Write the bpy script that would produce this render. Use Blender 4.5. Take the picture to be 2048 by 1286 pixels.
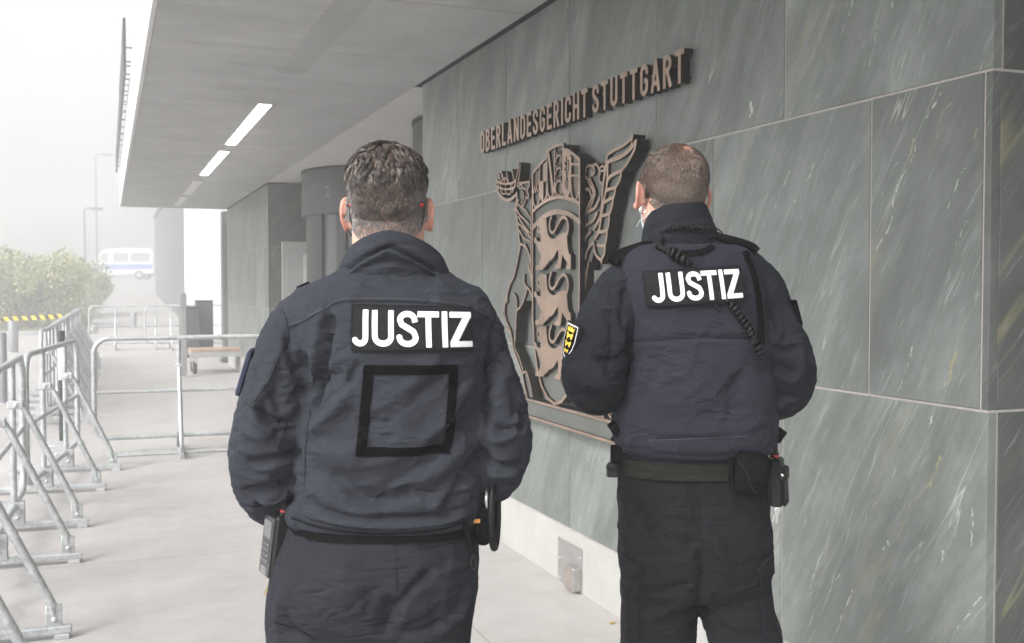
import bpy, math, random
import numpy as np
from mathutils import Vector, Matrix, bvhtree
R = math.radians
for o in list(bpy.data.objects):
    bpy.data.objects.remove(o)
scene = bpy.context.scene
# ---------------------------------------------------------------- camera
CAM_H = 1.52; FPX = 2100.0; PITCH = math.atan(71 / FPX); YAW = R(21.07)
cam_d = bpy.data.cameras.new('camera'); cam = bpy.data.objects.new('camera', cam_d)
scene.collection.objects.link(cam)
cam.location = (0, 0, CAM_H)
cam.rotation_euler = (R(90) - PITCH, 0, -YAW)
cam_d.sensor_width = 36; cam_d.lens = 36 * FPX / 2048
cam_d.clip_start = 0.05; cam_d.clip_end = 600
cam_d.dof.use_dof = True; cam_d.dof.focus_distance = 2.5; cam_d.dof.aperture_fstop = 9.0
scene.camera = cam
# ---------------------------------------------------------------- sky and sun (overcast, foggy morning)
SUN_EL, SUN_AZ = R(38), R(-118)          # azimuth measured from +Y towards +X
world = bpy.data.worlds.new('World'); scene.world = world; world.use_nodes = True
wn = world.node_tree; wn.nodes.clear()
w_out = wn.nodes.new('ShaderNodeOutputWorld'); w_bg = wn.nodes.new('ShaderNodeBackground')
w_sky = wn.nodes.new('ShaderNodeTexSky'); w_sky.sky_type = 'NISHITA'; w_sky.sun_disc = False
w_sky.sun_elevation = SUN_EL; w_sky.sun_rotation = SUN_AZ
w_sky.dust_density = 6.0; w_sky.air_density = 1.0; w_sky.ozone_density = 1.0; w_sky.altitude = 200
w_hs = wn.nodes.new('ShaderNodeHueSaturation'); w_hs.inputs['Saturation'].default_value = 0.10; w_hs.inputs['Value'].default_value = 1.15
wn.links.new(w_sky.outputs[0], w_hs.inputs['Color']); wn.links.new(w_hs.outputs[0], w_bg.inputs[0])
w_bg.inputs[1].default_value = 0.15
wn.links.new(w_bg.outputs[0], w_out.inputs[0])
sun_d = bpy.data.lights.new('sun', 'SUN'); sun_d.energy = 1.3; sun_d.angle = R(18); sun_d.color = (1.0, 0.97, 0.93)
sun = bpy.data.objects.new('sun', sun_d); scene.collection.objects.link(sun)
sd = Vector((math.sin(SUN_AZ) * math.cos(SUN_EL), math.cos(SUN_AZ) * math.cos(SUN_EL), math.sin(SUN_EL)))
sun.rotation_euler = sd.to_track_quat('Z', 'Y').to_euler()
scene.view_settings.view_transform = 'Standard'; scene.view_settings.look = 'None'
scene.view_settings.exposure = 0.87; scene.view_settings.gamma = 1.0
scene.cycles.volume_bounces = 2

# ---------------------------------------------------------------- helpers
C = scene.collection
def tag(o, label=None, cat=None, group=None, kind=None):
    if label: o['label'] = label
    if cat: o['category'] = cat
    if group: o['group'] = group
    if kind: o['kind'] = kind
    return o
def link(o, parent=None):
    C.objects.link(o)
    if parent is not None: o.parent = parent
    return o
def empty(name, loc, rz=0, **k):
    o = bpy.data.objects.new(name, None); o.location = loc; o.rotation_euler = (0, 0, rz); o.empty_display_size = 0.1
    link(o); return tag(o, **k)
def mesh_np(name, v, f, mat=None, parent=None, smooth=False, mats=None, midx=None):
    me = bpy.data.meshes.new(name)
    if isinstance(f, np.ndarray):
        v = np.asarray(v, dtype=np.float32)
        n = len(f); k = f.shape[1]
        me.vertices.add(len(v)); me.vertices.foreach_set('co', v.ravel())
        me.loops.add(n * k); me.loops.foreach_set('vertex_index', f.astype(np.int32).ravel())
        me.polygons.add(n); me.polygons.foreach_set('loop_start', np.arange(0, n * k, k, dtype=np.int32))
        me.polygons.foreach_set('loop_total', np.full(n, k, dtype=np.int32))
        me.update(calc_edges=True)
    else:
        me.from_pydata([tuple(map(float, p)) for p in v], [], [tuple(map(int, q)) for q in f])
    if smooth:
        me.polygons.foreach_set('use_smooth', np.ones(len(me.polygons), dtype=bool))
    if mats:
        for m in mats: me.materials.append(m)
        if midx is not None: me.polygons.foreach_set('material_index', np.asarray(midx, dtype=np.int32))
    elif mat: me.materials.append(mat)
    me.update()
    o = bpy.data.objects.new(name, me)
    return link(o, parent)
class MB:
    def __init__(s): s.v = []; s.f = []
    def add(s, v, f):
        b = len(s.v); s.v += [tuple(p) for p in v]; s.f += [tuple(i + b for i in q) for q in f]; return s
    def box(s, x0, x1, y0, y1, z0, z1, bev=0.0, M=None):
        if bev <= 0:
            v = [(x, y, z) for x in (x0, x1) for y in (y0, y1) for z in (z0, z1)]
            f = [(0, 1, 3, 2), (4, 6, 7, 5), (0, 4, 5, 1), (2, 3, 7, 6), (0, 2, 6, 4), (1, 5, 7, 3)]
        else:
            v = []; f = []; idx = {}
            X = (x0, x1); Y = (y0, y1); Z = (z0, z1); b = bev
            for i in (0, 1):
                for j in (0, 1):
                    for k in (0, 1):
                        sx, sy, sz = (1 - 2 * i), (1 - 2 * j), (1 - 2 * k)
                        for a in range(3):
                            p = [X[i] + sx * b, Y[j] + sy * b, Z[k] + sz * b]
                            p[a] = (X[i], Y[j], Z[k])[a]
                            idx[i, j, k, a] = len(v); v.append(tuple(p))
            for i in (0, 1):
                q = [idx[i, 0, 0, 0], idx[i, 0, 1, 0], idx[i, 1, 1, 0], idx[i, 1, 0, 0]]; f.append(q if i == 0 else q[::-1])
                q = [idx[0, i, 0, 1], idx[1, i, 0, 1], idx[1, i, 1, 1], idx[0, i, 1, 1]]; f.append(q if i == 0 else q[::-1])
                q = [idx[0, 0, i, 2], idx[0, 1, i, 2], idx[1, 1, i, 2], idx[1, 0, i, 2]]; f.append(q if i == 0 else q[::-1])
            for i in (0, 1):
                for j in (0, 1):
                    q = [idx[i, j, 0, 0], idx[i, j, 1, 0], idx[i, j, 1, 1], idx[i, j, 0, 1]]; f.append(q if i != j else q[::-1])
                    q = [idx[i, 0, j, 0], idx[i, 1, j, 0], idx[i, 1, j, 2], idx[i, 0, j, 2]]; f.append(q if i == j else q[::-1])
                    q = [idx[0, i, j, 1], idx[1, i, j, 1], idx[1, i, j, 2], idx[0, i, j, 2]]; f.append(q if i != j else q[::-1])
                    for k in (0, 1):
                        q = [idx[i, j, k, 0], idx[i, j, k, 1], idx[i, j, k, 2]]; f.append(q if (i + j + k) % 2 == 1 else q[::-1])
        if M is not None: v = [tuple(M @ Vector(p)) for p in v]
        return s.add(v, f)
    def tube(s, pts, r, n=10, caps=True, flat=1.0):
        v, f = tube_np(pts, r, n, caps); return s.add(v, f)
    def prism(s, poly, z0, z1, M=None):
        n = len(poly)
        v = [(p[0], p[1], z0) for p in poly] + [(p[0], p[1], z1) for p in poly]
        f = [tuple(range(n))[::-1], tuple(range(n, 2 * n))] + [(i, (i + 1) % n, n + (i + 1) % n, n + i) for i in range(n)]
        if M is not None: v = [tuple(M @ Vector(p)) for p in v]
        return s.add(v, f)
    def build(s, name, mat, parent=None, smooth=False):
        o = mesh_np(name, s.v, s.f, mat, parent)
        if smooth: shade(o)
        return o
def shade(o, ang=40):
    me = o.data
    me.polygons.foreach_set('use_smooth', np.ones(len(me.polygons), dtype=bool))
    try: me.set_sharp_from_angle(angle=R(ang))
    except Exception: pass
def tube_np(pts, r, n=10, caps=True, closed=False):
    P = np.asarray(pts, float); m = len(P)
    r = np.broadcast_to(np.asarray(r, float), (m,))
    T = np.zeros_like(P); T[1:-1] = P[2:] - P[:-2]; T[0] = P[1] - P[0]; T[-1] = P[-1] - P[-2]
    if closed: T[0] = P[1] - P[-1]; T[-1] = P[0] - P[-2]
    T /= np.linalg.norm(T, axis=1)[:, None] + 1e-12
    up = np.array([0, 0, 1.]) if abs(T[0][2]) < 0.9 else np.array([1., 0, 0])
    N = np.cross(T[0], up); N /= np.linalg.norm(N)
    v = []
    for i in range(m):
        N = N - T[i] * N.dot(T[i]); N /= np.linalg.norm(N) + 1e-12
        B = np.cross(T[i], N)
        a = np.arange(n) * 2 * math.pi / n
        v.append(P[i] + r[i] * (np.cos(a)[:, None] * N + np.sin(a)[:, None] * B))
    v = np.concatenate(v)
    f = []
    for i in range(m if closed else m - 1):
        i2 = (i + 1) % m
        for j in range(n):
            f.append((i * n + j, i * n + (j + 1) % n, i2 * n + (j + 1) % n, i2 * n + j))
    if caps and not closed:
        f.append(tuple(range(n))[::-1]); f.append(tuple((m - 1) * n + j for j in range(n)))
    return v, f
def catmull(pts, sub=6, closed=False):
    P = np.asarray(pts, float); n = len(P)
    if n < 3: 
        t = np.linspace(0, 1, sub + 1)[:, None]; return P[0] * (1 - t) + P[-1] * t
    out = []
    rng = range(n) if closed else range(n - 1)
    for i in rng:
        if closed: a, b, c, d = P[(i - 1) % n], P[i], P[(i + 1) % n], P[(i + 2) % n]
        else:
            a = P[i - 1] if i > 0 else 2 * P[0] - P[1]; b = P[i]; c = P[i + 1]
            d = P[i + 2] if i + 2 < n else 2 * P[-1] - P[-2]
        for k in range(sub):
            t = k / sub
            out.append(0.5 * ((2 * b) + (-a + c) * t + (2 * a - 5 * b + 4 * c - d) * t * t + (-a + 3 * b - 3 * c + d) * t ** 3))
    if not closed: out.append(P[-1])
    return np.array(out)
def loft(rings, n=48, caps=True):
    """rings: (cx, cy, cz, rx, ry_back, ry_front, exponent)"""
    v = []; a = np.arange(n) * 2 * math.pi / n
    for (cx, cy, cz, rx, rb, rf, e) in rings:
        c, s = np.cos(a), np.sin(a)
        x = np.sign(c) * np.abs(c) ** (2 / e) * rx
        y = np.sign(s) * np.abs(s) ** (2 / e); y = np.where(y < 0, y * rb, y * rf)
        v.append(np.stack([cx + x, cy + y, np.full(n, cz)], 1))
    m = len(rings); v = np.concatenate(v)
    f = [(i * n + j, i * n + (j + 1) % n, (i + 1) * n + (j + 1) % n, (i + 1) * n + j) for i in range(m - 1) for j in range(n)]
    if caps: f.append(tuple(range(n))[::-1]); f.append(tuple((m - 1) * n + j for j in range(n)))
    return v, f
def resample(keys, m, sub=6):
    """smooth the rows of a key table with catmull-rom"""
    return [tuple(r) for r in catmull(np.array(keys, float), sub)]
def ellipsoid(c, r, rot=None, nu=24, nv=16, e=1.0):
    v = []; f = []
    for i in range(nv + 1):
        th = math.pi * i / nv
        for j in range(nu):
            ph = 2 * math.pi * j / nu
            v.append([r[0] * math.sin(th) * math.cos(ph), r[1] * math.sin(th) * math.sin(ph), r[2] * math.cos(th)])
    v = np.array(v)
    if rot is not None: v = v @ np.array(Matrix(rot) if not isinstance(rot, Matrix) else rot).T
    v += np.array(c)
    for i in range(nv):
        for j in range(nu):
            a, b, c2, d = i * nu + j, (i + 1) * nu + j, (i + 1) * nu + (j + 1) % nu, i * nu + (j + 1) % nu
            if i == 0: f.append((a, b, c2))
            elif i == nv - 1: f.append((a, b, d))
            else: f.append((a, b, c2, d))
    return v, f
def rotm(ax, deg): return np.array(Matrix.Rotation(R(deg), 3, ax))
def remesh(parts, voxel, smooth_it=3):
    mb = MB()
    for v, f in parts: mb.add(v, f)
    me = bpy.data.meshes.new('tmp'); me.from_pydata([tuple(map(float, p)) for p in mb.v], [], mb.f)
    o = bpy.data.objects.new('tmp', me); C.objects.link(o)
    m = o.modifiers.new('r', 'REMESH'); m.mode = 'VOXEL'; m.voxel_size = voxel; m.adaptivity = 0
    dg = bpy.context.evaluated_depsgraph_get(); dg.update()
    e = o.evaluated_get(dg); r = e.to_mesh()
    n = len(r.vertices); V = np.empty(n * 3, np.float32); r.vertices.foreach_get('co', V); V = V.reshape(-1, 3).astype(float)
    k = len(r.polygons); L = np.empty(k, np.int32); r.polygons.foreach_get('loop_total', L)
    I = np.empty(len(r.loops), np.int32); r.loops.foreach_get('vertex_index', I)
    assert (L == 4).all()
    F = I.reshape(-1, 4).copy()
    e.to_mesh_clear(); bpy.data.objects.remove(o); bpy.data.meshes.remove(me)
    return lap(V, F, smooth_it), F
def lap(V, F, it, w=0.6, mask=None):
    n = len(V)
    E = np.concatenate([F[:, [i, (i + 1) % F.shape[1]]] for i in range(F.shape[1])])
    deg = np.bincount(E[:, 0], minlength=n) + np.bincount(E[:, 1], minlength=n); deg = np.maximum(deg, 1)
    for _ in range(it):
        S = np.stack([np.bincount(E[:, 0], weights=V[E[:, 1], k], minlength=n) + np.bincount(E[:, 1], weights=V[E[:, 0], k], minlength=n) for k in range(3)], 1)
        D = (S / deg[:, None] - V) * w
        if mask is not None: D *= mask[:, None]
        V = V + D
    return V
def normals(V, F):
    a, b, c, d = (V[F[:, i]] for i in range(4))
    fn = np.cross(c - a, d - b); N = np.zeros_like(V)
    for i in range(4):
        for k in range(3): N[:, k] += np.bincount(F[:, i], weights=fn[:, k], minlength=len(V))
    return N / (np.linalg.norm(N, axis=1)[:, None] + 1e-12)
def keep(V, F, mask):
    """drop faces with any vertex outside mask"""
    fm = mask[F].all(axis=1); F = F[fm]
    u, inv = np.unique(F, return_inverse=True)
    return V[u], inv.reshape(F.shape)
# gradient noise
_rng = np.random.RandomState(7); _perm = _rng.permutation(256); _perm = np.concatenate([_perm, _perm, _perm])
_g = _rng.normal(size=(256, 3)); _g /= np.linalg.norm(_g, axis=1)[:, None]
def noise(P):
    P = np.asarray(P, float); i = np.floor(P).astype(int); f = P - i; i &= 255
    u = f * f * f * (f * (f * 6 - 15) + 10); out = 0
    for dx in (0, 1):
        for dy in (0, 1):
            for dz in (0, 1):
                h = _perm[_perm[_perm[(i[:, 0] + dx) & 255] + ((i[:, 1] + dy) & 255)] + ((i[:, 2] + dz) & 255)]
                g = _g[h]; w = (u[:, 0] if dx else 1 - u[:, 0]) * (u[:, 1] if dy else 1 - u[:, 1]) * (u[:, 2] if dz else 1 - u[:, 2])
                out = out + w * ((f - [dx, dy, dz]) * g).sum(1)
    return out * 1.6

# ---- flat shapes with holes: signed distance on a grid, cut out and given a thickness
class Plate:
    def __init__(s, x0, x1, y0, y1, cell):
        s.x0, s.y0, s.c = x0, y0, cell
        s.nx = int((x1 - x0) / cell) + 2; s.ny = int((y1 - y0) / cell) + 2
        s.X, s.Y = np.meshgrid(x0 + np.arange(s.nx) * cell, y0 + np.arange(s.ny) * cell, indexing='ij')
        s.D = np.full((s.nx, s.ny), 1.0)
    def win(s, a, b, pad):
        i0 = max(0, int((a[0] - pad - s.x0) / s.c)); i1 = min(s.nx, int((b[0] + pad - s.x0) / s.c) + 2)
        j0 = max(0, int((a[1] - pad - s.y0) / s.c)); j1 = min(s.ny, int((b[1] + pad - s.y0) / s.c) + 2)
        return slice(i0, max(i0, i1)), slice(j0, max(j0, j1))
    def op(s, w, d, cut):
        s.D[w] = np.maximum(s.D[w], -d) if cut else np.minimum(s.D[w], d)
    def stroke(s, pts, r, smooth=0, butt=False, cut=False, r2=None, closed=False):
        P = catmull(pts, smooth, closed) if smooth else np.asarray(pts, float)
        if closed: P = np.vstack([P, P[:1]])
        r2 = r if r2 is None else r2; n = len(P) - 1
        L = np.concatenate([[0], np.cumsum(np.linalg.norm(np.diff(P, axis=0), axis=1))]); L /= L[-1] + 1e-9
        w = s.win(P.min(0), P.max(0), max(r, r2) * 2 + 3 * s.c); X, Y = s.X[w], s.Y[w]
        best = np.full(X.shape, 9.0)
        for i in range(n):
            a, b = P[i], P[i + 1]; e = b - a; l2 = e @ e + 1e-12
            t0 = ((X - a[0]) * e[0] + (Y - a[1]) * e[1]) / l2; t = np.clip(t0, 0, 1)
            rr = r + (r2 - r) * (L[i] + (L[i + 1] - L[i]) * t)
            d = np.hypot(X - a[0] - t * e[0], Y - a[1] - t * e[1]) - rr
            if butt:
                l = math.sqrt(l2)
                if i == 0: d = np.where(t0 < 0, np.maximum(d, -t0 * l), d)
                if i == n - 1: d = np.where(t0 > 1, np.maximum(d, (t0 - 1) * l), d)
            best = np.minimum(best, d)
        s.op(w, best, cut); return s
    def poly(s, pts, smooth=0, cut=False):
        P = catmull(pts, smooth, True) if smooth else np.asarray(pts, float)
        w = s.win(P.min(0), P.max(0), 3 * s.c); X, Y = s.X[w], s.Y[w]
        d = np.full(X.shape, 9.0); ins = np.zeros(X.shape, bool)
        for i in range(len(P)):
            a, b = P[i], P[(i + 1) % len(P)]; e = b - a; l2 = e @ e + 1e-12
            t = np.clip(((X - a[0]) * e[0] + (Y - a[1]) * e[1]) / l2, 0, 1)
            d = np.minimum(d, np.hypot(X - a[0] - t * e[0], Y - a[1] - t * e[1]))
            c = ((a[1] > Y) != (b[1] > Y)) & (X < (b[0] - a[0]) * (Y - a[1]) / (b[1] - a[1] + 1e-15) + a[0])
            ins ^= c
        s.op(w, np.where(ins, -d, d), cut); return s
    def mesh(s, h0, h1, back=True):
        """returns verts (u, v, h) and faces; front at h1"""
        D = s.D.copy(); D[np.abs(D) < 1e-7] = -1e-7
        D[0, :] = D[-1, :] = 1; D[:, 0] = D[:, -1] = 1
        ins = D < 0; any_ = ins[:-1, :-1] | ins[1:, :-1] | ins[1:, 1:] | ins[:-1, 1:]
        vid = {}; V = []; F = []; side = []
        def node(i, j):
            k = (i, j)
            if k not in vid: vid[k] = len(V); V.append((s.x0 + i * s.c, s.y0 + j * s.c))
            return vid[k]
        def cross(i, j, i2, j2):
            k = (i, j, i2, j2) if (i, j) < (i2, j2) else (i2, j2, i, j)
            if k not in vid:
                a, b = D[k[0], k[1]], D[k[2], k[3]]; t = min(0.98, max(0.02, a / (a - b)))
                vid[k] = len(V); V.append((s.x0 + (k[0] + t * (k[2] - k[0])) * s.c, s.y0 + (k[1] + t * (k[3] - k[1])) * s.c))
            return vid[k]
        for i, j in zip(*np.nonzero(any_)):
            c = ((i, j), (i + 1, j), (i + 1, j + 1), (i, j + 1)); poly = []; out = None; seg = []
            for q in range(4):
                a, b = c[q], c[(q + 1) % 4]; ia, ib = ins[a], ins[b]
                if ia: poly.append(node(*a))
                if ia != ib:
                    x = cross(*a, *b); poly.append(x); seg.append((x, ia))
            if len(poly) >= 3: F.append(poly)
            if len(seg) == 2:
                ex = [x for x, o_ in seg if o_][0]; en = [x for x, o_ in seg if not o_][0]; side.append((ex, en))
            elif len(seg) == 4:
                k0 = 0 if seg[0][1] else 1
                side.append((seg[k0][0], seg[(k0 + 1) % 4][0])); side.append((seg[(k0 + 2) % 4][0], seg[(k0 + 3) % 4][0]))
        n = len(V); V = np.array(V) if n else np.zeros((0, 2))
        if h0 is None: return V, F
        v3 = np.vstack([np.c_[V, np.full(n, h1)], np.c_[V, np.full(n, h0)]])
        faces = list(F) + ([[x + n for x in q[::-1]] for q in F] if back else []) + [(a, a + n, b + n, b) for a, b in side]
        return v3, faces
def wall_map(v, face_x, y0=0.0):
    """plate coordinates (u to the right seen from the street, v up, h out of the wall) -> world, on a wall facing -X"""
    v = np.asarray(v); return np.c_[face_x - v[:, 2], y0 - v[:, 0], v[:, 1]]

# ---------------------------------------------------------------- materials
def newmat(name):
    m = bpy.data.materials.new(name); m.use_nodes = True; nt = m.node_tree
    return m, nt, nt.nodes['Principled BSDF']
def N(nt, t, **k):
    n = nt.nodes.new(t)
    for a, b in k.items():
        if a in n.inputs.keys() if isinstance(a, str) else False: n.inputs[a].default_value = b
        else: setattr(n, a, b)
    return n
def setin(n, **k):
    for a, b in k.items(): n.inputs[a.replace('_', ' ')].default_value = b
def math_(nt, op, a, b=None, clamp=False):
    n = nt.nodes.new('ShaderNodeMath'); n.operation = op; n.use_clamp = clamp
    for i, x in enumerate((a, b)):
        if x is None: continue
        if isinstance(x, (int, float)): n.inputs[i].default_value = x
        else: nt.links.new(x, n.inputs[i])
    return n.outputs[0]
def mixc(nt, fac, a, b, bt='MIX'):
    n = nt.nodes.new('ShaderNodeMix'); n.data_type = 'RGBA'; n.blend_type = bt
    for i, x in ((0, fac), (6, a), (7, b)):
        if isinstance(x, (int, float)): n.inputs[i].default_value = x
        elif isinstance(x, tuple): n.inputs[i].default_value = (x[0], x[1], x[2], 1)
        else: nt.links.new(x, n.inputs[i])
    return n.outputs[2]
def ramp(nt, fac, stops):
    n = nt.nodes.new('ShaderNodeValToRGB'); nt.links.new(fac, n.inputs[0]); e = n.color_ramp.elements
    while len(e) < len(stops): e.new(0.5)
    for i, (p, c) in enumerate(stops):
        e[i].position = p; e[i].color = (c, c, c, 1) if isinstance(c, (int, float)) else (c[0], c[1], c[2], 1)
    return n.outputs[0]
def noise_n(nt, vec, scale, detail=3, rough=0.5, dist=0.0):
    n = nt.nodes.new('ShaderNodeTexNoise'); setin(n, Scale=scale, Detail=detail, Roughness=rough, Distortion=dist)
    nt.links.new(vec, n.inputs['Vector']); return n.outputs[0]
def coords(nt, scale=(1, 1, 1), rot=(0, 0, 0), loc=(0, 0, 0), src='Object', add=None):
    t = nt.nodes.new('ShaderNodeTexCoord'); m = nt.nodes.new('ShaderNodeMapping')
    setin(m, Scale=scale, Rotation=rot, Location=loc)
    s = t.outputs[src]
    if add is not None:
        a = nt.nodes.new('ShaderNodeVectorMath'); a.operation = 'ADD'; nt.links.new(s, a.inputs[0]); nt.links.new(add, a.inputs[1]); s = a.outputs[0]
    nt.links.new(s, m.inputs[0]); return m.outputs[0]
def bump(nt, b, h, strength=0.3, dist=0.01):
    n = nt.nodes.new('ShaderNodeBump'); setin(n, Strength=strength, Distance=dist); nt.links.new(h, n.inputs['Height'])
    nt.links.new(n.outputs[0], b.inputs['Normal']); return n
def plain(name, col, rough=0.6, metal=0.0, var=0.12, scale=8.0, bmp=0.0, bscale=60.0, spec=0.5, sheen=0.0, emit=None):
    m, nt, b = newmat(name)
    v = coords(nt); n1 = noise_n(nt, v, scale, 5, 0.6)
    c = mixc(nt, ramp(nt, n1, [(0.3, 0.0), (0.7, 1.0)]), tuple(x * (1 - var) for x in col), tuple(min(1, x * (1 + var)) for x in col))
    nt.links.new(c, b.inputs['Base Color'])
    setin(b, Roughness=rough, Metallic=metal); b.inputs['Specular IOR Level'].default_value = spec
    if sheen: b.inputs['Sheen Weight'].default_value = sheen; b.inputs['Sheen Roughness'].default_value = 0.6
    if bmp: bump(nt, b, noise_n(nt, v, bscale, 4, 0.6), bmp, 0.002)
    if emit: b.inputs['Emission Color'].default_value = (*emit[0], 1); b.inputs['Emission Strength'].default_value = emit[1]
    return m
def fabric(name, col, rough=0.85, sheen=0.12, weave=900.0, strength=0.25, var=0.15):
    m, nt, b = newmat(name); v = coords(nt)
    n1 = noise_n(nt, v, 5, 4, 0.6); n2 = noise_n(nt, v, 260, 3, 0.7)
    c = mixc(nt, ramp(nt, n1, [(0.3, 0.0), (0.7, 1.0)]), tuple(x * (1 - var) for x in col), tuple(x * (1 + var) for x in col))
    c = mixc(nt, math_(nt, 'MULTIPLY', ramp(nt, n2, [(0.42, 0.0), (0.70, 1.0)]), 0.45), c, tuple(x * 1.9 for x in col))
    nt.links.new(c, b.inputs['Base Color']); setin(b, Roughness=rough); b.inputs['Specular IOR Level'].default_value = 0.045 if max(col) > 0.008 else 0.0
    b.inputs['Sheen Weight'].default_value = sheen * (0.22 if max(col) > 0.008 else 0.0); b.inputs['Sheen Roughness'].default_value = 0.5; b.inputs['Sheen Tint'].default_value = (0.6, 0.7, 1.0, 1)
    w1 = nt.nodes.new('ShaderNodeTexWave'); setin(w1, Scale=weave / 6.28, Distortion=0.4); w1.bands_direction = 'Z'; nt.links.new(v, w1.inputs[0])
    w2 = nt.nodes.new('ShaderNodeTexWave'); setin(w2, Scale=weave / 6.28, Distortion=0.4); w2.bands_direction = 'X'; nt.links.new(v, w2.inputs[0])
    h = math_(nt, 'ADD', w1.outputs[1], w2.outputs[1]); h2 = math_(nt, 'ADD', math_(nt, 'MULTIPLY', h, 0.4), math_(nt, 'MULTIPLY', noise_n(nt, v, 55, 4, 0.6), 2.2))
    bump(nt, b, h2, strength, 0.0012)
    # fine set-in creases running over the cloth
    def creases(scale, rot, w, off):
        n_ = noise_n(nt, coords(nt, scale=scale, rot=rot, loc=(off, off, off)), 1.0, 2, 0.5, 0.6)
        d_ = math_(nt, 'ABSOLUTE', math_(nt, 'SUBTRACT', n_, 0.5))
        mk = ramp(nt, noise_n(nt, v, 6 + off, 2, 0.5), [(0.42, 0.0), (0.6, 1.0)])
        return math_(nt, 'MULTIPLY', ramp(nt, math_(nt, 'DIVIDE', d_, w), [(0.0, 0.0), (1.0, 1.0)]), mk)
    cr = math_(nt, 'ADD', creases((6, 6, 16), (0, R(25), 0), 0.10, 1.0), creases((9, 9, 24), (0, R(-32), 0), 0.12, 4.0))
    b2 = nt.nodes.new('ShaderNodeBump'); setin(b2, Strength=0.55, Distance=0.006); nt.links.new(cr, b2.inputs['Height'])
    b1 = b.inputs['Normal'].links[0].from_node; nt.links.new(b2.outputs[0], b1.inputs['Normal'])
    return m
def stone_mat(name, tone=1.0, warm=0.0, yellow=1.0, ang=31.0):
    m, nt, b = newmat(name)
    at = nt.nodes.new('ShaderNodeAttribute'); at.attribute_name = 'slab'
    # object coordinates: fold both walls into (along, height); every slab gets its own piece of stone
    tc = nt.nodes.new('ShaderNodeTexCoord'); sep = nt.nodes.new('ShaderNodeSeparateXYZ'); nt.links.new(tc.outputs['Object'], sep.inputs[0])
    al = math_(nt, 'SUBTRACT', sep.outputs[0], sep.outputs[1])
    cb = nt.nodes.new('ShaderNodeCombineXYZ'); nt.links.new(al, cb.inputs[0]); nt.links.new(sep.outputs[2], cb.inputs[1])
    sl = nt.nodes.new('ShaderNodeSeparateXYZ'); nt.links.new(at.outputs['Vector'], sl.inputs[0])
    nt.links.new(math_(nt, 'MULTIPLY', sl.outputs[0], 17.0), cb.inputs[2])
    # gentle meander of the cleavage direction
    wob = nt.nodes.new('ShaderNodeTexNoise'); setin(wob, Scale=1.6, Detail=2.0); nt.links.new(cb.outputs[0], wob.inputs['Vector'])
    wv = nt.nodes.new('ShaderNodeVectorMath'); wv.operation = 'MULTIPLY_ADD'; nt.links.new(wob.outputs['Color'], wv.inputs[0]); wv.inputs[1].default_value = (0.10, 0.10, 0); nt.links.new(cb.outputs[0], wv.inputs[2])
    def streak(sx, sy, off=0.0):
        rm = nt.nodes.new('ShaderNodeMapping'); rm.inputs['Rotation'].default_value = (0, 0, R(ang)); nt.links.new(wv.outputs[0], rm.inputs[0])
        mp = nt.nodes.new('ShaderNodeMapping'); setin(mp, Scale=(sx, sy, 1.0), Location=(off, off * 1.7, off)); nt.links.new(rm.outputs[0], mp.inputs[0]); return mp.outputs[0]
    broad = noise_n(nt, streak(3.5, 0.8), 1.0, 4, 0.55)
    fine = noise_n(nt, streak(55, 7, 3), 1.0, 5, 0.7)
    med = noise_n(nt, streak(14, 1.6, 9), 1.0, 5, 0.65)
    grain = noise_n(nt, streak(160, 60, 5), 1.0, 2, 0.6)
    c1 = (0.110 * tone + warm, 0.122 * tone + warm * 0.7, 0.114 * tone); c2 = (0.222 * tone + warm, 0.242 * tone + warm * .8, 0.231 * tone)
    t = math_(nt, 'ADD', math_(nt, 'ADD', math_(nt, 'MULTIPLY', broad, 0.45), math_(nt, 'MULTIPLY', med, 0.3)), math_(nt, 'ADD', math_(nt, 'MULTIPLY', fine, 0.17), math_(nt, 'MULTIPLY', grain, 0.08)))
    base = mixc(nt, ramp(nt, t, [(0.39, 0.0), (0.61, 1.0)]), c1, c2)
    mot = ramp(nt, noise_n(nt, streak(7, 3.0, 13), 1.0, 5, 0.7), [(0.42, 1.0), (0.62, 0.0)])
    base = mixc(nt, math_(nt, 'MULTIPLY', mot, 0.42), base, (c1[0] * .72, c1[1] * .74, c1[2] * .72))
    # slab to slab tone
    base = mixc(nt, 1.0, base, ramp(nt, sl.outputs[1], [(0.0, 0.80), (1.0, 1.12)]), 'MULTIPLY')
    def vein(sx, sy, off, width, mask_lo, mask_hi):
        n = noise_n(nt, streak(sx, sy, off), 1.0, 3, 0.55)
        d = math_(nt, 'ABSOLUTE', math_(nt, 'SUBTRACT', n, 0.5))
        l = ramp(nt, math_(nt, 'DIVIDE', d, width), [(0.0, 1.0), (1.0, 0.0)])
        mk = ramp(nt, noise_n(nt, streak(sx * 0.55, sy * 1.1, off + 5), 1.0, 3, 0.6), [(mask_lo, 0.0), (mask_hi, 1.0)])
        return math_(nt, 'MULTIPLY', l, mk)
    base = mixc(nt, math_(nt, 'MULTIPLY', vein(4.5, 0.35, 21, 0.018, 0.52, 0.62), 0.34 * yellow), base, (0.30, 0.29, 0.15))
    base = mixc(nt, math_(nt, 'MULTIPLY', vein(9, 0.55, 33, 0.008, 0.48, 0.62), 0.42), base, (0.42, 0.44, 0.40))
    base = mixc(nt, math_(nt, 'MULTIPLY', vein(6.5, 0.32, 47, 0.005, 0.56, 0.62), 0.4), base, (0.66, 0.67, 0.63))
    base = mixc(nt, math_(nt, 'MULTIPLY', vein(26, 2.2, 71, 0.03, 0.50, 0.64), 0.22), base, (0.45, 0.48, 0.47))
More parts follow.
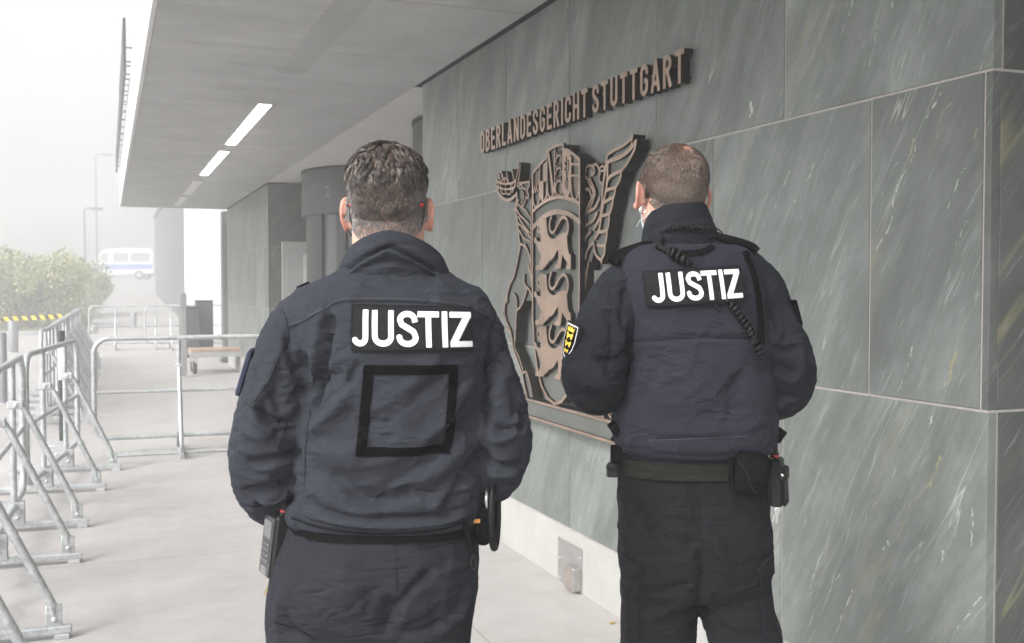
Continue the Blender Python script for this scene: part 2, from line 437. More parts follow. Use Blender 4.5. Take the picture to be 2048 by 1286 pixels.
    base = mixc(nt, math_(nt, 'MULTIPLY', ramp(nt, noise_n(nt, streak(45, 5, 61), 1.0, 4, 0.6), [(0.63, 0.0), (0.72, 1.0)]), 0.30), base, (0.42, 0.45, 0.44))
    nt.links.new(base, b.inputs['Base Color'])
    rg = ramp(nt, med, [(0.3, 0.38), (0.7, 0.6)]); nt.links.new(rg, b.inputs['Roughness'])
    bump(nt, b, math_(nt, 'ADD', fine, math_(nt, 'MULTIPLY', med, 1.2)), 0.35, 0.004)
    return m
def concrete_mat(name, lo, hi, boards=False, bmp=0.25):
    m, nt, b = newmat(name); v = coords(nt)
    n1 = noise_n(nt, v, 1.3, 5, 0.6); n2 = noise_n(nt, v, 14, 5, 0.65); n3 = noise_n(nt, v, 140, 3, 0.6)
    t = math_(nt, 'ADD', math_(nt, 'ADD', math_(nt, 'MULTIPLY', n1, 0.5), math_(nt, 'MULTIPLY', n2, 0.3)), math_(nt, 'MULTIPLY', n3, 0.2))
    if boards:
        vs = coords(nt, scale=(0.5, 5.5, 1)); n4 = noise_n(nt, vs, 1.0, 4, 0.6)
        n5 = noise_n(nt, coords(nt, loc=(7, 3, 0)), 2.6, 5, 0.7); t = math_(nt, 'ADD', math_(nt, 'ADD', math_(nt, 'MULTIPLY', t, 0.4), math_(nt, 'MULTIPLY', n4, 0.22)), math_(nt, 'MULTIPLY', n5, 0.38))
    c = mixc(nt, ramp(nt, t, [(0.36, 0.0), (0.64, 1.0)]), lo, hi)
    pits = ramp(nt, noise_n(nt, coords(nt, loc=(4, 4, 4)), 75, 2, 0.5), [(0.70, 0.0), (0.74, 1.0)])
    c = mixc(nt, math_(nt, 'MULTIPLY', pits, 0.25), c, tuple(x * 0.4 for x in lo))
    nt.links.new(c, b.inputs['Base Color']); setin(b, Roughness=0.7 if boards else 0.85)
    bump(nt, b, math_(nt, 'ADD', n3, n2), bmp, 0.003)
    return m
# ================================================================ THE SETTING
WX = 2.17                                   # street face of the stone wall
M_stone = stone_mat('green_slate'); M_stone_shade = stone_mat('green_slate_shaded', 0.55, 0.0, 1.3, 38.0)  # darker copy for faces turned from the street, their shade put into the colour
M_grout = plain('pale_grout', (0.37, 0.345, 0.325), 0.9, var=0.1, scale=30, bmp=0.3)
M_soffit = concrete_mat('soffit_concrete', (0.345, 0.35, 0.35), (0.52, 0.525, 0.525), boards=True, bmp=0.12)
M_plinth = concrete_mat('plinth_stone', (0.33, 0.325, 0.31), (0.42, 0.415, 0.40))
M_dark = plain('gap_shade', (0.012, 0.012, 0.013), 0.9)
M_ceil = plain('white_ceiling', (0.62, 0.62, 0.60), 0.8, var=0.05, scale=2)

def hill(y):
    if y < 44: return 0.0
    pts = [(44, 0), (60, 0.45), (73, 1.0), (88, 2.0), (110, 2.3), (400, 2.4)]
    for (a, za), (b, zb) in zip(pts, pts[1:]):
        if y <= b: return za + (zb - za) * (y - a) / (b - a)
    return 2.4
# ground: one sheet, paving
def paving():
    m, nt, b = newmat('pale_paving'); v = coords(nt)
    n1 = noise_n(nt, v, 0.7, 5, 0.6); n2 = noise_n(nt, v, 6, 5, 0.7); n3 = noise_n(nt, v, 130, 4, 0.75); n4 = noise_n(nt, v, 420, 2, 0.6)
    t = math_(nt, 'ADD', math_(nt, 'ADD', math_(nt, 'MULTIPLY', n1, 0.28), math_(nt, 'MULTIPLY', n2, 0.18)), math_(nt, 'ADD', math_(nt, 'MULTIPLY', n3, 0.30), math_(nt, 'MULTIPLY', n4, 0.24)))
    c = mixc(nt, ramp(nt, t, [(0.38, 0.0), (0.62, 1.0)]), (0.285, 0.272, 0.263), (0.485, 0.466, 0.452))
    sp = ramp(nt, noise_n(nt, coords(nt, loc=(3, 1, 0)), 90, 2, 0.5), [(0.70, 0.0), (0.76, 1.0)])
    c = mixc(nt, math_(nt, 'MULTIPLY', sp, 0.35), c, (0.20, 0.18, 0.17))
    st = ramp(nt, noise_n(nt, coords(nt, loc=(9, 2, 0)), 2.4, 4, 0.55), [(0.58, 0.0), (0.66, 1.0)])
    c = mixc(nt, math_(nt, 'MULTIPLY', st, 0.14), c, (0.27, 0.25, 0.24))
    lf = ramp(nt, noise_n(nt, coords(nt, loc=(1, 8, 0)), 11, 2, 0.5), [(0.78, 0.0), (0.80, 1.0)])
    c = mixc(nt, math_(nt, 'MULTIPLY', lf, 0.5), c, (0.16, 0.12, 0.09))
    # wide slab joints every 5 m and fine hair cracks
    sp3 = nt.nodes.new('ShaderNodeSeparateXYZ'); nt.links.new(v, sp3.inputs[0])
    fr = math_(nt, 'FRACT', math_(nt, 'DIVIDE', math_(nt, 'ADD', sp3.outputs[1], 3.27), 4.7))
    jt = math_(nt, 'LESS_THAN', fr, 0.0016)
    fx = math_(nt, 'FRACT', math_(nt, 'DIVIDE', math_(nt, 'ADD', sp3.outputs[0], 7.9), 4.7))
    jt = math_(nt, 'MAXIMUM', jt, math_(nt, 'LESS_THAN', fx, 0.0016))
    c = mixc(nt, math_(nt, 'MULTIPLY', jt, 0.55), c, (0.13, 0.12, 0.11))
    nt.links.new(c, b.inputs['Base Color']); setin(b, Roughness=0.9)
    bump(nt, b, math_(nt, 'ADD', n3, math_(nt, 'MULTIPLY', n4, 0.7)), 0.35, 0.003)
    return m
ys = [-60, -10, 0, 20, 44, 52, 60, 66, 73, 80, 88, 110, 150, 250, 400]; xs = [-260, -60, -20, 0, 20, 60, 260]
gv = [(x, y, hill(y)) for y in ys for x in xs]; nx = len(xs)
gf = [(j * nx + i, j * nx + i + 1, (j + 1) * nx + i + 1, (j + 1) * nx + i) for j in range(len(ys) - 1) for i in range(nx - 1)]
g = mesh_np('ground', gv, gf, paving()); tag(g, kind='structure')
# lawn on the far left, following the slope
M_grass = plain('grass_green', (0.10, 0.13, 0.05), 0.95, var=0.35, scale=3, bmp=0.6, bscale=40)
gy = [36, 40, 44, 52, 60, 66, 73, 80, 88, 110]
v = [(x, y, hill(y) + 0.01 + 0.03 * (i % 2)) for y in gy for i, x in enumerate((-60, -30, -12, -4, -0.6))]
f = [(j * 5 + i, j * 5 + i + 1, (j + 1) * 5 + i + 1, (j + 1) * 5 + i) for j in range(len(gy) - 1) for i in range(4)]
tag(mesh_np('lawn', v, f, M_grass), kind='structure')
kb = MB(); kb.box(-60, -0.55, 35.8, 36.0, 0, 0.12, 0.01); kb.box(-0.6, -0.42, 36.0, 44, 0, 0.12, 0.01)
tag(kb.build('kerb', M_plinth), kind='structure')

# ---- stone wall of panels
rs = random.Random(5)
def slab_wall(name, faces, mat_list, parent):
    """faces: list of (slab box verts, quads) -> one cladding mesh with a per-slab attribute"""
    V = []; F = []; A = []; MI = []
    for v, f, mi in faces:
        b = len(V); V += list(v); F += [tuple(i + b for i in q) for q in f]; a = (rs.random(), rs.random(), 0)
        A += [a] * len(f); MI += [mi] * len(f)
    o = mesh_np(name, V, F, None, parent, mats=mat_list, midx=MI)
    at = o.data.attributes.new('slab', 'FLOAT_VECTOR', 'FACE'); at.data.foreach_set('vector', np.array(A, np.float32).ravel())
    return o
def bx(x0, x1, y0, y1, z0, z1, bev=0.0015):
    m = MB().box(x0, x1, y0, y1, z0, z1, bev); return m.v, m.f
Z = [0.292, 1.187, 2.088, 2.985]
J = 0.008                                    # joint width
wall = empty('stone_wall', (WX, 2.13, 0), label='court building wall of green slate slabs with pale joints behind the officers', cat='building')
wall_o = Vector((WX, 2.13, 0))
def child_of(o, root):                       # meshes are modelled in world coordinates
    o.parent = root; o.matrix_parent_inverse = Matrix.Translation(-root.location) if root.rotation_euler.z == 0 else root.matrix_world.inverted()
    return o
sl = []
T = 0.03
def course(z0, z1, joints, y_end, first):
    e = [first] + joints + [y_end]
    for a, b in zip(e, e[1:]): sl.append((*bx(WX, WX + T, a + (0 if a == 2.13 else J / 2), b - J / 2, z0 + J / 2, z1 - J / 2), 0))
low = [3.035 + 0.893 * i for i in range(5)]; mid = [2.60 + 0.886 * i for i in range(6)]; top = [3.04 + 0.897 * i for i in range(5)]
YE = 7.46
course(Z[0], Z[1], low, YE, 2.13); course(Z[1], Z[2], mid, YE, 2.158); course(Z[2], Z[3] + J / 2, top, YE, 2.13)
# corner strip of the middle course and the face turned to the side street
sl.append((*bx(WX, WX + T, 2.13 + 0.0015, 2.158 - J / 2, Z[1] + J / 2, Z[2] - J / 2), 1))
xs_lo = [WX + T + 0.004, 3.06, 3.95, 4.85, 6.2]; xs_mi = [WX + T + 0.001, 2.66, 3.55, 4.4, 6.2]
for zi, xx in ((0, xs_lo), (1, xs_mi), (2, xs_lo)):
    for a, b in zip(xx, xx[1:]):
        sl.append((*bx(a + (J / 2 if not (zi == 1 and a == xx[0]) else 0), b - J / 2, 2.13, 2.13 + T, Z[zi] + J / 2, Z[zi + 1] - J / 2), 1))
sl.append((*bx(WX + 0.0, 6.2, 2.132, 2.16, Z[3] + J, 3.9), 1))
clad = slab_wall('cladding', sl, [M_stone, M_stone_shade], None); child_of(clad, wall)
mb = MB(); mb.box(WX + 0.004, WX + 0.3, 2.1335, YE - 0.02, 0.27, 2.985); mb.box(WX + 0.3, 6.2, 2.1335, 2.4, 0.27, 3.9)
child_of(mb.build('joint_mortar', M_grout), wall)
mb = MB()
for a, b in ((2.13, 3.60), (3.603, 5.585), (5.588, 7.46)): mb.box(WX - 0.004, WX + 0.25, a, b, 0, Z[0] - 0.004, 0.002)
mb.box(WX + 0.25, 6.2, 2.128, 2.4, 0, Z[0] - 0.004, 0.002)
child_of(mb.build('plinth', M_plinth), wall)
# end face of the wall in the entrance bay
sl = [(*bx(WX + T, 3.0, YE - 0.02, YE, z0 + J / 2, z1 - J / 2), 0) for z0, z1 in zip(Z, Z[1:])]
child_of(slab_wall('return_cladding', sl, [M_stone], None), wall)

# ---- second wall block beyond the entrance bay
wall2 = empty('stone_wall', (WX, 15.36, 0), label='far block of green slate slabs beyond the recessed entrance', cat='building')
sl = []
for zi, off in ((0, 0), (1, 0.45), (2, 0)):
    e = [15.36 + off * 0] + [y for y in np.arange(15.36 + (0.45 if off else 0.9), 20.8, 0.9)] + [20.9]
    for a, b in zip(e, e[1:]): sl.append((*bx(WX, WX + T, a + J / 2, b - J / 2, Z[zi] + J / 2, Z[zi + 1] - J / 2), 0))
    e = [WX + T, 3.0 + off, 3.9 + off, 4.8 + off, 6.2]
    for a, b in zip(e, e[1:]): sl.append((*bx(a + J / 2, b - J / 2, 15.36, 15.36 + T, Z[zi] + J / 2, Z[zi + 1] - J / 2), 1))
child_of(slab_wall('cladding', sl, [M_stone, M_stone_shade], None), wall2)
mb = MB(); mb.box(WX + 0.004, 6.2, 15.364, 20.9, 0, 2.985); child_of(mb.build('joint_mortar', M_grout), wall2)
mb = MB(); mb.box(WX - 0.004, WX + 0.1, 15.355, 20.9, 0, Z[0] - 0.004, 0.002); child_of(mb.build('plinth', M_plinth), wall2)

# ---- canopy: board-marked concrete slab with a shadow gap over the wall
canopy = empty('canopy', (0.25, -2, 3.0), label='long flat concrete canopy over the pavement with strip lights in its underside', cat='canopy')
mb = MB(); zt = 3.62
yj = [-2.0, -0.6, 0.9, 2.4, 3.9, 5.35, 6.7, 8.15, 11.7, 15.4, 18.2, 20.9]
for a, b in zip(yj, yj[1:]):                 # pours between straight transverse joints
    mb.box(0.262, WX - 0.02, a + 0.007, b - 0.007, 3.0, 3.2, 0.002)
mb.box(0.30, WX - 0.03, -1.99, 20.89, 3.012, 3.4)
mb.box(WX - 0.02, 6.2, -2.0, 2.1, 3.0, 3.5)
child_of(mb.build('soffit', M_soffit), canopy)
# recessed unlit trough in the soffit (flush panel)
mb = MB(); mb.box(1.11, 1.30, 1.2, 7.42, 2.994, 3.01)
child_of(mb.build('recess_panel', concrete_mat('recess_concrete', (0.33, 0.335, 0.335), (0.44, 0.445, 0.445), boards=True, bmp=0.1)), canopy)
M_fascia = plain('fascia_white', (0.66, 0.66, 0.65), 0.6, var=0.04, scale=2)
mb = MB(); mb.box(0.235, 0.262, -2, 20.93, 2.992, zt, 0.002); mb.box(0.262, 6.2, 20.9, 20.93, 2.992, zt, 0.002); mb.box(0.262, 6.2, -2, 20.9, 3.45, zt - 0.02)
child_of(mb.build('fascia', M_fascia), canopy)
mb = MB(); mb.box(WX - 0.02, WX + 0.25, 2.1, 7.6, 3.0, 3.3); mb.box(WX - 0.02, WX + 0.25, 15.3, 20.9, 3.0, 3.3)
child_of(mb.build('shadow_gap', M_dark), canopy)  # solid near-black block, the shade of the gap is put into its colour
mb = MB(); mb.box(WX - 0.018, 6.2, 7.6, 15.3, 3.004, 3.3); child_of(mb.build('entrance_ceiling', M_ceil), canopy)
mb = MB(); mb.box(5.6, 6.2, 7.46, 15.36, 0, 3.0); child_of(mb.build('entrance_back_wall', plain('bay_grey', (0.16, 0.165, 0.165), 0.4, var=0.1, scale=2)), wall)

# strip lights in the soffit
M_lamp = plain('lit_diffuser', (0.9, 0.9, 0.85), 0.5, emit=((1.0, 0.95, 0.86), 9.0)); M_frame = plain('lamp_frame', (0.55, 0.55, 0.54), 0.4, var=0.05)
for i, (a, b, lab) in enumerate(((8.67, 11.28, 'lit strip light set in the canopy soffit, nearest and longest in the picture'), (11.85, 14.46, 'second lit strip light along the canopy soffit, just beyond the nearest'),
                            (15.3, 17.7, 'third strip light along the soffit, faint in the mist'), (18.1, 20.3, 'farthest faint strip light near the end of the canopy'))):
    r = empty('strip_light', (1.21, (a + b) / 2, 2.99), label=lab, cat='ceiling light', group='strip lights in the canopy')
    l = (b - a) / 2
    mb = MB(); mb.box(-0.062, 0.062, -l, l, -0.004, 0.02, 0.001); mb.build('light_frame', M_frame, r)
    mb = MB(); mb.box(-0.048, 0.048, -l + 0.03, l - 0.03, -0.0075, -0.0035, 0.0005)
    mb.build('diffuser', M_lamp if i < 2 else plain('dim_diffuser', (0.62, 0.62, 0.61), 0.5, emit=((1.0, 0.97, 0.92), 0.02)), r)

# slatted parapet screen above the canopy edge
bal = empty('parapet_screen', (0.2, 15.5, 3.6), label='dark slatted screen standing on the outer edge of the canopy roof', cat='screen')
M_dgrey = plain('anthracite_metal', (0.07, 0.072, 0.078), 0.5, metal=0.3)
y = 10.8
while y < 20.5:
    h = 0.47 if y < 12 else (0.40 if y < 14 else 0.30)
    m1 = MB(); m1.box(-0.03, -0.005, y - 15.5, y - 15.5 + 1.15, 0.0 - 0.02, h + 0.02, 0.002); m1.build('panel', M_dgrey, bal)
    y += 1.22
mb = MB()
for k in range(28): mb.tube([(-0.01, -4.6 + k * 0.35, 0.05 + 0.25 * (k % 2)), (0.09, -4.6 + k * 0.35, 0.05 + 0.25 * (k % 2))], 0.006, 6)
mb.build('bracket', M_dgrey, bal)

# ---- entrance drums (revolving doors) with numbers
M_drum = plain('drum_grey', (0.042, 0.044, 0.046), 0.45, var=0.06, scale=2); M_drum2 = plain('drum_frame', (0.012, 0.013, 0.014), 0.4)
M_glass = plain('door_glass', (0.085, 0.095, 0.095), 0.25, var=0.2, scale=1.5)
M_num = plain('number_paint', (0.20, 0.205, 0.21), 0.6)
DIG = {'2': [[(.08, .72), (.12, .92), (.45, 1.0), (.78, .92), (.85, .70), (.6, .42), (.1, .05), (.1, .0)], [(.06, .03), (.9, .03)]],
       '3': [[(.08, .80), (.2, .95), (.5, 1.0), (.8, .9), (.82, .68), (.6, .53), (.4, .52)], [(.4, .52), (.65, .5), (.9, .32), (.8, .1), (.5, .0), (.2, .04), (.05, .2)]]}
for (cx, cy, num, lab, px) in ((3.52, 13.6, '2', 'round dark revolving door drum numbered 2 in the recessed entrance', 0), (3.72, 8.95, '3', 'round dark revolving door drum numbered 3 beside the end of the near wall', 0)):
    r = empty('revolving_door', (cx, cy, 0), label=lab, cat='revolving door')
    def ring(r0, r1, z0, z1, a0=0, a1=360, n=64):
        mbb = MB(); v = []; f = []
        for i in range(n + 1):
            a = R(a0 + (a1 - a0) * i / n); c, s = math.cos(a), math.sin(a)
            v += [(r0 * c, r0 * s, z0), (r1 * c, r1 * s, z0), (r1 * c, r1 * s, z1), (r0 * c, r0 * s, z1)]
        for i in range(n):
            for k in range(4): f.append((i * 4 + k, i * 4 + (k + 1) % 4, i * 4 + 4 + (k + 1) % 4, i * 4 + 4 + k))
        f += [(0, 3, 2, 1), (n * 4, n * 4 + 1, n * 4 + 2, n * 4 + 3)]
        return mbb.add(v, f)
    o = ring(0.9, 1.16, 2.42, 2.97).build('fascia_ring', M_drum, r); shade(o)
    o = ring(0.0, 1.17, 2.975, 2.996).build('top_cap', M_drum2, r); shade(o)
    a_c = 205
    for a0, a1, nm, mt, q0, q1 in ((150, 204, 'jamb', M_drum2, 1.02, 1.10), (204, 218, 'curved_glass', M_glass, 1.05, 1.06), (218, 225, 'jamb', M_drum2, 1.02, 1.10), (225, 236, 'curved_glass', M_glass, 1.05, 1.06), (236, 242, 'jamb', M_drum2, 1.02, 1.10),
                           (242, 300, 'curved_glass', M_glass, 1.05, 1.06), (300, 312, 'jamb', M_drum2, 1.02, 1.10), (0, 60, 'curved_glass', M_glass, 1.05, 1.06), (60, 150, 'jamb', M_drum, 1.02, 1.10)):
        o = ring(q0, q1, 0.0, 2.42, a0, a1, 20).build(nm, mt, r); shade(o)
    o = ring(0.0, 1.12, 0.0, 0.02).build('floor_plate', M_drum2, r)
    for k in range(4):
        mb = MB(); M = Matrix.Rotation(R(20 + 90 * k), 4, 'Z'); mb.box(0.02, 0.98, -0.015, 0.015, 0.05, 2.38, 0.003, M); mb.build('door_wing', M_glass, r)
    p = Plate(-0.1, 1.1, -0.15, 1.15, 0.02)
    for st in DIG[num]: p.stroke(st, 0.10, 6)
    v, f = p.mesh(0.0, 0.004)
    v = np.array(v); u = (v[:, 0] - 0.5) * 0.075; hh = v[:, 1] * 0.115
    a = R(214 if num == '2' else 203) + u / 1.163; rr = 1.161 + v[:, 2]
    mesh_np('door_number', np.c_[rr * np.cos(a), rr * np.sin(a), 2.63 + hh], f, M_num, r)

# notice case on the far block
r = empty('notice_case', (2.77, 15.35, 1.3), label='pale framed notice case on the shaded slate face beside door drum 2', cat='notice board')
M_alu = plain('case_aluminium', (0.46, 0.46, 0.455), 0.4, metal=0.2, var=0.05)
mb = MB(); mb.box(-0.42, 0.42, -0.05, 0.0, -0.62, 0.86, 0.006); mb.build('case_frame', M_alu, r)
mb = MB(); mb.box(-0.34, 0.34, -0.056, -0.051, 0.12, 0.76, 0.001); mb.build('glazed_field', plain('case_pane', (0.42, 0.43, 0.43), 0.25, var=0.1), r)
mb = MB(); mb.box(-0.34, 0.34, -0.056, -0.051, -0.52, 0.08, 0.001); mb.build('glazed_field', M_alu, r)
mb = MB(); mb.box(-0.12, 0.2, -0.060, -0.0565, 0.2, 0.68, 0.0005); mb.build('pinned_sheet', plain('paper_white', (0.7, 0.7, 0.7), 0.7, var=0.03), r)

# pillar and white wall beyond the canopy
r = empty('pillar', (2.235, 21.6, 0), label='narrow dark grey pillar at the far end of the slate block', cat='pillar')
mb = MB(); mb.box(-0.11, 0.11, -0.15, 0.15, 0, 3.0, 0.01); mb.build('shaft', plain('pillar_grey', (0.16, 0.16, 0.16), 0.6), r)
mb = MB(); mb.box(-0.14, 0.14, -0.18, 0.18, 0, 0.08, 0.01); mb.build('base_plate', M_dgrey, r)
r = empty('white_wall', (3.2, 28.4, 0), label='tall white rendered wall standing beyond the end of the canopy', cat='wall')
mb = MB(); mb.box(-1.32, 3.0, -0.15, 0.15, 0.25, 6.2, 0.01); mb.build('rendered_panel', plain('white_render', (0.80, 0.80, 0.79), 0.8, var=0.04, scale=1), r)
mb = MB(); mb.box(-1.30, 3.0, -0.18, 0.16, 0, 0.25, 0.01); mb.build('base_course', plain('base_grey', (0.4, 0.39, 0.38), 0.8), r)
# dark slatted hall in the mist
r = empty('slatted_hall', (2.97, 45, 0), label='long dark hall clad in vertical slats fading into the mist', cat='building')
mb = MB(); mb.box(0.06, 7, 0, 28.6, -1, 6.0); mb.build('hall_body', plain('hall_dark', (0.07, 0.072, 0.078), 0.8), r)
mb = MB()
for k in range(72): mb.box(0.0, 0.055, 0.1 + k * 0.395, 0.1 + k * 0.395 + 0.2, -0.5, 5.9)
for k in range(14): mb.box(0.1 + k * 0.5, 0.35 + k * 0.5, -0.06, -0.005, -0.5, 5.9)
mb.build('slat_screen', plain('slat_grey', (0.15, 0.155, 0.165), 0.7), r)
mb = MB(); mb.box(-0.08, 7.1, -0.1, 28.7, 6.0, 6.2, 0.02); mb.build('roof_edge', M_dgrey, r)

# stainless ground box with a socket in the plinth
r = empty('service_box', (WX - 0.004, 4.80, 0.1), label='brushed steel cover plate with a small projecting flap in the white plinth', cat='cover plate')
M_steel = plain('brushed_steel', (0.42, 0.41, 0.40), 0.38, metal=0.7, var=0.12, scale=20)
mb = MB(); mb.box(-0.006, 0, -0.145, 0.145, -0.098, 0.125, 0.002); mb.build('plate', M_steel, r)
mb = MB(); mb.box(-0.05, -0.006, -0.14, -0.03, -0.085, 0.03, 0.004); mb.build('flap_housing', M_steel, r)
mb = MB(); mb.box(-0.054, -0.0505, -0.135, -0.035, -0.078, 0.022, 0.001); mb.build('flap', plain('flap_worn', (0.33, 0.29, 0.26), 0.5, metal=0.5), r)
for (yy, zz) in ((0.12, 0.02), (0.02, -0.03), (-0.13, 0.08), (0.12, -0.085)):
    mb = MB(); v, f = ellipsoid((-0.007, yy, zz), (0.004, 0.007, 0.007), None, 10, 6); mb.add(v, f); mb.build('screw', M_alu, r, True)
# fallen leaf
lf = [(-0.03, 0), (-0.012, 0.014), (0.01, 0.017), (0.035, 0.003), (0.05, 0.002), (0.035, -0.002), (0.01, -0.015), (-0.012, -0.012)]
M = Matrix.Translation((2.10, 4.20, 0.006)) @ Matrix.Scale(0.6, 4) @ Matrix.Rotation(R(25), 4, 'Z') @ Matrix.Rotation(R(8), 4, 'X')
mb = MB(); mb.prism(lf, 0, 0.002, M); tag(mb.build('leaf', plain('yellow_leaf', (0.42, 0.30, 0.07), 0.7)), 'small yellow fallen leaf on the pavement against the plinth', 'leaf')

# quartz and ochre veins of individual slabs, chalk scratches below the crest
def wall_uv(px, py):
    x = (px - 1024) / FPX; y = -(py - 643) / FPX
    fw = math.cos(PITCH) + y * math.sin(PITCH); up = y * math.cos(PITCH) - math.sin(PITCH)
    X = x * math.cos(YAW) + fw * math.sin(YAW); Y = fw * math.cos(YAW) - x * math.sin(YAW); t = WX / X
    return (-Y * t, CAM_H + up * t)
def za(o, s_, P): return [wall_uv(o[0] + a / s_, o[1] + b / s_) for a, b in P]
R1_ = ((1500, 0), 2.571); R2_ = ((1500, 700), 2.195)
white = [(R1_, [(980, 478), (962, 520), (925, 575), (885, 655)], .0035), (R1_, [(850, 740), (845, 800), (805, 870), (760, 960), (738, 1030), (738, 1090), (712, 1180), (650, 1280)], .0022), (R1_, [(1100, 868), (1080, 910), (1045, 1000), (1008, 1090)], .0020), (R1_, [(1138, 1110), (1092, 1185), (1045, 1285)], .0016),
         (R1_, [(655, 118), (645, 180), (635, 250)], .0022), (R1_, [(620, 300), (590, 425)], .0012), (R1_, [(738, 5), (720, 65)], .0035), (R1_, [(527, 10), (515, 75)], .0042), (R1_, [(330, 840), (312, 895), (288, 930)], .0022), (R1_, [(5, 530), (8, 570), (2, 610)], .0075), (R1_, [(232, 1030), (225, 1060)], .0025), (R1_, [(205, 880), (170, 960), (120, 1090)], .0012),
         (R1_, [(365, 190), (335, 290), (315, 395)], .0012), (R1_, [(760, 830), (700, 950), (650, 1110)], .0012),
         (R2_, [(712, -10), (685, 90), (665, 150), (640, 205)], .0020), (R2_, [(800, 290), (785, 345)], .0032), (R2_, [(640, 530), (600, 620), (520, 720), (470, 880)], .0012), (R2_, [(455, 1050), (425, 1120), (372, 1262)], .0022), (R2_, [(605, 845), (585, 875)], .0060), (R2_, [(320, 885), (290, 960), (262, 1050)], .0022),
         (R2_, [(495, 560), (510, 700), (525, 905)], .0007), (R2_, [(560, 600), (568, 745)], .0007), (R2_, [(978, 700), (972, 860)], .0028), (R2_, [(850, 880), (838, 960)], .0022), (R2_, [(895, 740), (915, 920), (920, 1040)], .0006), (R2_, [(1015, 1080), (960, 1160), (900, 1240)], .0020), (R2_, [(400, 970), (340, 1080)], .0012)]
ochre = [(R1_, [(1030, 530), (985, 590), (968, 680), (940, 740), (900, 820)], .0022), (R1_, [(840, 720), (830, 780), (805, 840)], .0065), (R1_, [(1165, 660), (1150, 740)], .0030), (R1_, [(405, 255), (395, 330)], .0030), (R2_, [(910, 15), (890, 60), (872, 140), (850, 225)], .0065), (R2_, [(832, 470), (815, 540), (790, 590), (738, 640)], .0060), (R2_, [(738, 640), (700, 680), (672, 760), (640, 870), (612, 940), (560, 990), (520, 1070), (485, 1115)], .0026), (R2_, [(310, 500), (270, 530)], .002), (R2_, [(560, 640), (540, 700)], .003)]
def veins(lst, nm, mat, lift):
    rg2 = np.random.RandomState(3); V = []; F = []
    for (o, s_), P, w in lst:
        q = np.array(za(o, s_, P)); pl = Plate(q[:, 0].min() - .02, q[:, 0].max() + .02, q[:, 1].min() - .02, q[:, 1].max() + .02, .0022 if w < .003 else .003)
        Q = catmull(q, 8) if len(q) > 2 else catmull([q[0], (q[0] + q[1]) / 2 + [.002, 0], q[1]], 8); Q = Q + rg2.normal(size=Q.shape) * .0016
        pl.stroke(Q, w * .75, r2=w * .15)
        pp = np.stack([pl.X.ravel() * 60, pl.Y.ravel() * 22, np.full(pl.X.size, 3.3)], 1); pl.D += (noise(pp).reshape(pl.X.shape) * 1.1 + noise(pp * 3.1).reshape(pl.X.shape) * .9) * w * 1.0
        v, f = pl.mesh(None, 0)
        if not len(f): continue
        b = len(V); V += [(WX - lift, -u, z) for u, z in v]; F += [[i + b for i in r_[::-1]] for r_ in f]
    child_of(mesh_np(nm, V, F, mat), wall)
veins(ochre, 'ochre_veins', plain('ochre_vein', (0.245, 0.24, 0.155), 0.6, var=.3, scale=60), .0005)
veins(white, 'quartz_veins', plain('quartz_vein', (0.38, 0.40, 0.375), 0.45, var=.3, scale=90), .0009)
ck = [(((1100, 800), 2.647), P, .0011) for P in ([(170, 215), (175, 270), (165, 330)], [(145, 265), (190, 300), (225, 325)], [(195, 215), (200, 330), (185, 420), (160, 415)], [(215, 270), (235, 330), (250, 260)], [(265, 250), (262, 320), (285, 345), (300, 300), (290, 245), (262, 250)])]
veins(ck, 'chalk_scratches', plain('chalk', (0.38, 0.40, 0.39), 0.8), .0008)
# ================================================================ WALL LETTERING
def bronze(name, col, rough=0.42, metal=0.55):
    m, nt, b = newmat(name); v = coords(nt)
    n1 = noise_n(nt, v, 6, 5, 0.6); n2 = noise_n(nt, coords(nt, scale=(1, 1, 8)), 30, 4, 0.6)
    c = mixc(nt, ramp(nt, n1, [(0.3, 0.0), (0.7, 1.0)]), tuple(x * 0.66 for x in col), tuple(x * 1.12 for x in col))
    nt.links.new(c, b.inputs['Base Color']); setin(b, Metallic=metal); nt.links.new(ramp(nt, n2, [(0.3, rough - 0.08), (0.7, rough + 0.12)]), b.inputs['Roughness'])
    return m
M_bronze = bronze('brushed_bronze', (0.42, 0.305, 0.238), 0.36, 0.7); M_bronze_dk = plain('blackened_bronze', (0.007, 0.006, 0.005), 0.5, var=0.3, spec=0.15)
M_plate = plain('patinated_plate', (0.115, 0.12, 0.11), 0.55, metal=0.2, var=0.15, scale=5); M_brown = plain('brown_enamel', (0.17, 0.125, 0.10), 0.5, metal=0.3)
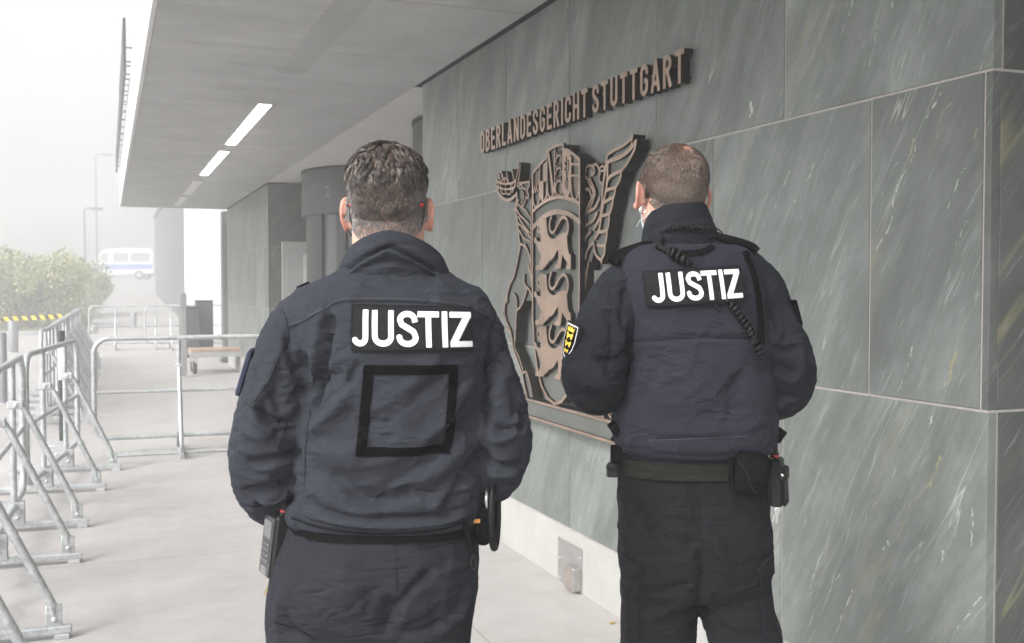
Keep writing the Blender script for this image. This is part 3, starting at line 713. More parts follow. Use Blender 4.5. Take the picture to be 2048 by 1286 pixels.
def GL(ch):
    """strokes of a condensed capital in a box 0..w x 0..1 -> (w, [strokes])"""
    w = 0.50; t = 0.078
    a, b, c, d = t, w - t, t, 1 - t
    def arc(cx, cy, rx, ry, a0, a1, n=10): return [(cx + rx * math.cos(R(q)), cy + ry * math.sin(R(q))) for q in np.linspace(a0, a1, n)]
    m = w / 2; rx = (b - a) / 2; ry = rx * 1.15
    lo, hi = c + ry - 0.0, d - ry
    if ch == 'O': return w, [arc(m, hi, rx, ry, 0, 180) + arc(m, lo, rx, ry, 180, 360) + [(b, hi)]]
    if ch == 'C': return w, [[(b, hi - 0.08)] + arc(m, hi, rx, ry, 0, 180) + arc(m, lo, rx, ry, 180, 360) + [(b, lo + 0.08)]]
    if ch == 'G': return w, [[(b, hi - 0.06)] + arc(m, hi, rx, ry, 0, 180) + arc(m, lo, rx, ry, 180, 360) + [(b, 0.47)], [(m - 0.0, 0.47), (b + t * .0, 0.47)]]
    if ch == 'U': return w, [[(a, 1)] + arc(m, lo, rx, ry, 180, 360) + [(b, 1)]]
    if ch == 'I': return 2 * t, [[(t, 0), (t, 1)]]
    if ch == 'L': return w * .86, [[(a, 1), (a, c), (w * .86, c)]]
    if ch == 'T': return w * .98, [[(0, d), (w * .98, d)], [(w * .49, 0), (w * .49, 1)]]
    if ch == 'H': return w, [[(a, 0), (a, 1)], [(b, 0), (b, 1)], [(a, .5), (b, .5)]]
    if ch == 'N': return w * 1.04, [[(a, 0), (a, 1)], [(b + .02, 0), (b + .02, 1)], [(a, 1 - .02), (b + .02, .02)]]
    if ch == 'E': return w * .88, [[(w * .88, d), (a, d), (a, c), (w * .88, c)], [(a, .51), (w * .82, .51)]]
    if ch == 'A': return w * 1.1, [[(t * .9, 0), (w * .55, 1 - .03), (w * 1.1 - t * .9, 0)], [(w * .24, .27), (w * .86, .27)]]
    if ch == 'D': return w, [[(a, c), (a, d), (m, d)] + arc(m - .03, hi - .0, rx + .03, ry, 90, 0, 6) + arc(m - .03, lo, rx + .03, ry, 0, -90, 6) + [(a, c)]]
    if ch == 'B': return w, [[(a, .52), (a, d), (m, d)] + arc(m - .02, .76, rx - .0, .162, 90, -90, 8) + [(a, .53)], [(a, .53), (a, c), (m, c)] + arc(m - .02, .31, rx + .02, .23, -90, 90, 8)]
    if ch == 'R': return w * 1.02, [[(a, 0), (a, d), (m, d)] + arc(m - .02, .725, rx, .197, 90, -90, 8) + [(a, .528)], [(m - .02, .52), (b + .02, 0)]]
    if ch == 'S': return w, [[(b, .70)] + arc(m, .735, rx, .187, 0, 180, 9) + [(a + .02, .63), (m, .5), (b - .02, .38)] + arc(m, .265, rx, .187, 0, -180, 9) + [(a, .31)]]
def glyph(ch, t=0.078, cell=0.014):
    w, st = GL(ch); p = Plate(-0.05, w + 0.05, -0.05, 1.05, cell)
    for s in st: p.stroke(s, t, 0, butt=True)
    return w, p
txt = 'OBERLANDESGERICHT STUTTGART'
adv = []; x = 0; gap = 0.17
for ch in txt:
    if ch == ' ': x += 0.20; continue
    w = GL(ch)[0]; adv.append((ch, x, w)); x += w + gap
total = x - gap; Y_L, Y_R = 6.03, 3.625; LH = 0.132; sx = (Y_L - Y_R) / total
lett = empty('wall_lettering', (WX, Y_L, 2.32), label='raised bronze letters reading OBERLANDESGERICHT STUTTGART on the slate wall', cat='lettering')
cache = {}
for ch, x, w in adv:
    if ch not in cache:
        _, p = glyph(ch)
        v, f = p.mesh(0.012, 0.052); v = np.array(v)
        fr = [0 if min(v[i][2] for i in q) > 0.05 else 1 for q in f]
        o = mesh_np('letter', wall_map(np.c_[v[:, 0] * sx, v[:, 1] * LH, v[:, 2]], 0.0), f, None, None, mats=[M_bronze, M_bronze_dk], midx=fr)
        cache[ch] = o.data; bpy.data.objects.remove(o)
    o = bpy.data.objects.new('letter', cache[ch]); link(o, lett); o.location = (0, -x * sx, 0)
mb = MB()
for ch, x, w in adv:
    for q in (0.2, 0.8): mb.tube([(0.0, -(x + w * 0.5) * sx, LH * q), (-0.013, -(x + w * .5) * sx, LH * q)], 0.004, 6)
mb.build('mounting_pin', M_bronze_dk, lett)

# ================================================================ COAT OF ARMS
SH = 0.105; SU = 0.075                      # how far shield and supporters stand off the wall
def back(px, py, d):
    """direction through a measured point of the photograph onto the relief plane (measuring only)"""
    x = (px - 1024) / FPX; y = -(py - 643) / FPX
    fw = math.cos(PITCH) + y * math.sin(PITCH); up = y * math.cos(PITCH) - math.sin(PITCH)
    X = x * math.cos(YAW) + fw * math.sin(YAW); Y = fw * math.cos(YAW) - x * math.sin(YAW)
    t = (WX - d) / X
    return (-Y * t, CAM_H + up * t)          # plate coordinates: u = -Y, v = z
ZA = (970, 250, 6.43); ZB = (1130, 250, 4.147); ZC = (1000, 440, 5.356); ZD = (1000, 650, 4.946); ZE = (940, 240, 3.571)
def tr(z, pts, d=SU): return [back(z[0] + a / z[2], z[1] + b / z[2], d) for a, b in pts]
arms = empty('coat_of_arms', (WX, 4.77, 0.9), label='large bronze relief coat of arms with three lions, stag and griffin on the slate wall', cat='coat of arms')
def put(name, p, h0, h1, front, side=None):
    v, f = p.mesh(h0, h1); v = np.array(v)
    if not len(f): return None
    fr = [0 if min(v[i][2] for i in q) > h1 - 1e-4 else 1 for q in f]
    o = mesh_np(name, wall_map(v, WX), f, None, None, mats=[front, side or M_bronze_dk], midx=fr)
    return child_of(o, arms)
CELL = 0.0035
u0, u1, v0, v1 = -5.80, -3.75, 0.78, 2.25
lw = 0.0075
# shield outline, symmetric about its axis
uc = -4.775; hw = 0.29
prof = [(hw, 2.05), (hw, 1.9), (hw, 1.7), (hw, 1.5), (hw * .985, 1.36), (hw * .93, 1.23), (hw * .80, 1.11), (hw * .58, 1.01), (hw * .30, 0.955), (0, 0.935)]
rightp = [(uc + a, b) for a, b in prof]; leftp = [(uc - a, b) for a, b in prof]
shield_poly = leftp + rightp[::-1][1:]
crown = [(-hw, 2.105), (-hw * .7, 2.135), (-hw * .37, 2.165), (-hw * .345, 2.165), (-hw * .345, 2.195), (0, 2.21), (hw * .345, 2.205), (hw * .345, 2.17), (hw * .7, 2.15), (hw, 2.112)]
crown = [(uc + a, b) for a, b in crown]
body = Plate(u0, u1, v0, v1, CELL)
body.poly(shield_poly + [(uc + hw, 1.9)]); body.poly([(uc - hw, 1.9)] + crown + [(uc + hw, 1.9)])
put('shield_body', body, 0.02, SH - 0.014, M_plate)
ln = Plate(u0, u1, v0, v1, CELL)
ln.stroke(leftp + rightp[::-1][1:], lw, 0)
ln.stroke([leftp[0]] + crown + [rightp[0]], lw)
def arch(z_side, z_mid, hwid=hw): return [(uc + hwid * q, z_mid - (z_mid - z_side) * q * q) for q in np.linspace(-1, 1, 15)]
ln.stroke(arch(1.905, 1.955), 0.008); ln.stroke(arch(1.82, 1.885), 0.0125)
# crown: six small shields
xe = np.linspace(-hw, hw, 7)
for k in range(1, 6): ln.stroke([(uc + xe[k], 2.20 if k in (2, 3, 4) else 2.13), (uc + xe[k], 1.96)], 0.0045)
for k in range(6):
    a, b = uc + xe[k] + .004, uc + xe[k + 1] - .004; m = (a + b) / 2; zb = 1.955 - 0.05 * ((m - uc) / hw) ** 2 + 0.006
    ln.stroke([(a, zb + .07), (a + .004, zb + .035), (a + .02, zb + .012), (m, zb), (b - .02, zb + .012), (b - .004, zb + .035), (b, zb + .07)], 0.005, 3)
    if k == 1:
        ln.poly([(m, 2.05), (b, 2.05), (b, 2.145), (m, 2.135)]); ln.poly([(a, 2.05), (m, 2.05), (m, zb), (a + .01, zb + .02)]); ln.stroke([(a, 2.05), (b, 2.05)], .003)
    if k == 2: ln.stroke([(a + .012, 2.18), (b - .015, zb + .03)], 0.010); 
    if k == 3:
        for q in range(3):
            zz = 2.15 - q * .062
            ln.stroke([(a + .008, zz - .02), (a + .02, zz), (m, zz + .008), (b - .02, zz), (b - .008, zz - .02)], .004, 3)
            for e in (-.022, -.008, .008, .022): ln.stroke([(m + e, zz + .004), (m + e * 1.3, zz + .026)], .0025)
    if k == 4:
        ln.poly([(a, 2.19), (b, 2.165), (b, zb + .05), (b - .02, zb + .012), (m, zb), (a + .02, zb + .012), (a, zb + .05)])
        for s_ in ([(m - .005, 2.14), (m + .002, 2.10), (m - .006, 2.07), (m + .004, 2.04)], [(m, 2.10), (m - .022, 2.115)], [(m, 2.09), (m - .02, 2.08)], [(m + .003, 2.045), (m - .012, 2.015), (m - .006, 1.995)], [(m + .004, 2.05), (m + .012, 2.02), (m + .010, 1.985)], [(m + .012, 2.06), (m + .024, 2.09), (m + .018, 2.12)]):
            ln.stroke(s_, .0055, 3, cut=True)
    if k == 5: ln.stroke([(a, 2.10), (b, 2.088)], .006); ln.stroke([(a, 2.045), (b, 2.035)], .006)
    if k == 0: 
        z_ = 2.03
        ln.stroke([(a, z_), (a + .012, z_ - .03), (a + .024, z_ + .005), (a + .038, z_ - .03), (a + .05, z_ + .005), (a + .064, z_ - .03), (b, z_)], .0035)
put('shield_lines', ln, SH - 0.016, SH, M_bronze)
# brown enamel fields
p = Plate(u0, u1, v0, v1, CELL)
a, b = uc + xe[0] + .008, uc + xe[1] - .008; p.poly([(a, 2.03), (a, 2.10), (b, 2.125), (b, 2.03)])
a, b = uc + xe[5] + .008, uc + xe[6] - .008; p.poly([(a, 2.11), (a, 2.145), (b, 2.115), (b, 2.10)]); p.poly([(a, 1.99), (a, 2.035), (b, 2.028), (b, 1.97), ((a + b) / 2, 1.945)])
put('crown_fields', p, SH - 0.015, SH - 0.010, M_brown, M_brown)
# three lions passant
lion = [(430, 625), (440, 598), (458, 582), (485, 577), (503, 585), (518, 572), (522, 640), (528, 700), (536, 750), (560, 790), (590, 806), (620, 800), (655, 770), (700, 752), (725, 752), (738, 775), (742, 830), (745, 890), (750, 930), (762, 985), (782, 1000), (782, 1150), (733, 1150), (731, 1128), (740, 1108), (752, 1098),
        (745, 1075), (715, 1035), (692, 985), (682, 1050), (672, 1130), (610, 1130), (608, 1102), (618, 1085), (640, 1075), (648, 1000), (645, 925), (622, 960), (598, 1005), (570, 1030), (545, 1040), (540, 1055), (515, 1080), (480, 1122), (402, 1122), (400, 1080), (415, 1068), (440, 1068), (448, 1030), (465, 978), (452, 940), (432, 905), (420, 860), (408, 832), (388, 822), (387, 775), (398, 762), (412, 772), (416, 800), (440, 818), (458, 815), (462, 795), (448, 790), (462, 770), (456, 745), (444, 700), (440, 660)]
for name_z, dz in (('upper', None), ('middle', 0), ('lower', None)):
    base = tr(ZC, lion, SH)
    if name_z == 'upper': dz = back(1100, 539, SH)[1] - back(1100, 650, SH)[1]
    if name_z == 'lower': dz = back(1100, 755, SH)[1] - back(1100, 650, SH)[1]
    p = Plate(u0, u1, v0, v1, 0.0028)
    sft = lambda P, s=1.0: [(x, y + dz) for x, y in P]
    p.poly(sft(base)); p.stroke(sft(tr(ZC, [(735, 790), (752, 720), (748, 650), (725, 600), (695, 588), (665, 615), (630, 680), (595, 735), (565, 725), (552, 680), (556, 620), (572, 568)], SH)), 0.0085, 5, r2=0.007)
    p.stroke(sft(tr(ZC, [(428, 632), (424, 680), (436, 708), (455, 712)], SH)), 0.0065, 4)
    put('lion', p, SH - 0.017, SH + 0.012, M_bronze)
# ---- supporters: stag (left) and griffin (right)
sb = Plate(u0, u1, v0, v1, CELL); sl_ = Plate(u0, u1, v0, v1, CELL)
def L(z, pts, r=lw, sm=5, r2=None, both=True):
    q = tr(z, pts); sl_.stroke(q, r, sm, r2=r2)
    if both: sb.stroke(q, r * 0.98, sm, r2=r2 and r2 * .98)
# antlers
L(ZA, [(150, 715), (142, 770), (160, 840), (200, 915), (260, 962), (320, 960), (370, 925), (408, 880)], .009)
L(ZA, [(150, 715), (175, 735), (205, 750), (255, 758), (300, 755), (350, 745), (392, 715)], .005)
L(ZA, [(160, 790), (195, 812), (260, 826), (330, 818), (385, 790), (395, 700)], .005)
for P in ([(178, 628), (190, 690), (212, 745)], [(206, 600), (235, 680), (252, 745)], [(278, 612), (290, 690), (300, 752)], [(345, 575), (360, 650), (375, 720)], [(432, 490), (420, 600), (398, 700), (375, 800), (345, 868)], [(452, 497), (442, 640), (415, 790)],
          [(203, 750), (200, 830), (222, 885), (258, 885)], [(262, 760), (265, 860), (295, 892), (325, 875), (328, 765)], [(348, 745), (345, 868)], [(215, 745), (222, 690), (206, 600)], [(300, 752), (262, 680), (250, 700)], [(160, 720), (172, 790), (160, 840)]):
    L(ZA, P, .0045, 4)
# stag head and neck
L(ZA, [(440, 745), (500, 743), (545, 733), (568, 735), (568, 775), (550, 815), (545, 865), (562, 905), (552, 945), (525, 928), (510, 990), (480, 1060)], .006, 3)
L(ZA, [(470, 800), (500, 815), (530, 832)], .0045); L(ZA, [(430, 790), (455, 765), (475, 790), (452, 820), (432, 800)], .0045)
L(ZA, [(485, 850), (495, 920), (476, 1000), (478, 1060)], .005); L(ZA, [(405, 882), (408, 960), (375, 1100)], .007); L(ZA, [(405, 940), (418, 1005), (398, 1095)], .005)
L(ZE, [(315, 655), (330, 600), (345, 570)], .006)
L(ZE, [(325, 640), (335, 700), (345, 790), (350, 850), (357, 895), (345, 960), (330, 1040), (310, 1120), (282, 1175), (265, 1240), (262, 1300)], .007)
for P in ([(330, 590), (365, 622), (400, 650), (425, 695)], [(333, 640), (360, 685), (395, 715), (420, 742)], [(345, 690), (380, 750), (425, 805)], [(352, 790), (385, 845), (428, 865)], [(362, 885), (392, 905), (418, 950), (432, 1010)], [(345, 740), (400, 790), (432, 845)], [(418, 1040), (428, 1090), (437, 1150)]):
    L(ZE, P, .0055, 4, r2=.004)
L(ZE, [(436, 560), (434, 700), (435, 900), (434, 1040), (440, 1150)], .005)
L(ZC, [(262, 265), (295, 330), (322, 430), (332, 560)], .007, 4, r2=.005); L(ZC, [(302, 490), (320, 585), (350, 735)], .006)
L(ZC, [(258, 590), (262, 690), (310, 745), (350, 840)], .006); L(ZC, [(288, 735), (255, 850), (215, 930), (178, 965)], .006); L(ZC, [(178, 965), (168, 1100), (160, 1290)], .006)
L(ZC, [(145, 790), (172, 840), (180, 960)], .006); L(ZC, [(100, 700), (62, 850), (45, 960), (62, 1080), (112, 1200), (122, 1290)], .007)
L(ZC, [(45, 915), (32, 940), (45, 965), (30, 985), (36, 1020)], .005)
L(ZC, [(350, 860), (352, 1010)], .004)
L(ZD, [(62, 30), (112, 110), (130, 230), (170, 350), (215, 480), (240, 600), (268, 720)], .006); L(ZD, [(158, 0), (142, 200), (190, 330), (232, 470)], .005); L(ZD, [(215, 480), (260, 470), (300, 600), (318, 715)], .005)
# solid body of the stag
sb.poly(tr(ZE, [(325, 600), (400, 560), (440, 560), (438, 1290), (262, 1290), (282, 1175), (310, 1120), (345, 960), (357, 895), (345, 790)])); sb.poly(tr(ZA, [(375, 1100), (408, 900), (430, 780), (500, 743), (568, 735), (545, 865), (562, 905), (552, 945), (510, 990), (500, 1100), (560, 1290), (420, 1290)]))
sb.poly(tr(ZC, [(100, 700), (260, 590), (350, 560), (350, 840), (288, 735), (215, 930), (178, 965), (160, 1290), (122, 1290), (62, 1080), (45, 960)]))
sb.poly(tr(ZD, [(62, 30), (158, 0), (142, 200), (190, 330), (235, 450), (300, 600), (318, 715), (262, 715), (215, 480), (112, 110)]))
# griffin wing
for P, rr in (([(345, 280), (352, 250), (370, 232), (420, 203), (490, 165), (540, 120), (560, 90)], .007), ([(560, 90), (552, 140), (545, 190)], .005), ([(350, 322), (365, 300), (400, 288), (470, 258), (525, 215), (560, 175), (588, 133)], .009),
              ([(588, 133), (580, 190), (555, 245), (510, 325), (465, 380)], .007), ([(465, 380), (420, 400), (370, 432), (345, 480)], .008), ([(345, 280), (330, 400), (312, 520), (302, 700), (280, 785), (238, 862)], .008), ([(352, 322), (348, 480), (320, 640), (298, 770), (280, 880), (250, 940)], .008),
              ([(465, 380), (458, 440), (420, 512), (372, 530), (335, 548)], .0075), ([(420, 512), (405, 590), (375, 612), (320, 643)], .0075), ([(400, 600), (388, 680), (362, 735), (302, 755)], .0075), ([(366, 745), (362, 815), (342, 872), (272, 890)], .0075), ([(347, 880), (342, 945), (322, 998), (265, 995)], .0075),
              ([(330, 1000), (325, 1070), (302, 1112), (302, 1140)], .007), ([(302, 1125), (262, 1088), (243, 1040), (235, 980)], .007),
              ([(170, 440), (168, 385), (185, 345), (212, 336), (235, 350), (245, 388), (228, 412), (215, 400), (228, 385)], .0065), ([(232, 335), (255, 325), (275, 350), (290, 395), (283, 440), (290, 475), (302, 480)], .006), ([(285, 365), (300, 345), (322, 345), (325, 375), (292, 382)], .005),
              ([(170, 440), (188, 446), (205, 490), (225, 530), (235, 572), (215, 620), (185, 690), (168, 745)], .0075), ([(175, 532), (200, 540), (218, 590)], .0075), ([(205, 440), (230, 500), (250, 560), (230, 630), (195, 720)], .0055),
              ([(168, 745), (166, 830), (158, 940), (150, 1000), (158, 1100), (172, 1290)], .006), ([(285, 608), (252, 680), (192, 722)], .008), ([(262, 730), (232, 790), (175, 832)], .008), ([(210, 890), (175, 925), (160, 985)], .008), ([(235, 975), (190, 1030), (163, 1120)], .008), ([(192, 1145), (182, 1230), (172, 1300)], .006),
              ([(140, 440), (130, 520), (128, 600), (145, 680), (160, 760)], .006), ([(150, 470), (140, 560), (135, 640)], .005), ([(132, 760), (146, 850), (148, 950)], .005)):
    L(ZB, P, rr, 4)
L(ZC, [(882, 0), (885, 200), (890, 335), (915, 600)], .006); L(ZC, [(945, 460), (925, 590), (905, 770), (880, 900), (868, 980)], .007); L(ZC, [(835, 785), (866, 800), (878, 870), (868, 1000)], .006); L(ZC, [(860, 800), (852, 900), (850, 990)], .005)
sb.poly(tr(ZB, [(345, 280), (560, 90), (545, 190), (588, 133), (555, 245), (465, 380), (405, 590), (366, 745), (330, 1000), (302, 1140), (240, 1050), (235, 975), (160, 1290), (150, 1000), (168, 740), (235, 572), (170, 440), (185, 345), (255, 325), (300, 345)]))
# hind quarters of the griffin, mirrored counterpart of the stag down to the ledge
mir = lambda P: [(2 * uc - a, b) for a, b in P]
for P in ([(62, 30), (112, 110), (130, 230), (170, 350), (215, 480), (240, 600), (268, 720)], [(158, 0), (142, 200), (190, 330), (232, 470)]):
    q = mir(tr(ZD, P)); sl_.stroke(q, .006, 4); sb.stroke(q, .006, 4)
for P in ([(100, 700), (62, 850), (45, 960), (62, 1080), (112, 1200), (122, 1290)], [(288, 735), (255, 850), (215, 930), (178, 965)], [(160, 560), (100, 700)]):
    q = mir(tr(ZC, P)); sl_.stroke(q, .006, 4); sb.stroke(q, .006, 4)
sb.poly(mir(tr(ZC, [(100, 700), (160, 560), (350, 560), (350, 840), (288, 735), (215, 930), (178, 965), (160, 1290), (122, 1290), (62, 1080), (45, 960)]))); sb.poly(mir(tr(ZD, [(62, 30), (158, 0), (142, 200), (190, 330), (235, 450), (300, 600), (318, 715), (262, 715), (215, 480), (112, 110)])))
# tail tuft and paw curls near the ledge
for P in ([(950, 885), (985, 868), (1015, 880), (1020, 920), (995, 905)], [(1060, 800), (1068, 860), (1090, 910), (1125, 940)], [(1078, 790), (1095, 860), (1130, 900)], [(920, 880), (950, 905), (985, 915)]): L(ZD, P, .006, 4)
sb.D = np.maximum(sb.D, -body.D + 0.004)     # supporters stop at the shield's edge
sl_.D = np.maximum(sl_.D, -body.D + 0.002)
put('supporter_bodies', sb, 0.016, SU - 0.014, M_plate); put('supporter_lines', sl_, SU - 0.0165, SU, M_bronze)
# ledge
yl, yr = 5.62, 3.93
p = Plate(-yl - .05, -yr + .05, 0.78, 0.95, CELL); p.poly([(-yl, .822), (-yr, .822), (-yr, .912), (-yl, .912)]); put('ledge', p, 0.012, SU - 0.012, M_plate)
p = Plate(-yl - .05, -yr + .05, 0.78, 0.95, CELL); p.stroke([(-yl, .822), (-yr, .822)], .0065, butt=True); p.stroke([(-yl, .912), (-yr, .912)], .0065, butt=True); put('ledge_lines', p, 0.010, SU, M_bronze)
# ================================================================ BARRIERS
def galv():
    m, nt, b = newmat('galvanised_steel'); v = coords(nt)
    vo = nt.nodes.new('ShaderNodeTexVoronoi'); setin(vo, Scale=55.0); nt.links.new(v, vo.inputs['Vector'])
    n1 = noise_n(nt, v, 9, 4, 0.6)
    t = math_(nt, 'ADD', math_(nt, 'MULTIPLY', vo.outputs['Color'], 0.35), math_(nt, 'MULTIPLY', n1, 0.65))
    c = mixc(nt, ramp(nt, t, [(0.3, 0.0), (0.7, 1.0)]), (0.36, 0.38, 0.39), (0.58, 0.60, 0.61))
    ru = ramp(nt, noise_n(nt, coords(nt, loc=(2, 5, 1)), 14, 4, 0.6), [(0.66, 0.0), (0.74, 1.0)])
    c = mixc(nt, math_(nt, 'MULTIPLY', ru, 0.3), c, (0.25, 0.21, 0.17))
    nt.links.new(c, b.inputs['Base Color']); setin(b, Metallic=0.55); nt.links.new(ramp(nt, n1, [(0.3, 0.35), (0.7, 0.55)]), b.inputs['Roughness'])
    return m
M_galv = galv(); M_galv2 = plain('steel_tape', (0.5, 0.51, 0.52), 0.5, metal=0.4)
def round_frame(L_, z0, z1, rc, n=8):
    P = []
    for cx, cz, a0 in ((L_ - rc, z1 - rc, 90), (L_ - rc, z0 + rc, 0), (-L_ + rc, z0 + rc, -90), (-L_ + rc, z1 - rc, -180)):
        for k in range(n + 1):
            a = R(a0 - 90 * k / n); P.append((0, cx + rc * math.cos(a), cz + rc * math.sin(a)))
    return P
def make_barrier(L_=1.03, foot=0.45, rt=0.0215, top=1.05, plate=False):
    """frame lies in the local YZ plane, braces and foot ends reach towards +X"""
    r = empty('crowd_barrier', (0, 0, 0), cat='barrier')
    mb = MB(); v, f = tube_np(round_frame(L_, 0.16, top, 0.13), rt, 12, closed=True); mb.add(v, f); mb.build('frame', M_galv, r, True)
    mb = MB(); mb.tube([(0, -L_, 0.57), (0, L_, 0.57)], 0.0165, 10); mb.build('mid_rail', M_galv, r, True)
    for s in (-1, 1):
        y = s * foot
        mb = MB(); mb.tube([(0, y, 0.07), (0, y, top)], 0.0195, 10); mb.build('upright', M_galv, r, True)
        mb = MB(); mb.box(-0.43, 0.43, y - 0.02, y + 0.02, 0.022, 0.055, 0.004); ft = mb.build('foot', M_galv, r)
        for xx in (0.39, -0.39): MB().box(xx - 0.03, xx + 0.03, y - 0.025, y + 0.025, 0.0, 0.022, 0.003).build('foot_pad', M_galv2, ft)
        mb = MB(); mb.box(-0.11, 0.06, y - 0.028, y - 0.0215, 0.05, 0.19, 0.002); mb.box(-0.11, 0.06, y + 0.0215, y + 0.028, 0.05, 0.19, 0.002)
        for xx, zz in ((-0.07, 0.15), (0.02, 0.09)):
            v, f = ellipsoid((xx, y - 0.03, zz), (0.013, 0.007, 0.013), None, 8, 6); mb.add(v, f)
        mb.build('gusset_plate', M_galv, r)
        # brace with flattened ends
        mb = MB(); mb.tube([(0.045, y, 0.79), (0.075, y, 0.745), (0.355, y, 0.14)], [0.0165, 0.019, 0.0205], 10)
        b0 = Vector((0.355, y, 0.14)); mb.box(0.325, 0.392, y - 0.007, y + 0.007, 0.045, 0.15, 0.004)
        mb.tube([(0.345, y, 0.162), (0.358, y, 0.10)], [0.021, 0.012], 8)
        br = mb.build('brace', M_galv, r, True)
        mb = MB(); v, f = ellipsoid((0.36, y - 0.012, 0.085), (0.013, 0.008, 0.013), None, 10, 6); mb.add(v, f); v, f = ellipsoid((0.36, y + 0.012, 0.085), (0.013, 0.008, 0.013), None, 10, 6); mb.add(v, f); mb.build('bolt', M_galv2, br)
        mb = MB(); mb.box(-0.03, 0.062, y - 0.026, y + 0.026, 0.765, 0.815, 0.006); v, f = ellipsoid((0.02, y - 0.03, 0.79), (0.014, 0.009, 0.014), None, 8, 6); mb.add(v, f); mb.build('clamp', M_galv2, r)
    if plate:
        mb = MB(); mb.box(-0.10, 0.10, -L_ + .1, L_ - .1, 0.004, 0.018, 0.003)
        for k in range(int((2 * L_ - .3) / 0.12)): mb.box(-0.09, 0.09, -L_ + .15 + k * .12, -L_ + .17 + k * .12, 0.018, 0.024, 0.002)
        mb.build('ribbed_base_plate', M_galv2, r)
    return r
def copy_tree(o, parent=None):
    c = o.copy(); C.objects.link(c); c.parent = parent
    for ch in list(o.children): copy_tree(ch, c)
    return c
def place(o, x, y, rz, label, group):
    o.location = (x, y, 0); o.rotation_euler = (0, 0, rz); o['label'] = label; o['group'] = group
bar0 = make_barrier()
G1 = 'steel barriers lined up along the left of the pavement'
rows = [(-0.59, 4.44, 0.0, 'nearest galvanised barrier, cut by the lower left corner of the photo'),
        (-0.565, 6.67, R(-1.5), 'second galvanised barrier from the camera, its braces reaching over the pavement'),
        (-0.39, 8.83, R(-7.5), 'third galvanised barrier, joined to the one that crosses the pavement')]
for i, (x, y, rz, lab) in enumerate(rows):
    o = bar0 if i == 0 else copy_tree(bar0); place(o, x, y, rz, lab, G1)
far = 'galvanised barrier in the packed row receding into the mist'
words = ['first', 'second', 'third', 'fourth', 'fifth']
# a closely nested stack of barriers standing one behind the other
for k in range(13):
    o = copy_tree(bar0); place(o, -0.62 + 0.004 * k + 0.02 * (k % 2), 13.0 + 0.80 * k, R(0.8 * ((k * 7) % 3 - 1) - 1), far, 'packed steel barriers receding into the mist')
cross = make_barrier(1.14, 0.42, plate=True)
place(cross, 1.02, 10.0, R(-90) + R(-1), 'galvanised barrier standing across the pavement, left of the officers', 'barriers across the pavement')
o = copy_tree(bar0); place(o, 0.62, 26.6, R(-92), 'far faint barrier across the pavement, left one of the two', 'barriers across the pavement')
o = copy_tree(bar0); place(o, 2.2 - 0.35, 26.4, R(-89), 'far faint barrier across the pavement beside the white wall', 'barriers across the pavement')

# black belt post with a round foot
r = empty('barrier_post', (-0.42, 10.97, 0), label='black post with white reflective band on a round steel foot among the barriers', cat='post')
M_black = plain('matt_black', (0.02, 0.02, 0.022), 0.5); M_white = plain('white_plastic', (0.7, 0.7, 0.7), 0.5, var=0.05)
mb = MB(); mb.tube([(0, 0, 0.02), (0, 0, 1.02)], 0.03, 16); mb.build('tube', M_black, r, True)
mb = MB(); mb.tube([(0, 0, 1.02), (0, 0, 1.09)], 0.036, 16); mb.build('head', M_black, r, True)
mb = MB(); mb.tube([(0, 0, 0.62), (0, 0, 0.95)], 0.032, 16); mb.build('reflective_band', M_white, r, True)
mb = MB(); v, f = loft([(0, 0, 0.0, .19, .19, .19, 2), (0, 0, .012, .19, .19, .19, 2), (0, 0, .03, .06, .06, .06, 2)], 32); mb.add(v, f); mb.build('foot', M_galv2, r, True)

# flatbed trolley beyond the cross barrier
ty = 19.2
r = empty('flatbed_trolley', (1.95, ty, 0), label='flatbed trolley with a wooden deck on castors by the slate wall', cat='trolley')
mb = MB(); mb.box(-0.62, 0.52, -0.35, 0.35, 0.37, 0.42, 0.006); mb.build('deck', plain('worn_plywood', (0.42, 0.30, 0.23), 0.7, var=0.2, scale=6), r)
mb = MB(); mb.box(-0.64, 0.54, -0.37, -0.33, 0.29, 0.37, 0.004); mb.box(-0.64, 0.54, 0.33, 0.37, 0.29, 0.37, 0.004); mb.build('deck_frame', M_galv2, r)
for sx_ in (-0.55, 0.42):
    for sy_ in (-0.28, 0.28):
        mb = MB(); v, f = tube_np([(-0.03 + sx_, sy_, 0.09), (0.03 + sx_, sy_, 0.09)], 0.09, 18); mb.add(v, f); w = mb.build('castor', M_black, r, True)
        mb = MB(); mb.box(sx_ - .045, sx_ - .035, sy_ - .04, sy_ + .05, .09, .30); mb.box(sx_ + .035, sx_ + .045, sy_ - .04, sy_ + .05, .09, .30); mb.build('fork', M_galv2, w)
for xx in (0.47, 0.30):
    mb = MB(); mb.tube([(xx, -0.3, 0.1), (xx, -0.3, 1.42)], 0.022, 10); mb.build('push_post', M_galv2, r, True)
r = empty('square_post', (1.18, 18.35, 0), label='grey square steel post standing beside the trolley', cat='post')
mb = MB(); mb.box(-0.05, 0.05, -0.05, 0.05, 0.012, 1.40, 0.006); mb.build('shaft', plain('post_grey', (0.30, 0.30, 0.30), 0.5, metal=.3), r)
mb = MB(); mb.box(-0.11, 0.11, -0.11, 0.11, 0, 0.012, 0.002); mb.build('base_plate', M_galv2, r)
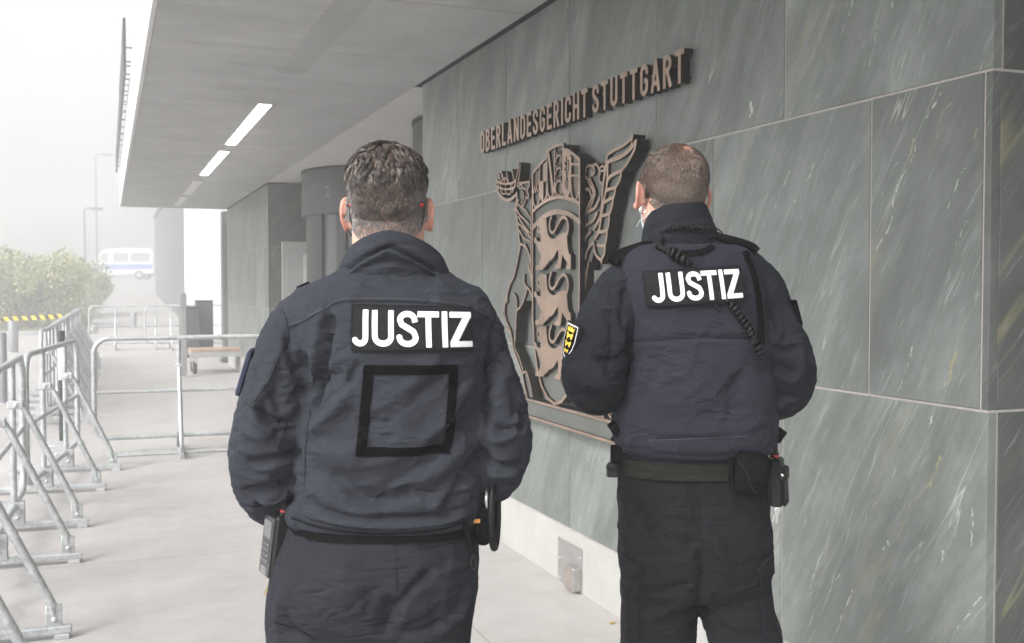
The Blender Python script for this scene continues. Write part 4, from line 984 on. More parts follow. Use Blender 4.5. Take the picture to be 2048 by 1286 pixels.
for (x, y, w, h, lab) in ((1.62, 23.4, 0.38, 1.05, 'dark grey upright litter bin behind the square post'), (1.97, 23.9, 0.36, 1.18, 'taller dark grey bin beside the white wall')):
    r = empty('litter_bin', (x, y, 0), label=lab, cat='bin', group='dark bins by the white wall')
    mb = MB(); mb.box(-w / 2, w / 2, -0.2, 0.2, 0.05, h, 0.02); mb.build('bin_body', plain('bin_grey', (0.05, 0.052, 0.056), 0.5), r)
    mb = MB(); mb.box(-w / 2 - .01, w / 2 + .01, -0.21, 0.21, h, h + .03, 0.008); mb.build('lid', M_black, r)
    mb = MB(); mb.box(-w / 2 + .03, w / 2 - .03, -0.17, 0.17, 0, .05, 0.003); mb.build('plinth_foot', M_black, r)
def at_g(px, d):                              # point on the ground at forward distance d
    x = (px - 1024) / FPX * d
    return (x * math.cos(YAW) + d * math.sin(YAW), d * math.cos(YAW) - x * math.sin(YAW))
M_bol = plain('bollard_grey', (0.24, 0.245, 0.26), 0.5, metal=.3)
for (px, d, h, w, lab) in ((25, 24.0, 0.75, 0.11, 'round grey bollard carrying the warning tape at the left edge'), (267, 38.0, 0.58, 0.10, 'short round grey bollard in the mist beyond the barriers'), (2, 13.6, 0.92, 0.06, 'thin dark bollard at the very left edge of the photo')):
    x, y = at_g(px, d); r = empty('bollard', (x, y, 0), label=lab, cat='bollard', group='grey bollards')
    mb = MB(); v, f = loft([(0, 0, 0.01, w, w, w, 2), (0, 0, h - .03, w, w, w, 2), (0, 0, h, w * .8, w * .8, w * .8, 2)], 24); mb.add(v, f); mb.build('shaft', M_bol, r, True)
    mb = MB(); v, f = loft([(0, 0, 0, w * 1.4, w * 1.4, w * 1.4, 2), (0, 0, .012, w * 1.4, w * 1.4, w * 1.4, 2)], 24); mb.add(v, f); mb.build('ground_ring', M_galv2, r, True)
# yellow and black warning tape
m, nt, b = newmat('warning_tape'); tc = nt.nodes.new('ShaderNodeTexCoord'); sp = nt.nodes.new('ShaderNodeSeparateXYZ'); nt.links.new(tc.outputs['Object'], sp.inputs[0])
fr = math_(nt, 'FRACT', math_(nt, 'MULTIPLY', math_(nt, 'ADD', sp.outputs[0], math_(nt, 'MULTIPLY', sp.outputs[2], 0.7)), 5.0))
nt.links.new(mixc(nt, math_(nt, 'GREATER_THAN', fr, 0.5), (0.80, 0.55, 0.02), (0.03, 0.03, 0.03)), b.inputs['Base Color']); setin(b, Roughness=0.4)
x0, y0 = at_g(-260, 23.0); x1, y1 = at_g(150, 23.3)
dx, dy = x1 - x0, y1 - y0; Lt = math.hypot(dx, dy); v = []; f = []; n = 60
for i in range(n + 1):
    t = i / n; sag = -0.10 * (1 - (2 * t - 1) ** 2)
    for k in (0, 1):
        for e in (-1, 1): v.append((t * Lt, e * 0.0008 + 0.01 * math.sin(t * 19), 0.80 + 0.07 * t + sag * 0.6 + (k - 0.5) * 0.09))
for i in range(n):
    a = i * 4; b_ = a + 4
    f += [(a, a + 2, b_ + 2, b_), (a + 1, b_ + 1, b_ + 3, a + 3), (a, b_, b_ + 1, a + 1), (a + 2, a + 3, b_ + 3, b_ + 2)]
o = mesh_np('warning_tape', v, f, m); o.location = (x0, y0, 0); o.rotation_euler = (0, 0, math.atan2(dy, dx))
tag(o, 'yellow and black striped warning tape stretched in front of the bushes', 'tape')

# ---- street lamps in the mist
for (px, d, h, lab, arm) in ((171, 48, 4.9, 'shorter street lamp with a bent arm above the bushes in the mist', .35), (195, 62, 8.6, 'tall faint street lamp farther back in the mist', .5)):
    x, y = at_g(px, d); r = empty('street_lamp', (x, y, hill(y) - .05), label=lab, cat='street lamp', group='street lamps in the mist')
    mb = MB(); mb.tube([(0, 0, 0), (0, 0, h * .6), (0, 0, h - .12)], [.06, .045, .035], 12); mb.build('pole', M_bol, r, True)
    mb = MB(); mb.tube([(0, 0, h - .15), (.04, 0, h - .03), (arm * .5, 0, h), (arm, 0, h)], .035, 8); mb.build('arm', M_bol, r, True)
    mb = MB(); mb.box(arm - .05, arm + .45, -.12, .12, h - .08, h + .04, .02); mb.build('lamp_head', M_bol, r)

# ---- bushes on the lawn
def leafmat(name, a, b_):
    m, nt, bs = newmat(name); oi = nt.nodes.new('ShaderNodeAttribute'); oi.attribute_name = 'tone'
    nt.links.new(mixc(nt, oi.outputs['Fac'], a, b_), bs.inputs['Base Color']); setin(bs, Roughness=0.6)
    return m
M_leaf = leafmat('bush_leaf', (0.17, 0.20, 0.08), (0.42, 0.42, 0.18)); M_bark = plain('bark', (0.10, 0.075, 0.055), 0.9, bmp=.5)  # leaf colours paled, the mist of the distance is put into them
def bush(x, y, rx, h, n, seed, lab):
    rg = np.random.RandomState(seed)
    r = empty('bush', (x, y, hill(y)), label=lab, cat='bush', group='leafy bushes on the lawn')
    # clumps
    nc = 26; cc = np.c_[rg.uniform(-1, 1, nc) * rx * .8, rg.uniform(-1, 1, nc) * rx * .6, rg.uniform(.12, .9, nc) * h]
    cc[:, 2] *= 1 - .35 * (np.abs(cc[:, 0]) / rx) ** 2; cr = rg.uniform(.25, .5, nc) * min(rx, h) * .62
    k = rg.randint(0, nc, n); d = rg.normal(size=(n, 3)); d /= np.linalg.norm(d, axis=1)[:, None]
    P = cc[k] + d * (cr[k] * rg.uniform(.55, 1.1, n) ** .5)[:, None]; P[:, 2] = np.abs(P[:, 2]) + .03
    a = rg.normal(size=(n, 3)); a /= np.linalg.norm(a, axis=1)[:, None]; b2 = np.cross(a, rg.normal(size=(n, 3))); b2 /= np.linalg.norm(b2, axis=1)[:, None]
    s = rg.uniform(.05, .10, n)[:, None]
    V = np.stack([P - a * s, P + b2 * s * .45, P + a * s, P - b2 * s * .45], 1).reshape(-1, 3); F = np.arange(4 * n).reshape(-1, 4)
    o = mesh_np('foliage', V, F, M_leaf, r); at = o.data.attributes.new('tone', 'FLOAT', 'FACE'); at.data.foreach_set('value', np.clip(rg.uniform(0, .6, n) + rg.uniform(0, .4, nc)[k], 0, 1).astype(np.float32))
    mb = MB()
    for q in range(9):
        e = cc[rg.randint(nc)]; mb.tube([(rg.uniform(-.2, .2), rg.uniform(-.2, .2), 0), (e[0] * .5, e[1] * .5, e[2] * .55), tuple(e)], [.035, .025, .008], 6)
    mb.build('stems', M_bark, r, True)
bsp = [(52, 37.5, 2.3, 3.0, 9000, 'tallest mist-paled green bush at the left of the lawn'), (95, 38.5, 1.4, 2.45, 6000, 'rounded bush second from the path edge'), (132, 40.5, .8, 1.8, 4000, 'low bush nearest to the path'), (-45, 39, 2.4, 2.9, 8000, 'wide bush cut by the left edge of the photo'), (85, 46, 3.0, 2.5, 8000, 'bush standing behind the others on the lawn')]
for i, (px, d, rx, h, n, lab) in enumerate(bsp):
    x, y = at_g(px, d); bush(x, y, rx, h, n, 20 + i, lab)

# ---- police van far away on the rise
def van():
    x, y = at_g(160, 84); r = empty('van', (x, y, hill(y)), rz=-YAW, label='white police van with a blue side stripe, almost lost in the mist', cat='van')
    wht = plain('van_white', (0.75, 0.75, 0.75), 0.35, var=.03); blu = plain('van_blue', (0.16, 0.24, 0.55), 0.35); gls = plain('van_glass', (0.30, 0.32, 0.34), 0.1)  # window and stripe colours paled, mist and sky reflection put into them
    prof = [(0.0, .55), (0.02, .95), (.18, 1.12), (1.05, 1.32), (1.75, 2.2), (2.1, 2.42), (3.2, 2.52), (5.6, 2.5), (5.85, 2.3), (5.9, .5), (5.0, .42), (4.9, .42)]
    M = Matrix.Rotation(R(90), 4, 'X')
    mb = MB(); mb.prism([(a, b) for a, b in prof] + [(.25, .42)], -1.95, 0.0, M); mb.build('body', wht, r)
    mb = MB(); mb.box(.35, 5.86, -0.012, -0.001, .82, 1.22, .003); mb.build('side_stripe', blu, r)
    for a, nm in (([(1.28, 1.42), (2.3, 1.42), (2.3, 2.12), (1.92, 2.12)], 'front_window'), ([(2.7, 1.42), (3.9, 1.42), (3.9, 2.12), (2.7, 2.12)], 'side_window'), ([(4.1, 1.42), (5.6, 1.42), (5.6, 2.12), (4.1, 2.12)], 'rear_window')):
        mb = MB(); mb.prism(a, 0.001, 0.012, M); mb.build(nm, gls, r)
    for wx in (1.05, 4.75):
        for yy in (0.0, 1.75):
            mb = MB(); mb.tube([(wx, yy - .02, .36), (wx, yy + .2, .36)], .36, 24); w = mb.build('wheel', M_black, r, True)
            mb = MB(); mb.tube([(wx, yy - .03, .36), (wx, yy - .021, .36)], .2, 16); mb.build('rim', M_galv2, w, True)
    mb = MB(); mb.box(-.015, .03, .15, .5, .75, .95, .01); mb.build('headlight', M_white, r)
    mb = MB(); mb.box(2.35, 2.7, .3, 1.6, 2.42, 2.58, .03); mb.build('roof_light_bar', blu, r)
    mb = MB(); mb.box(-.03, .3, .0, 1.95, .38, .56, .03); mb.build('bumper', M_black, r)
van()

# ---- the mist
hz = MB().box(-95, 95, -25, 150, -1.5, 12.5).build('haze', None); tag(hz, kind='stuff')
m = bpy.data.materials.new('mist'); m.use_nodes = True; nt = m.node_tree; nt.nodes.clear()
out = nt.nodes.new('ShaderNodeOutputMaterial'); pv = nt.nodes.new('ShaderNodeVolumePrincipled')
pv.inputs['Color'].default_value = (0.97, 0.975, 0.985, 1); pv.inputs['Density'].default_value = 0.0155; pv.inputs['Anisotropy'].default_value = 0.55
nt.links.new(pv.outputs[0], out.inputs['Volume']); hz.data.materials.append(m)
# ================================================================ PEOPLE
M_skin = None
def skin_mat():
    m, nt, b = newmat('skin'); v = coords(nt)
    at = nt.nodes.new('ShaderNodeAttribute'); at.attribute_name = 'red'; ah = nt.nodes.new('ShaderNodeAttribute'); ah.attribute_name = 'scalp'
    n1 = noise_n(nt, v, 22, 5, 0.6); n2 = noise_n(nt, v, 160, 3, 0.6)
    c = mixc(nt, ramp(nt, n1, [(0.3, 0.0), (0.7, 1.0)]), (0.55, 0.33, 0.25), (0.66, 0.42, 0.33))
    c = mixc(nt, at.outputs['Fac'], c, (0.56, 0.20, 0.15))
    c = mixc(nt, math_(nt, 'MULTIPLY', ramp(nt, n2, [(0.4, 0.0), (0.7, 1.0)]), 0.25), c, (0.48, 0.25, 0.19))
    c = mixc(nt, ah.outputs['Fac'], c, (0.13, 0.085, 0.065))
    nt.links.new(c, b.inputs['Base Color']); setin(b, Roughness=0.6); b.inputs['Subsurface Weight'].default_value = 0.05; b.inputs['Subsurface Radius'].default_value = (0.01, 0.004, 0.002); b.inputs['Subsurface Scale'].default_value = 0.6
    bump(nt, b, n2, 0.25, 0.0008)
    return m
M_skin = skin_mat()
M_jk = fabric('jacket_navy', (0.0245, 0.0265, 0.0330)); M_jk2 = fabric('jacket_dark_navy', (0.0130, 0.0145, 0.0180)); M_vest = fabric('vest_navy', (0.0205, 0.0188, 0.0265), 0.8, 0.25)
M_tr = fabric('trouser_cloth', (0.0165, 0.0175, 0.0215), strength=.2); M_tr2 = fabric('trouser_black', (0.0105, 0.0100, 0.0118), strength=.2)
M_vel = fabric('velcro_black', (0.003, 0.003, 0.0035), 0.98, 0.1, weave=500, strength=.8); M_seam = plain('seam_thread', (0.006, 0.007, 0.009), 0.9, spec=0.1)
M_patch = fabric('patch_charcoal', (0.013, 0.013, 0.0145), 0.8, 0.1, weave=1400, strength=.1); M_let = plain('reflective_white', (0.72, 0.72, 0.735), 0.5, var=.05, scale=40)
M_web = fabric('black_webbing', (0.006, 0.006, 0.0065), 0.85, 0.1, weave=700, strength=.5); M_pl = plain('black_plastic', (0.010, 0.010, 0.011), 0.35, var=.2, spec=.35); M_rub = plain('black_rubber', (0.005, 0.005, 0.0055), 0.5, spec=.3)
M_belt = fabric('belt_webbing', (0.016, 0.0155, 0.013), 0.8, 0.2, weave=600, strength=.6)
M_chrome = plain('bright_metal', (0.7, 0.7, 0.7), 0.25, metal=1.0); M_brass = plain('key_metal', (0.45, 0.38, 0.22), 0.35, metal=.9); M_red = plain('red_plastic', (0.55, 0.05, 0.04), 0.4)
M_boot = plain('boot_leather', (0.015, 0.015, 0.016), 0.45, bmp=.2)

def fix(v, f):
    return [tuple(p) for p in v], f
def limb(keys, n=20, sub=6):
    """keys: (x, y, z, r)"""
    K = catmull(np.array(keys, float), sub); return tube_np(K[:, :3], K[:, 3], n, True)
def stroke_disp(V, Nn, strokes, s, facing=-0.15):
    """folds in the cloth: each stroke is ([(x, z), ...], width, depth) measured on the back of the garment; depth < 0 is a valley"""
    back_w = np.clip((-Nn[:, 1] - facing + 0.0) / 0.35, 0, 1)
    H = np.zeros(len(V))
    for st in strokes:
        P, w, dep = st[:3]; asym = st[3] if len(st) > 3 else 0.5
        P = catmull(P, 5); n = len(P) - 1
        lo = P.min(0) - 3 * w; hi = P.max(0) + 3 * w
        ix = np.nonzero((V[:, 0] > lo[0]) & (V[:, 0] < hi[0]) & (V[:, 2] > lo[1]) & (V[:, 2] < hi[1]) & (back_w > 0))[0]
        if not len(ix): continue
        X = V[ix][:, [0, 2]]; best = np.full(len(ix), 9.0); sg = np.zeros(len(ix)); tt = np.zeros(len(ix))
        for i in range(n):
            a, b = P[i], P[i + 1]; e = b - a; l2 = e @ e + 1e-12; t = np.clip(((X - a) @ e) / l2, 0, 1)
            q = X - a - t[:, None] * e; d = np.hypot(q[:, 0], q[:, 1]); m = d < best
            best[m] = d[m]; sg[m] = np.sign(e[0] * q[m, 1] - e[1] * q[m, 0]); tt[m] = (i + t[m]) / n
        taper = np.clip(np.minimum(tt, 1 - tt) * 5, 0.0, 1) ** 0.7
        x = best / w
        h = np.exp(-x ** 1.35) + asym * sg * x * np.exp(-x * x * .7)   # steep on one side, rolled on the other
        H[ix] += dep * h * taper * back_w[ix]
    return V + Nn * H[:, None]
def crumple(V, Nn, amp, dirv, sc_long, sc_short, seed=0.0, warp=0.6, sharp=True):
    """generic soft wrinkles running along dirv"""
    d = np.array(dirv, float); d /= np.linalg.norm(d)
    a = np.cross(d, [0.3, 0.9, 0.2]); a /= np.linalg.norm(a); b = np.cross(d, a)
    Q = np.stack([V @ d / sc_long, V @ a / sc_short, V @ b / sc_short], 1) + seed
    Q = Q + warp * np.stack([noise(V * 7 + seed), noise(V * 7 + 31 + seed), noise(V * 7 + 57 + seed)], 1)
    n = noise(Q)
    h = (1 - np.abs(n) * 2.4) if sharp else n
    h = np.clip(h, -1, 1)
    if sharp: h = h ** 3 * 0.8
    return V + Nn * (h * amp)[:, None]
class Surf:
    """finds the cloth surface from behind (rays run away from the viewer, along +Y of the figure)"""
    def __init__(s, V, F): s.t = bvhtree.BVHTree.FromPolygons([tuple(p) for p in V], [tuple(map(int, q)) for q in F])
    def hit(s, x, z, off=0.0, y0=-1.0, d=(0, 1, 0)):
        h = s.t.ray_cast(Vector((x, y0, z)) if d == (0, 1, 0) else Vector((x, y0, z)), Vector(d))
        if h[0] is None: return None
        return np.array(h[0]) + np.array(h[1]) * off * (1 if h[1].y < 0 or d != (0, 1, 0) else -1)
    def near(s, p, off=0.0):
        h = s.t.find_nearest(Vector(p)); nn = np.array(h[1]); 
        if nn @ (np.array(p) - np.array(h[0])) < 0: nn = -nn
        return np.array(h[0]) + nn * off
def ribbon_on(surf, pts, w, off=0.0012, th=0.0012, step=0.006, smooth=5):
    """a flat strip following the cloth seen from behind; pts in (x, z)"""
    P = catmull(pts, 8) if smooth and len(pts) > 2 else np.asarray(pts, float)
    L = np.concatenate([[0], np.cumsum(np.linalg.norm(np.diff(P, axis=0), axis=1))]); n = max(2, int(L[-1] / step))
    Q = np.stack([np.interp(np.linspace(0, L[-1], n), L, P[:, k]) for k in (0, 1)], 1)
    T = np.gradient(Q, axis=0); T /= np.linalg.norm(T, axis=1)[:, None]; Nn = np.stack([-T[:, 1], T[:, 0]], 1)
    m = max(2, int(w / 0.006) + 1); rows = []
    for i in range(n):
        row = []
        for k in np.linspace(-1, 1, m):
            q = Q[i] + Nn[i] * k * w / 2; h = surf.hit(q[0], q[1], off)
            row.append(h)
        if any(h is None for h in row): continue
        rows.append(row)
    if len(rows) < 2: return MB()
    mb = MB(); A = np.array(rows); n = len(A)
    top = A - np.array([0, th, 0]); v = np.concatenate([top.reshape(-1, 3), A.reshape(-1, 3) + [0, .002, 0]]); f = []; K = n * m
    for i in range(n - 1):
        for j in range(m - 1):
            a = i * m + j; f += [(a, a + 1, a + m + 1, a + m), (K + a, K + a + m, K + a + m + 1, K + a + 1)]
        a = i * m; f.append((a, a + m, K + a + m, K + a)); a = i * m + m - 1; f.append((a, K + a, K + a + m, a + m))
    for j in range(m - 1):
        f.append((j, K + j, K + j + 1, j + 1)); a = (n - 1) * m + j; f.append((a, a + 1, K + a + 1, K + a))
    return mb.add(v, f)
def drape(surf, fn, conv, box, off, th, cell=.004):
    """a cut piece of cloth lying on the garment: plate in pixel-free (x, z) metres mapped onto the surface"""
    p = Plate(*box, cell); fn(p); v, f = p.mesh(0, 1); n = len(v) // 2; out = np.zeros((len(v), 3)); ok = np.ones(len(v), bool)
    for i in range(n):
        h = surf.hit(v[i][0], v[i][1], 0)
        if h is None: ok[i] = ok[i + n] = False; continue
        out[i] = h + [0, -(off + th), 0]; out[i + n] = h + [0, .003, 0]
    f = [q for q in f if all(ok[x] for x in q)]
    # front ring is first half of the plate at h1
    return out, f
def quad_surface(surf, c, off):
    """smooth patch through the cloth under four corners (x, z): returns map (u, v, h) -> xyz"""
    c = np.array(c, float)      # TL, TR, BR, BL
    def xz(u, v): return c[0] * (1 - u) * (1 - v) + c[1] * u * (1 - v) + c[2] * u * v + c[3] * (1 - u) * v
    S = []; Y = []
    for u in np.linspace(0.02, .98, 13):
        for v in np.linspace(0.02, .98, 7):
            p = xz(u, v); h = surf.hit(p[0], p[1])
            if h is not None: S.append([1, u, v, u * u, u * v, v * v, u ** 3, u * u * v, u ** 4]); Y.append(h[1])
    S = np.array(S); Y = np.array(Y); k = np.linalg.lstsq(S, Y, rcond=None)[0]
    shift = np.percentile(S @ k - Y, 92)          # keep the patch in front of nearly all of the cloth
    def f(u, v, h):
        u = np.asarray(u, float); v = np.asarray(v, float); h = np.asarray(h, float)
        b = np.stack([np.ones_like(u), u, v, u * u, u * v, v * v, u ** 3, u * u * v, u ** 4], -1) @ k
        x = c[0, 0] * (1 - u) * (1 - v) + c[1, 0] * u * (1 - v) + c[2, 0] * u * v + c[3, 0] * (1 - u) * v
        z = c[0, 1] * (1 - u) * (1 - v) + c[1, 1] * u * (1 - v) + c[2, 1] * u * v + c[3, 1] * (1 - u) * v
        return np.stack([x, b - shift - off - h, z], -1)
    return f
def arc2(cx, cy, rx, ry, a0, a1, n=12): return [(cx + rx * math.cos(R(q)), cy + ry * math.sin(R(q))) for q in np.linspace(a0, a1, n)]
def justiz():
    """heavy grotesque capitals JUSTIZ, cap height 1 -> list of (letter, x offset, plate, width)"""
    t = 0.083; out = []
    def P(w): return Plate(-0.08, w + 0.08, -0.1, 1.1, 0.0125)
    p = P(.42); p.stroke([(.42 - t, 1), (.42 - t, .30)] + arc2(.165, .24, .168, .1625, 0, -168), t, butt=True); out.append(('J', 0.0, p))
    p = P(.65); p.stroke([(t, 1)] + arc2(.325, .28, .325 - t, .28 - t + .0, 180, 360) + [(.65 - t, 1)], t, butt=True); out.append(('U', .53, p))
    p = P(.65); p.stroke([(.65 - t - .015, .69)] + arc2(.325, .745, .325 - t - .02, .255 - t, 8, 180, 10)[1:] + [(.16, .62), (.325, .53), (.50, .43), (.65 - t - .02, .33)] + arc2(.325, .265, .325 - t, .265 - t, 0, -180, 12) + [(t + .005, .31)], t, butt=True); out.append(('S', 1.26, p))
    p = P(.63); p.stroke([(0, 1 - t), (.63, 1 - t)], t, butt=True); p.stroke([(.315, .98), (.315, 0)], t, butt=True); out.append(('T', 1.89, p))
    p = P(.175); p.stroke([(t, 1), (t, 0)], t, butt=True); out.append(('I', 2.60, p))
    p = P(.63); p.stroke([(0, 1 - t), (.62, 1 - t)], t, butt=True); p.stroke([(0, t), (.64, t)], t, butt=True); p.poly([(0, 2 * t - .01), (.38, 1 - 2 * t + .01), (.615, 1 - 2 * t + .01), (.235, 2 * t - .01)]); p.poly([(0, 2 * t - .02), (0, t), (.2, t), (.24, 2 * t - .005)]); p.poly([(.615, 1 - 2 * t + .02), (.615, 1 - t), (.4, 1 - t), (.37, 1 - 2 * t)]); out.append(('Z', 2.835, p))
    return out, 3.45
JUST, JW = justiz()
def name_patch(surf, corners, parent, off=0.003, letbox=(0.035, 0.965, 0.12, 0.88), slant=0.0, th=0.003):
    f = quad_surface(surf, corners, off)
    nu, nv = 44, 16; U, Vv = np.meshgrid(np.linspace(0, 1, nu), np.linspace(0, 1, nv), indexing='ij')
    def rnd(u, v): return u, v
    top = f(U, Vv, th).reshape(-1, 3); bot = f(U, Vv, -0.004).reshape(-1, 3); K = nu * nv; F = []
    for i in range(nu - 1):
        for j in range(nv - 1):
            a = i * nv + j; F += [(a, a + nv, a + nv + 1, a + 1), (K + a, K + a + 1, K + a + nv + 1, K + a + nv)]
    for i in range(nu - 1):
        a = i * nv; F.append((a, K + a, K + a + nv, a + nv)); a = i * nv + nv - 1; F.append((a, a + nv, K + a + nv, K + a))
    for j in range(nv - 1):
        F.append((j, j + 1, K + j + 1, K + j)); a = (nu - 1) * nv + j; F.append((a, K + a, K + a + 1, a + 1))
    o = mesh_np('name_patch', np.concatenate([top, bot]), F, M_patch, parent); shade(o)
    # stitched edge
    mb = MB(); e = 0.012
    ring = [(e + (1 - 2 * e) * t, .03) for t in np.linspace(0, 1, 30)] + [(1 - e, .03 + .94 * t) for t in np.linspace(0, 1, 14)[1:]] + [(1 - e - (1 - 2 * e) * t, .97) for t in np.linspace(0, 1, 30)[1:]] + [(e, .97 - .94 * t) for t in np.linspace(0, 1, 14)[1:-1]]
    pts = f([q[0] for q in ring], [q[1] for q in ring], th); v, fc = tube_np(pts, 0.0007, 5, closed=True); mb.add(v, fc); mb.build('stitching', M_seam, o, True)
    u0, u1, v0, v1 = letbox
    for ch, x, p in JUST:
        v, fc = p.mesh(0, 1); v = np.array(v)
        uu = u0 + (u1 - u0) * (v[:, 0] + x + slant * (v[:, 1] - .5)) / JW; vv = v1 - (v1 - v0) * v[:, 1]
        hh = th - 0.0005 + v[:, 2] * 0.0013
        mesh_np('letter_' + ch.lower(), f(uu, vv, hh), fc, M_let, o)
    return f
def helix(path, rad, rw, turns, n=7, taper=True):
    P = catmull(path, 12); L = np.concatenate([[0], np.cumsum(np.linalg.norm(np.diff(P, axis=0), axis=1))]); m = int(turns * 14)
    s = np.linspace(0, L[-1], m); Q = np.stack([np.interp(s, L, P[:, k]) for k in range(3)], 1)
    T = np.gradient(Q, axis=0); T /= np.linalg.norm(T, axis=1)[:, None]; Nn = np.cross(T, [0, 1, 0]); Nn /= np.linalg.norm(Nn, axis=1)[:, None]; B = np.cross(T, Nn)
    a = np.linspace(0, turns * 2 * math.pi, m); rr = rad * (np.clip(np.minimum(s, L[-1] - s) / (rad * 2), 0.15, 1) if taper else 1)
    C_ = Q + (np.cos(a) * rr)[:, None] * Nn + (np.sin(a) * rr)[:, None] * B
    return tube_np(C_, rw, n, True)

def ear(side, c, h=0.064, w=0.034, out=28, tilt=8):
    """pinna as a curved shell with a rolled rim and a lobe; side -1 left, +1 right"""
    v = []; f = []; nr, na = 7, 28
    for i in range(nr):
        for j in range(na):
            a = 2 * math.pi * j / na; q = (i + 1) / nr
            ry = w * .5 * (1 + .18 * math.sin(a)); rz = h * .5
            y = q * ry * math.cos(a) - 0.0; z = q * rz * math.sin(a) * (1.0 if math.sin(a) > 0 else 1.0)
            if math.sin(a) < 0: y *= 1 - .38 * (-math.sin(a)) ** 1.5 * q
            cup = 0.010 * q ** 2 - 0.004 * math.cos(q * 9)
            v.append((y, z, cup))
    v = np.array(v); n = len(v); th = 0.0066
    F = []
    for i in range(nr - 1):
        for j in range(na): a = i * na + j; b = i * na + (j + 1) % na; F.append((a, b, b + na, a + na))
    V2 = np.vstack([v, v - [0, 0, th]]); G = [tuple(reversed([x + n for x in q])) for q in F] + F
    G.append(tuple(range(na))[::-1]); G.append(tuple(n + j for j in range(na)))
    e = (nr - 1) * na
    for j in range(na): a, b = e + j, e + (j + 1) % na; G.append((a, b, b + n, a + n))
    # local: x' = y (front-back), y' = z (up), z' = outward
    W = np.zeros_like(V2); o = R(out)
    yy, zz, uu = V2[:, 0], V2[:, 1], V2[:, 2]
    W[:, 1] = -yy * math.cos(o) * 1.0 + uu * math.sin(o) * .3; W[:, 0] = side * (uu * math.cos(o) + (yy + w * .45) * math.sin(o)); W[:, 2] = zz
    ti = R(tilt); y2 = W[:, 1] * math.cos(ti) - W[:, 2] * math.sin(ti) * 1.0; z2 = W[:, 1] * math.sin(ti) + W[:, 2] * math.cos(ti); W[:, 1] = y2; W[:, 2] = z2
    # rim tube
    rim = []
    for j in range(na): rim.append(W[e + j] + [side * -0.002, 0, 0])
    tv, tf = tube_np(rim, 0.0042, 8, closed=True)
    lv, lfc = ellipsoid(W[e + int(na * .75)] + [0, -0.001, 0.008], (0.0045, 0.008, 0.010), None, 14, 10)
    if side < 0: G = [q[::-1] for q in G]
    fill = ellipsoid((0, 0, 0), (.0052, w * .40, h * .42), np.array(Matrix.Rotation(side * o * -1, 3, 'Z')), 20, 14)
    return [(W + c, G), (tv + c, tf), (lv + c, lfc), (fill[0] + c + W.mean(0), fill[1])]
def head_parts(c, s=1.0, wide=1.0):
    """head centred between the ears, facing +Y; everything is joined into the body's skin"""
    c = np.array(c, float); P = []
    def E(dx, dy, dz, rx, ry, rz, rot=None): P.append(ellipsoid(c + np.array([dx, dy, dz]) * s, (rx * s * wide, ry * s, rz * s), rot, 32, 24))
    E(0, -0.012, 0.026, 0.0765, 0.094, 0.078); E(0, 0.030, 0.016, 0.068, 0.072, 0.074); E(0, -0.030, 0.004, 0.071, 0.066, 0.066)
    E(0, 0.040, -0.040, 0.058, 0.058, 0.066); E(0, 0.052, -0.078, 0.038, 0.042, 0.034)          # face and jaw
    E(-0.045, 0.020, -0.055, 0.022, 0.040, 0.040); E(0.045, 0.020, -0.055, 0.022, 0.040, 0.040)
    E(0, 0.098, -0.020, 0.011, 0.012, 0.030); E(0, 0.107, -0.036, 0.014, 0.014, 0.011); E(-0.012, 0.101, -0.038, .008, .010, .008); E(0.012, 0.101, -0.038, .008, .010, .008)
    E(0, 0.088, 0.016, 0.050, 0.014, 0.010); E(0, 0.094, -0.060, 0.022, 0.010, 0.0055); E(0, 0.093, -0.069, 0.019, 0.010, 0.006); E(0, 0.088, -0.095, 0.018, 0.016, 0.015)
    for q in (-1, 1): E(q * 0.031, 0.080, 0.0, 0.014, 0.013, 0.012); E(q * .045, .070, -.025, .02, .02, .016)
    return P
def hand(c, side, rotz=0.0, pitch=0.0, curl=45.0):
    """palm, four unequal bent fingers and a thumb from the side of the palm; fingers point along +Y before rotation, palm down"""
    P = [ellipsoid((0, 0.045, 0), (0.041, 0.052, 0.014), None, 20, 14), ellipsoid((side * -0.022, 0.025, -0.006), (0.018, 0.030, 0.015), None, 16, 12)]
    for k, (x, l, r) in enumerate(((-0.030, .074, .0092), (-0.010, .083, .0095), (0.011, .077, .0092), (0.030, .060, .0082))):
        x *= -side; a = R(8); p = np.array([x, 0.072, 0.0]); pts = [p - [0, .02, 0], p]; rr = [r * 1.15, r * 1.1]
        for q, seg in enumerate((.46, .30, .24)):
            a += R(curl) * (.75 + .1 * k) * (.7 if q == 0 else 1); p = p + np.array([x * .05, math.cos(a), -math.sin(a)]) * l * seg; pts.append(p); rr.append(r * (1.0, .93, .78)[q])
        P.append(tube_np(catmull(pts, 3), np.interp(np.linspace(0, 1, 3 * (len(pts) - 1) + 1), np.linspace(0, 1, len(rr)), rr), 10, True)); P.append(ellipsoid(pts[-1], (r * .78,) * 3, None, 10, 8))
    t0 = np.array([-side * 0.030, 0.018, -0.004]); pts = [t0, t0 + [-side * .024, .022, -.010], t0 + [-side * .030, .048, -.022], t0 + [-side * .022, .068, -.030]]
    P.append(tube_np(catmull(pts, 3), np.interp(np.linspace(0, 1, 10), [0, .5, 1], [.013, .0115, .0085]), 10, True)); P.append(ellipsoid(pts[-1], (.0088,) * 3, None, 10, 8))
    M = np.array(Matrix.Rotation(R(rotz), 3, 'Z') @ Matrix.Rotation(R(pitch), 3, 'X'))
    return [(np.asarray(v) @ M.T + np.array(c), f) for v, f in P]
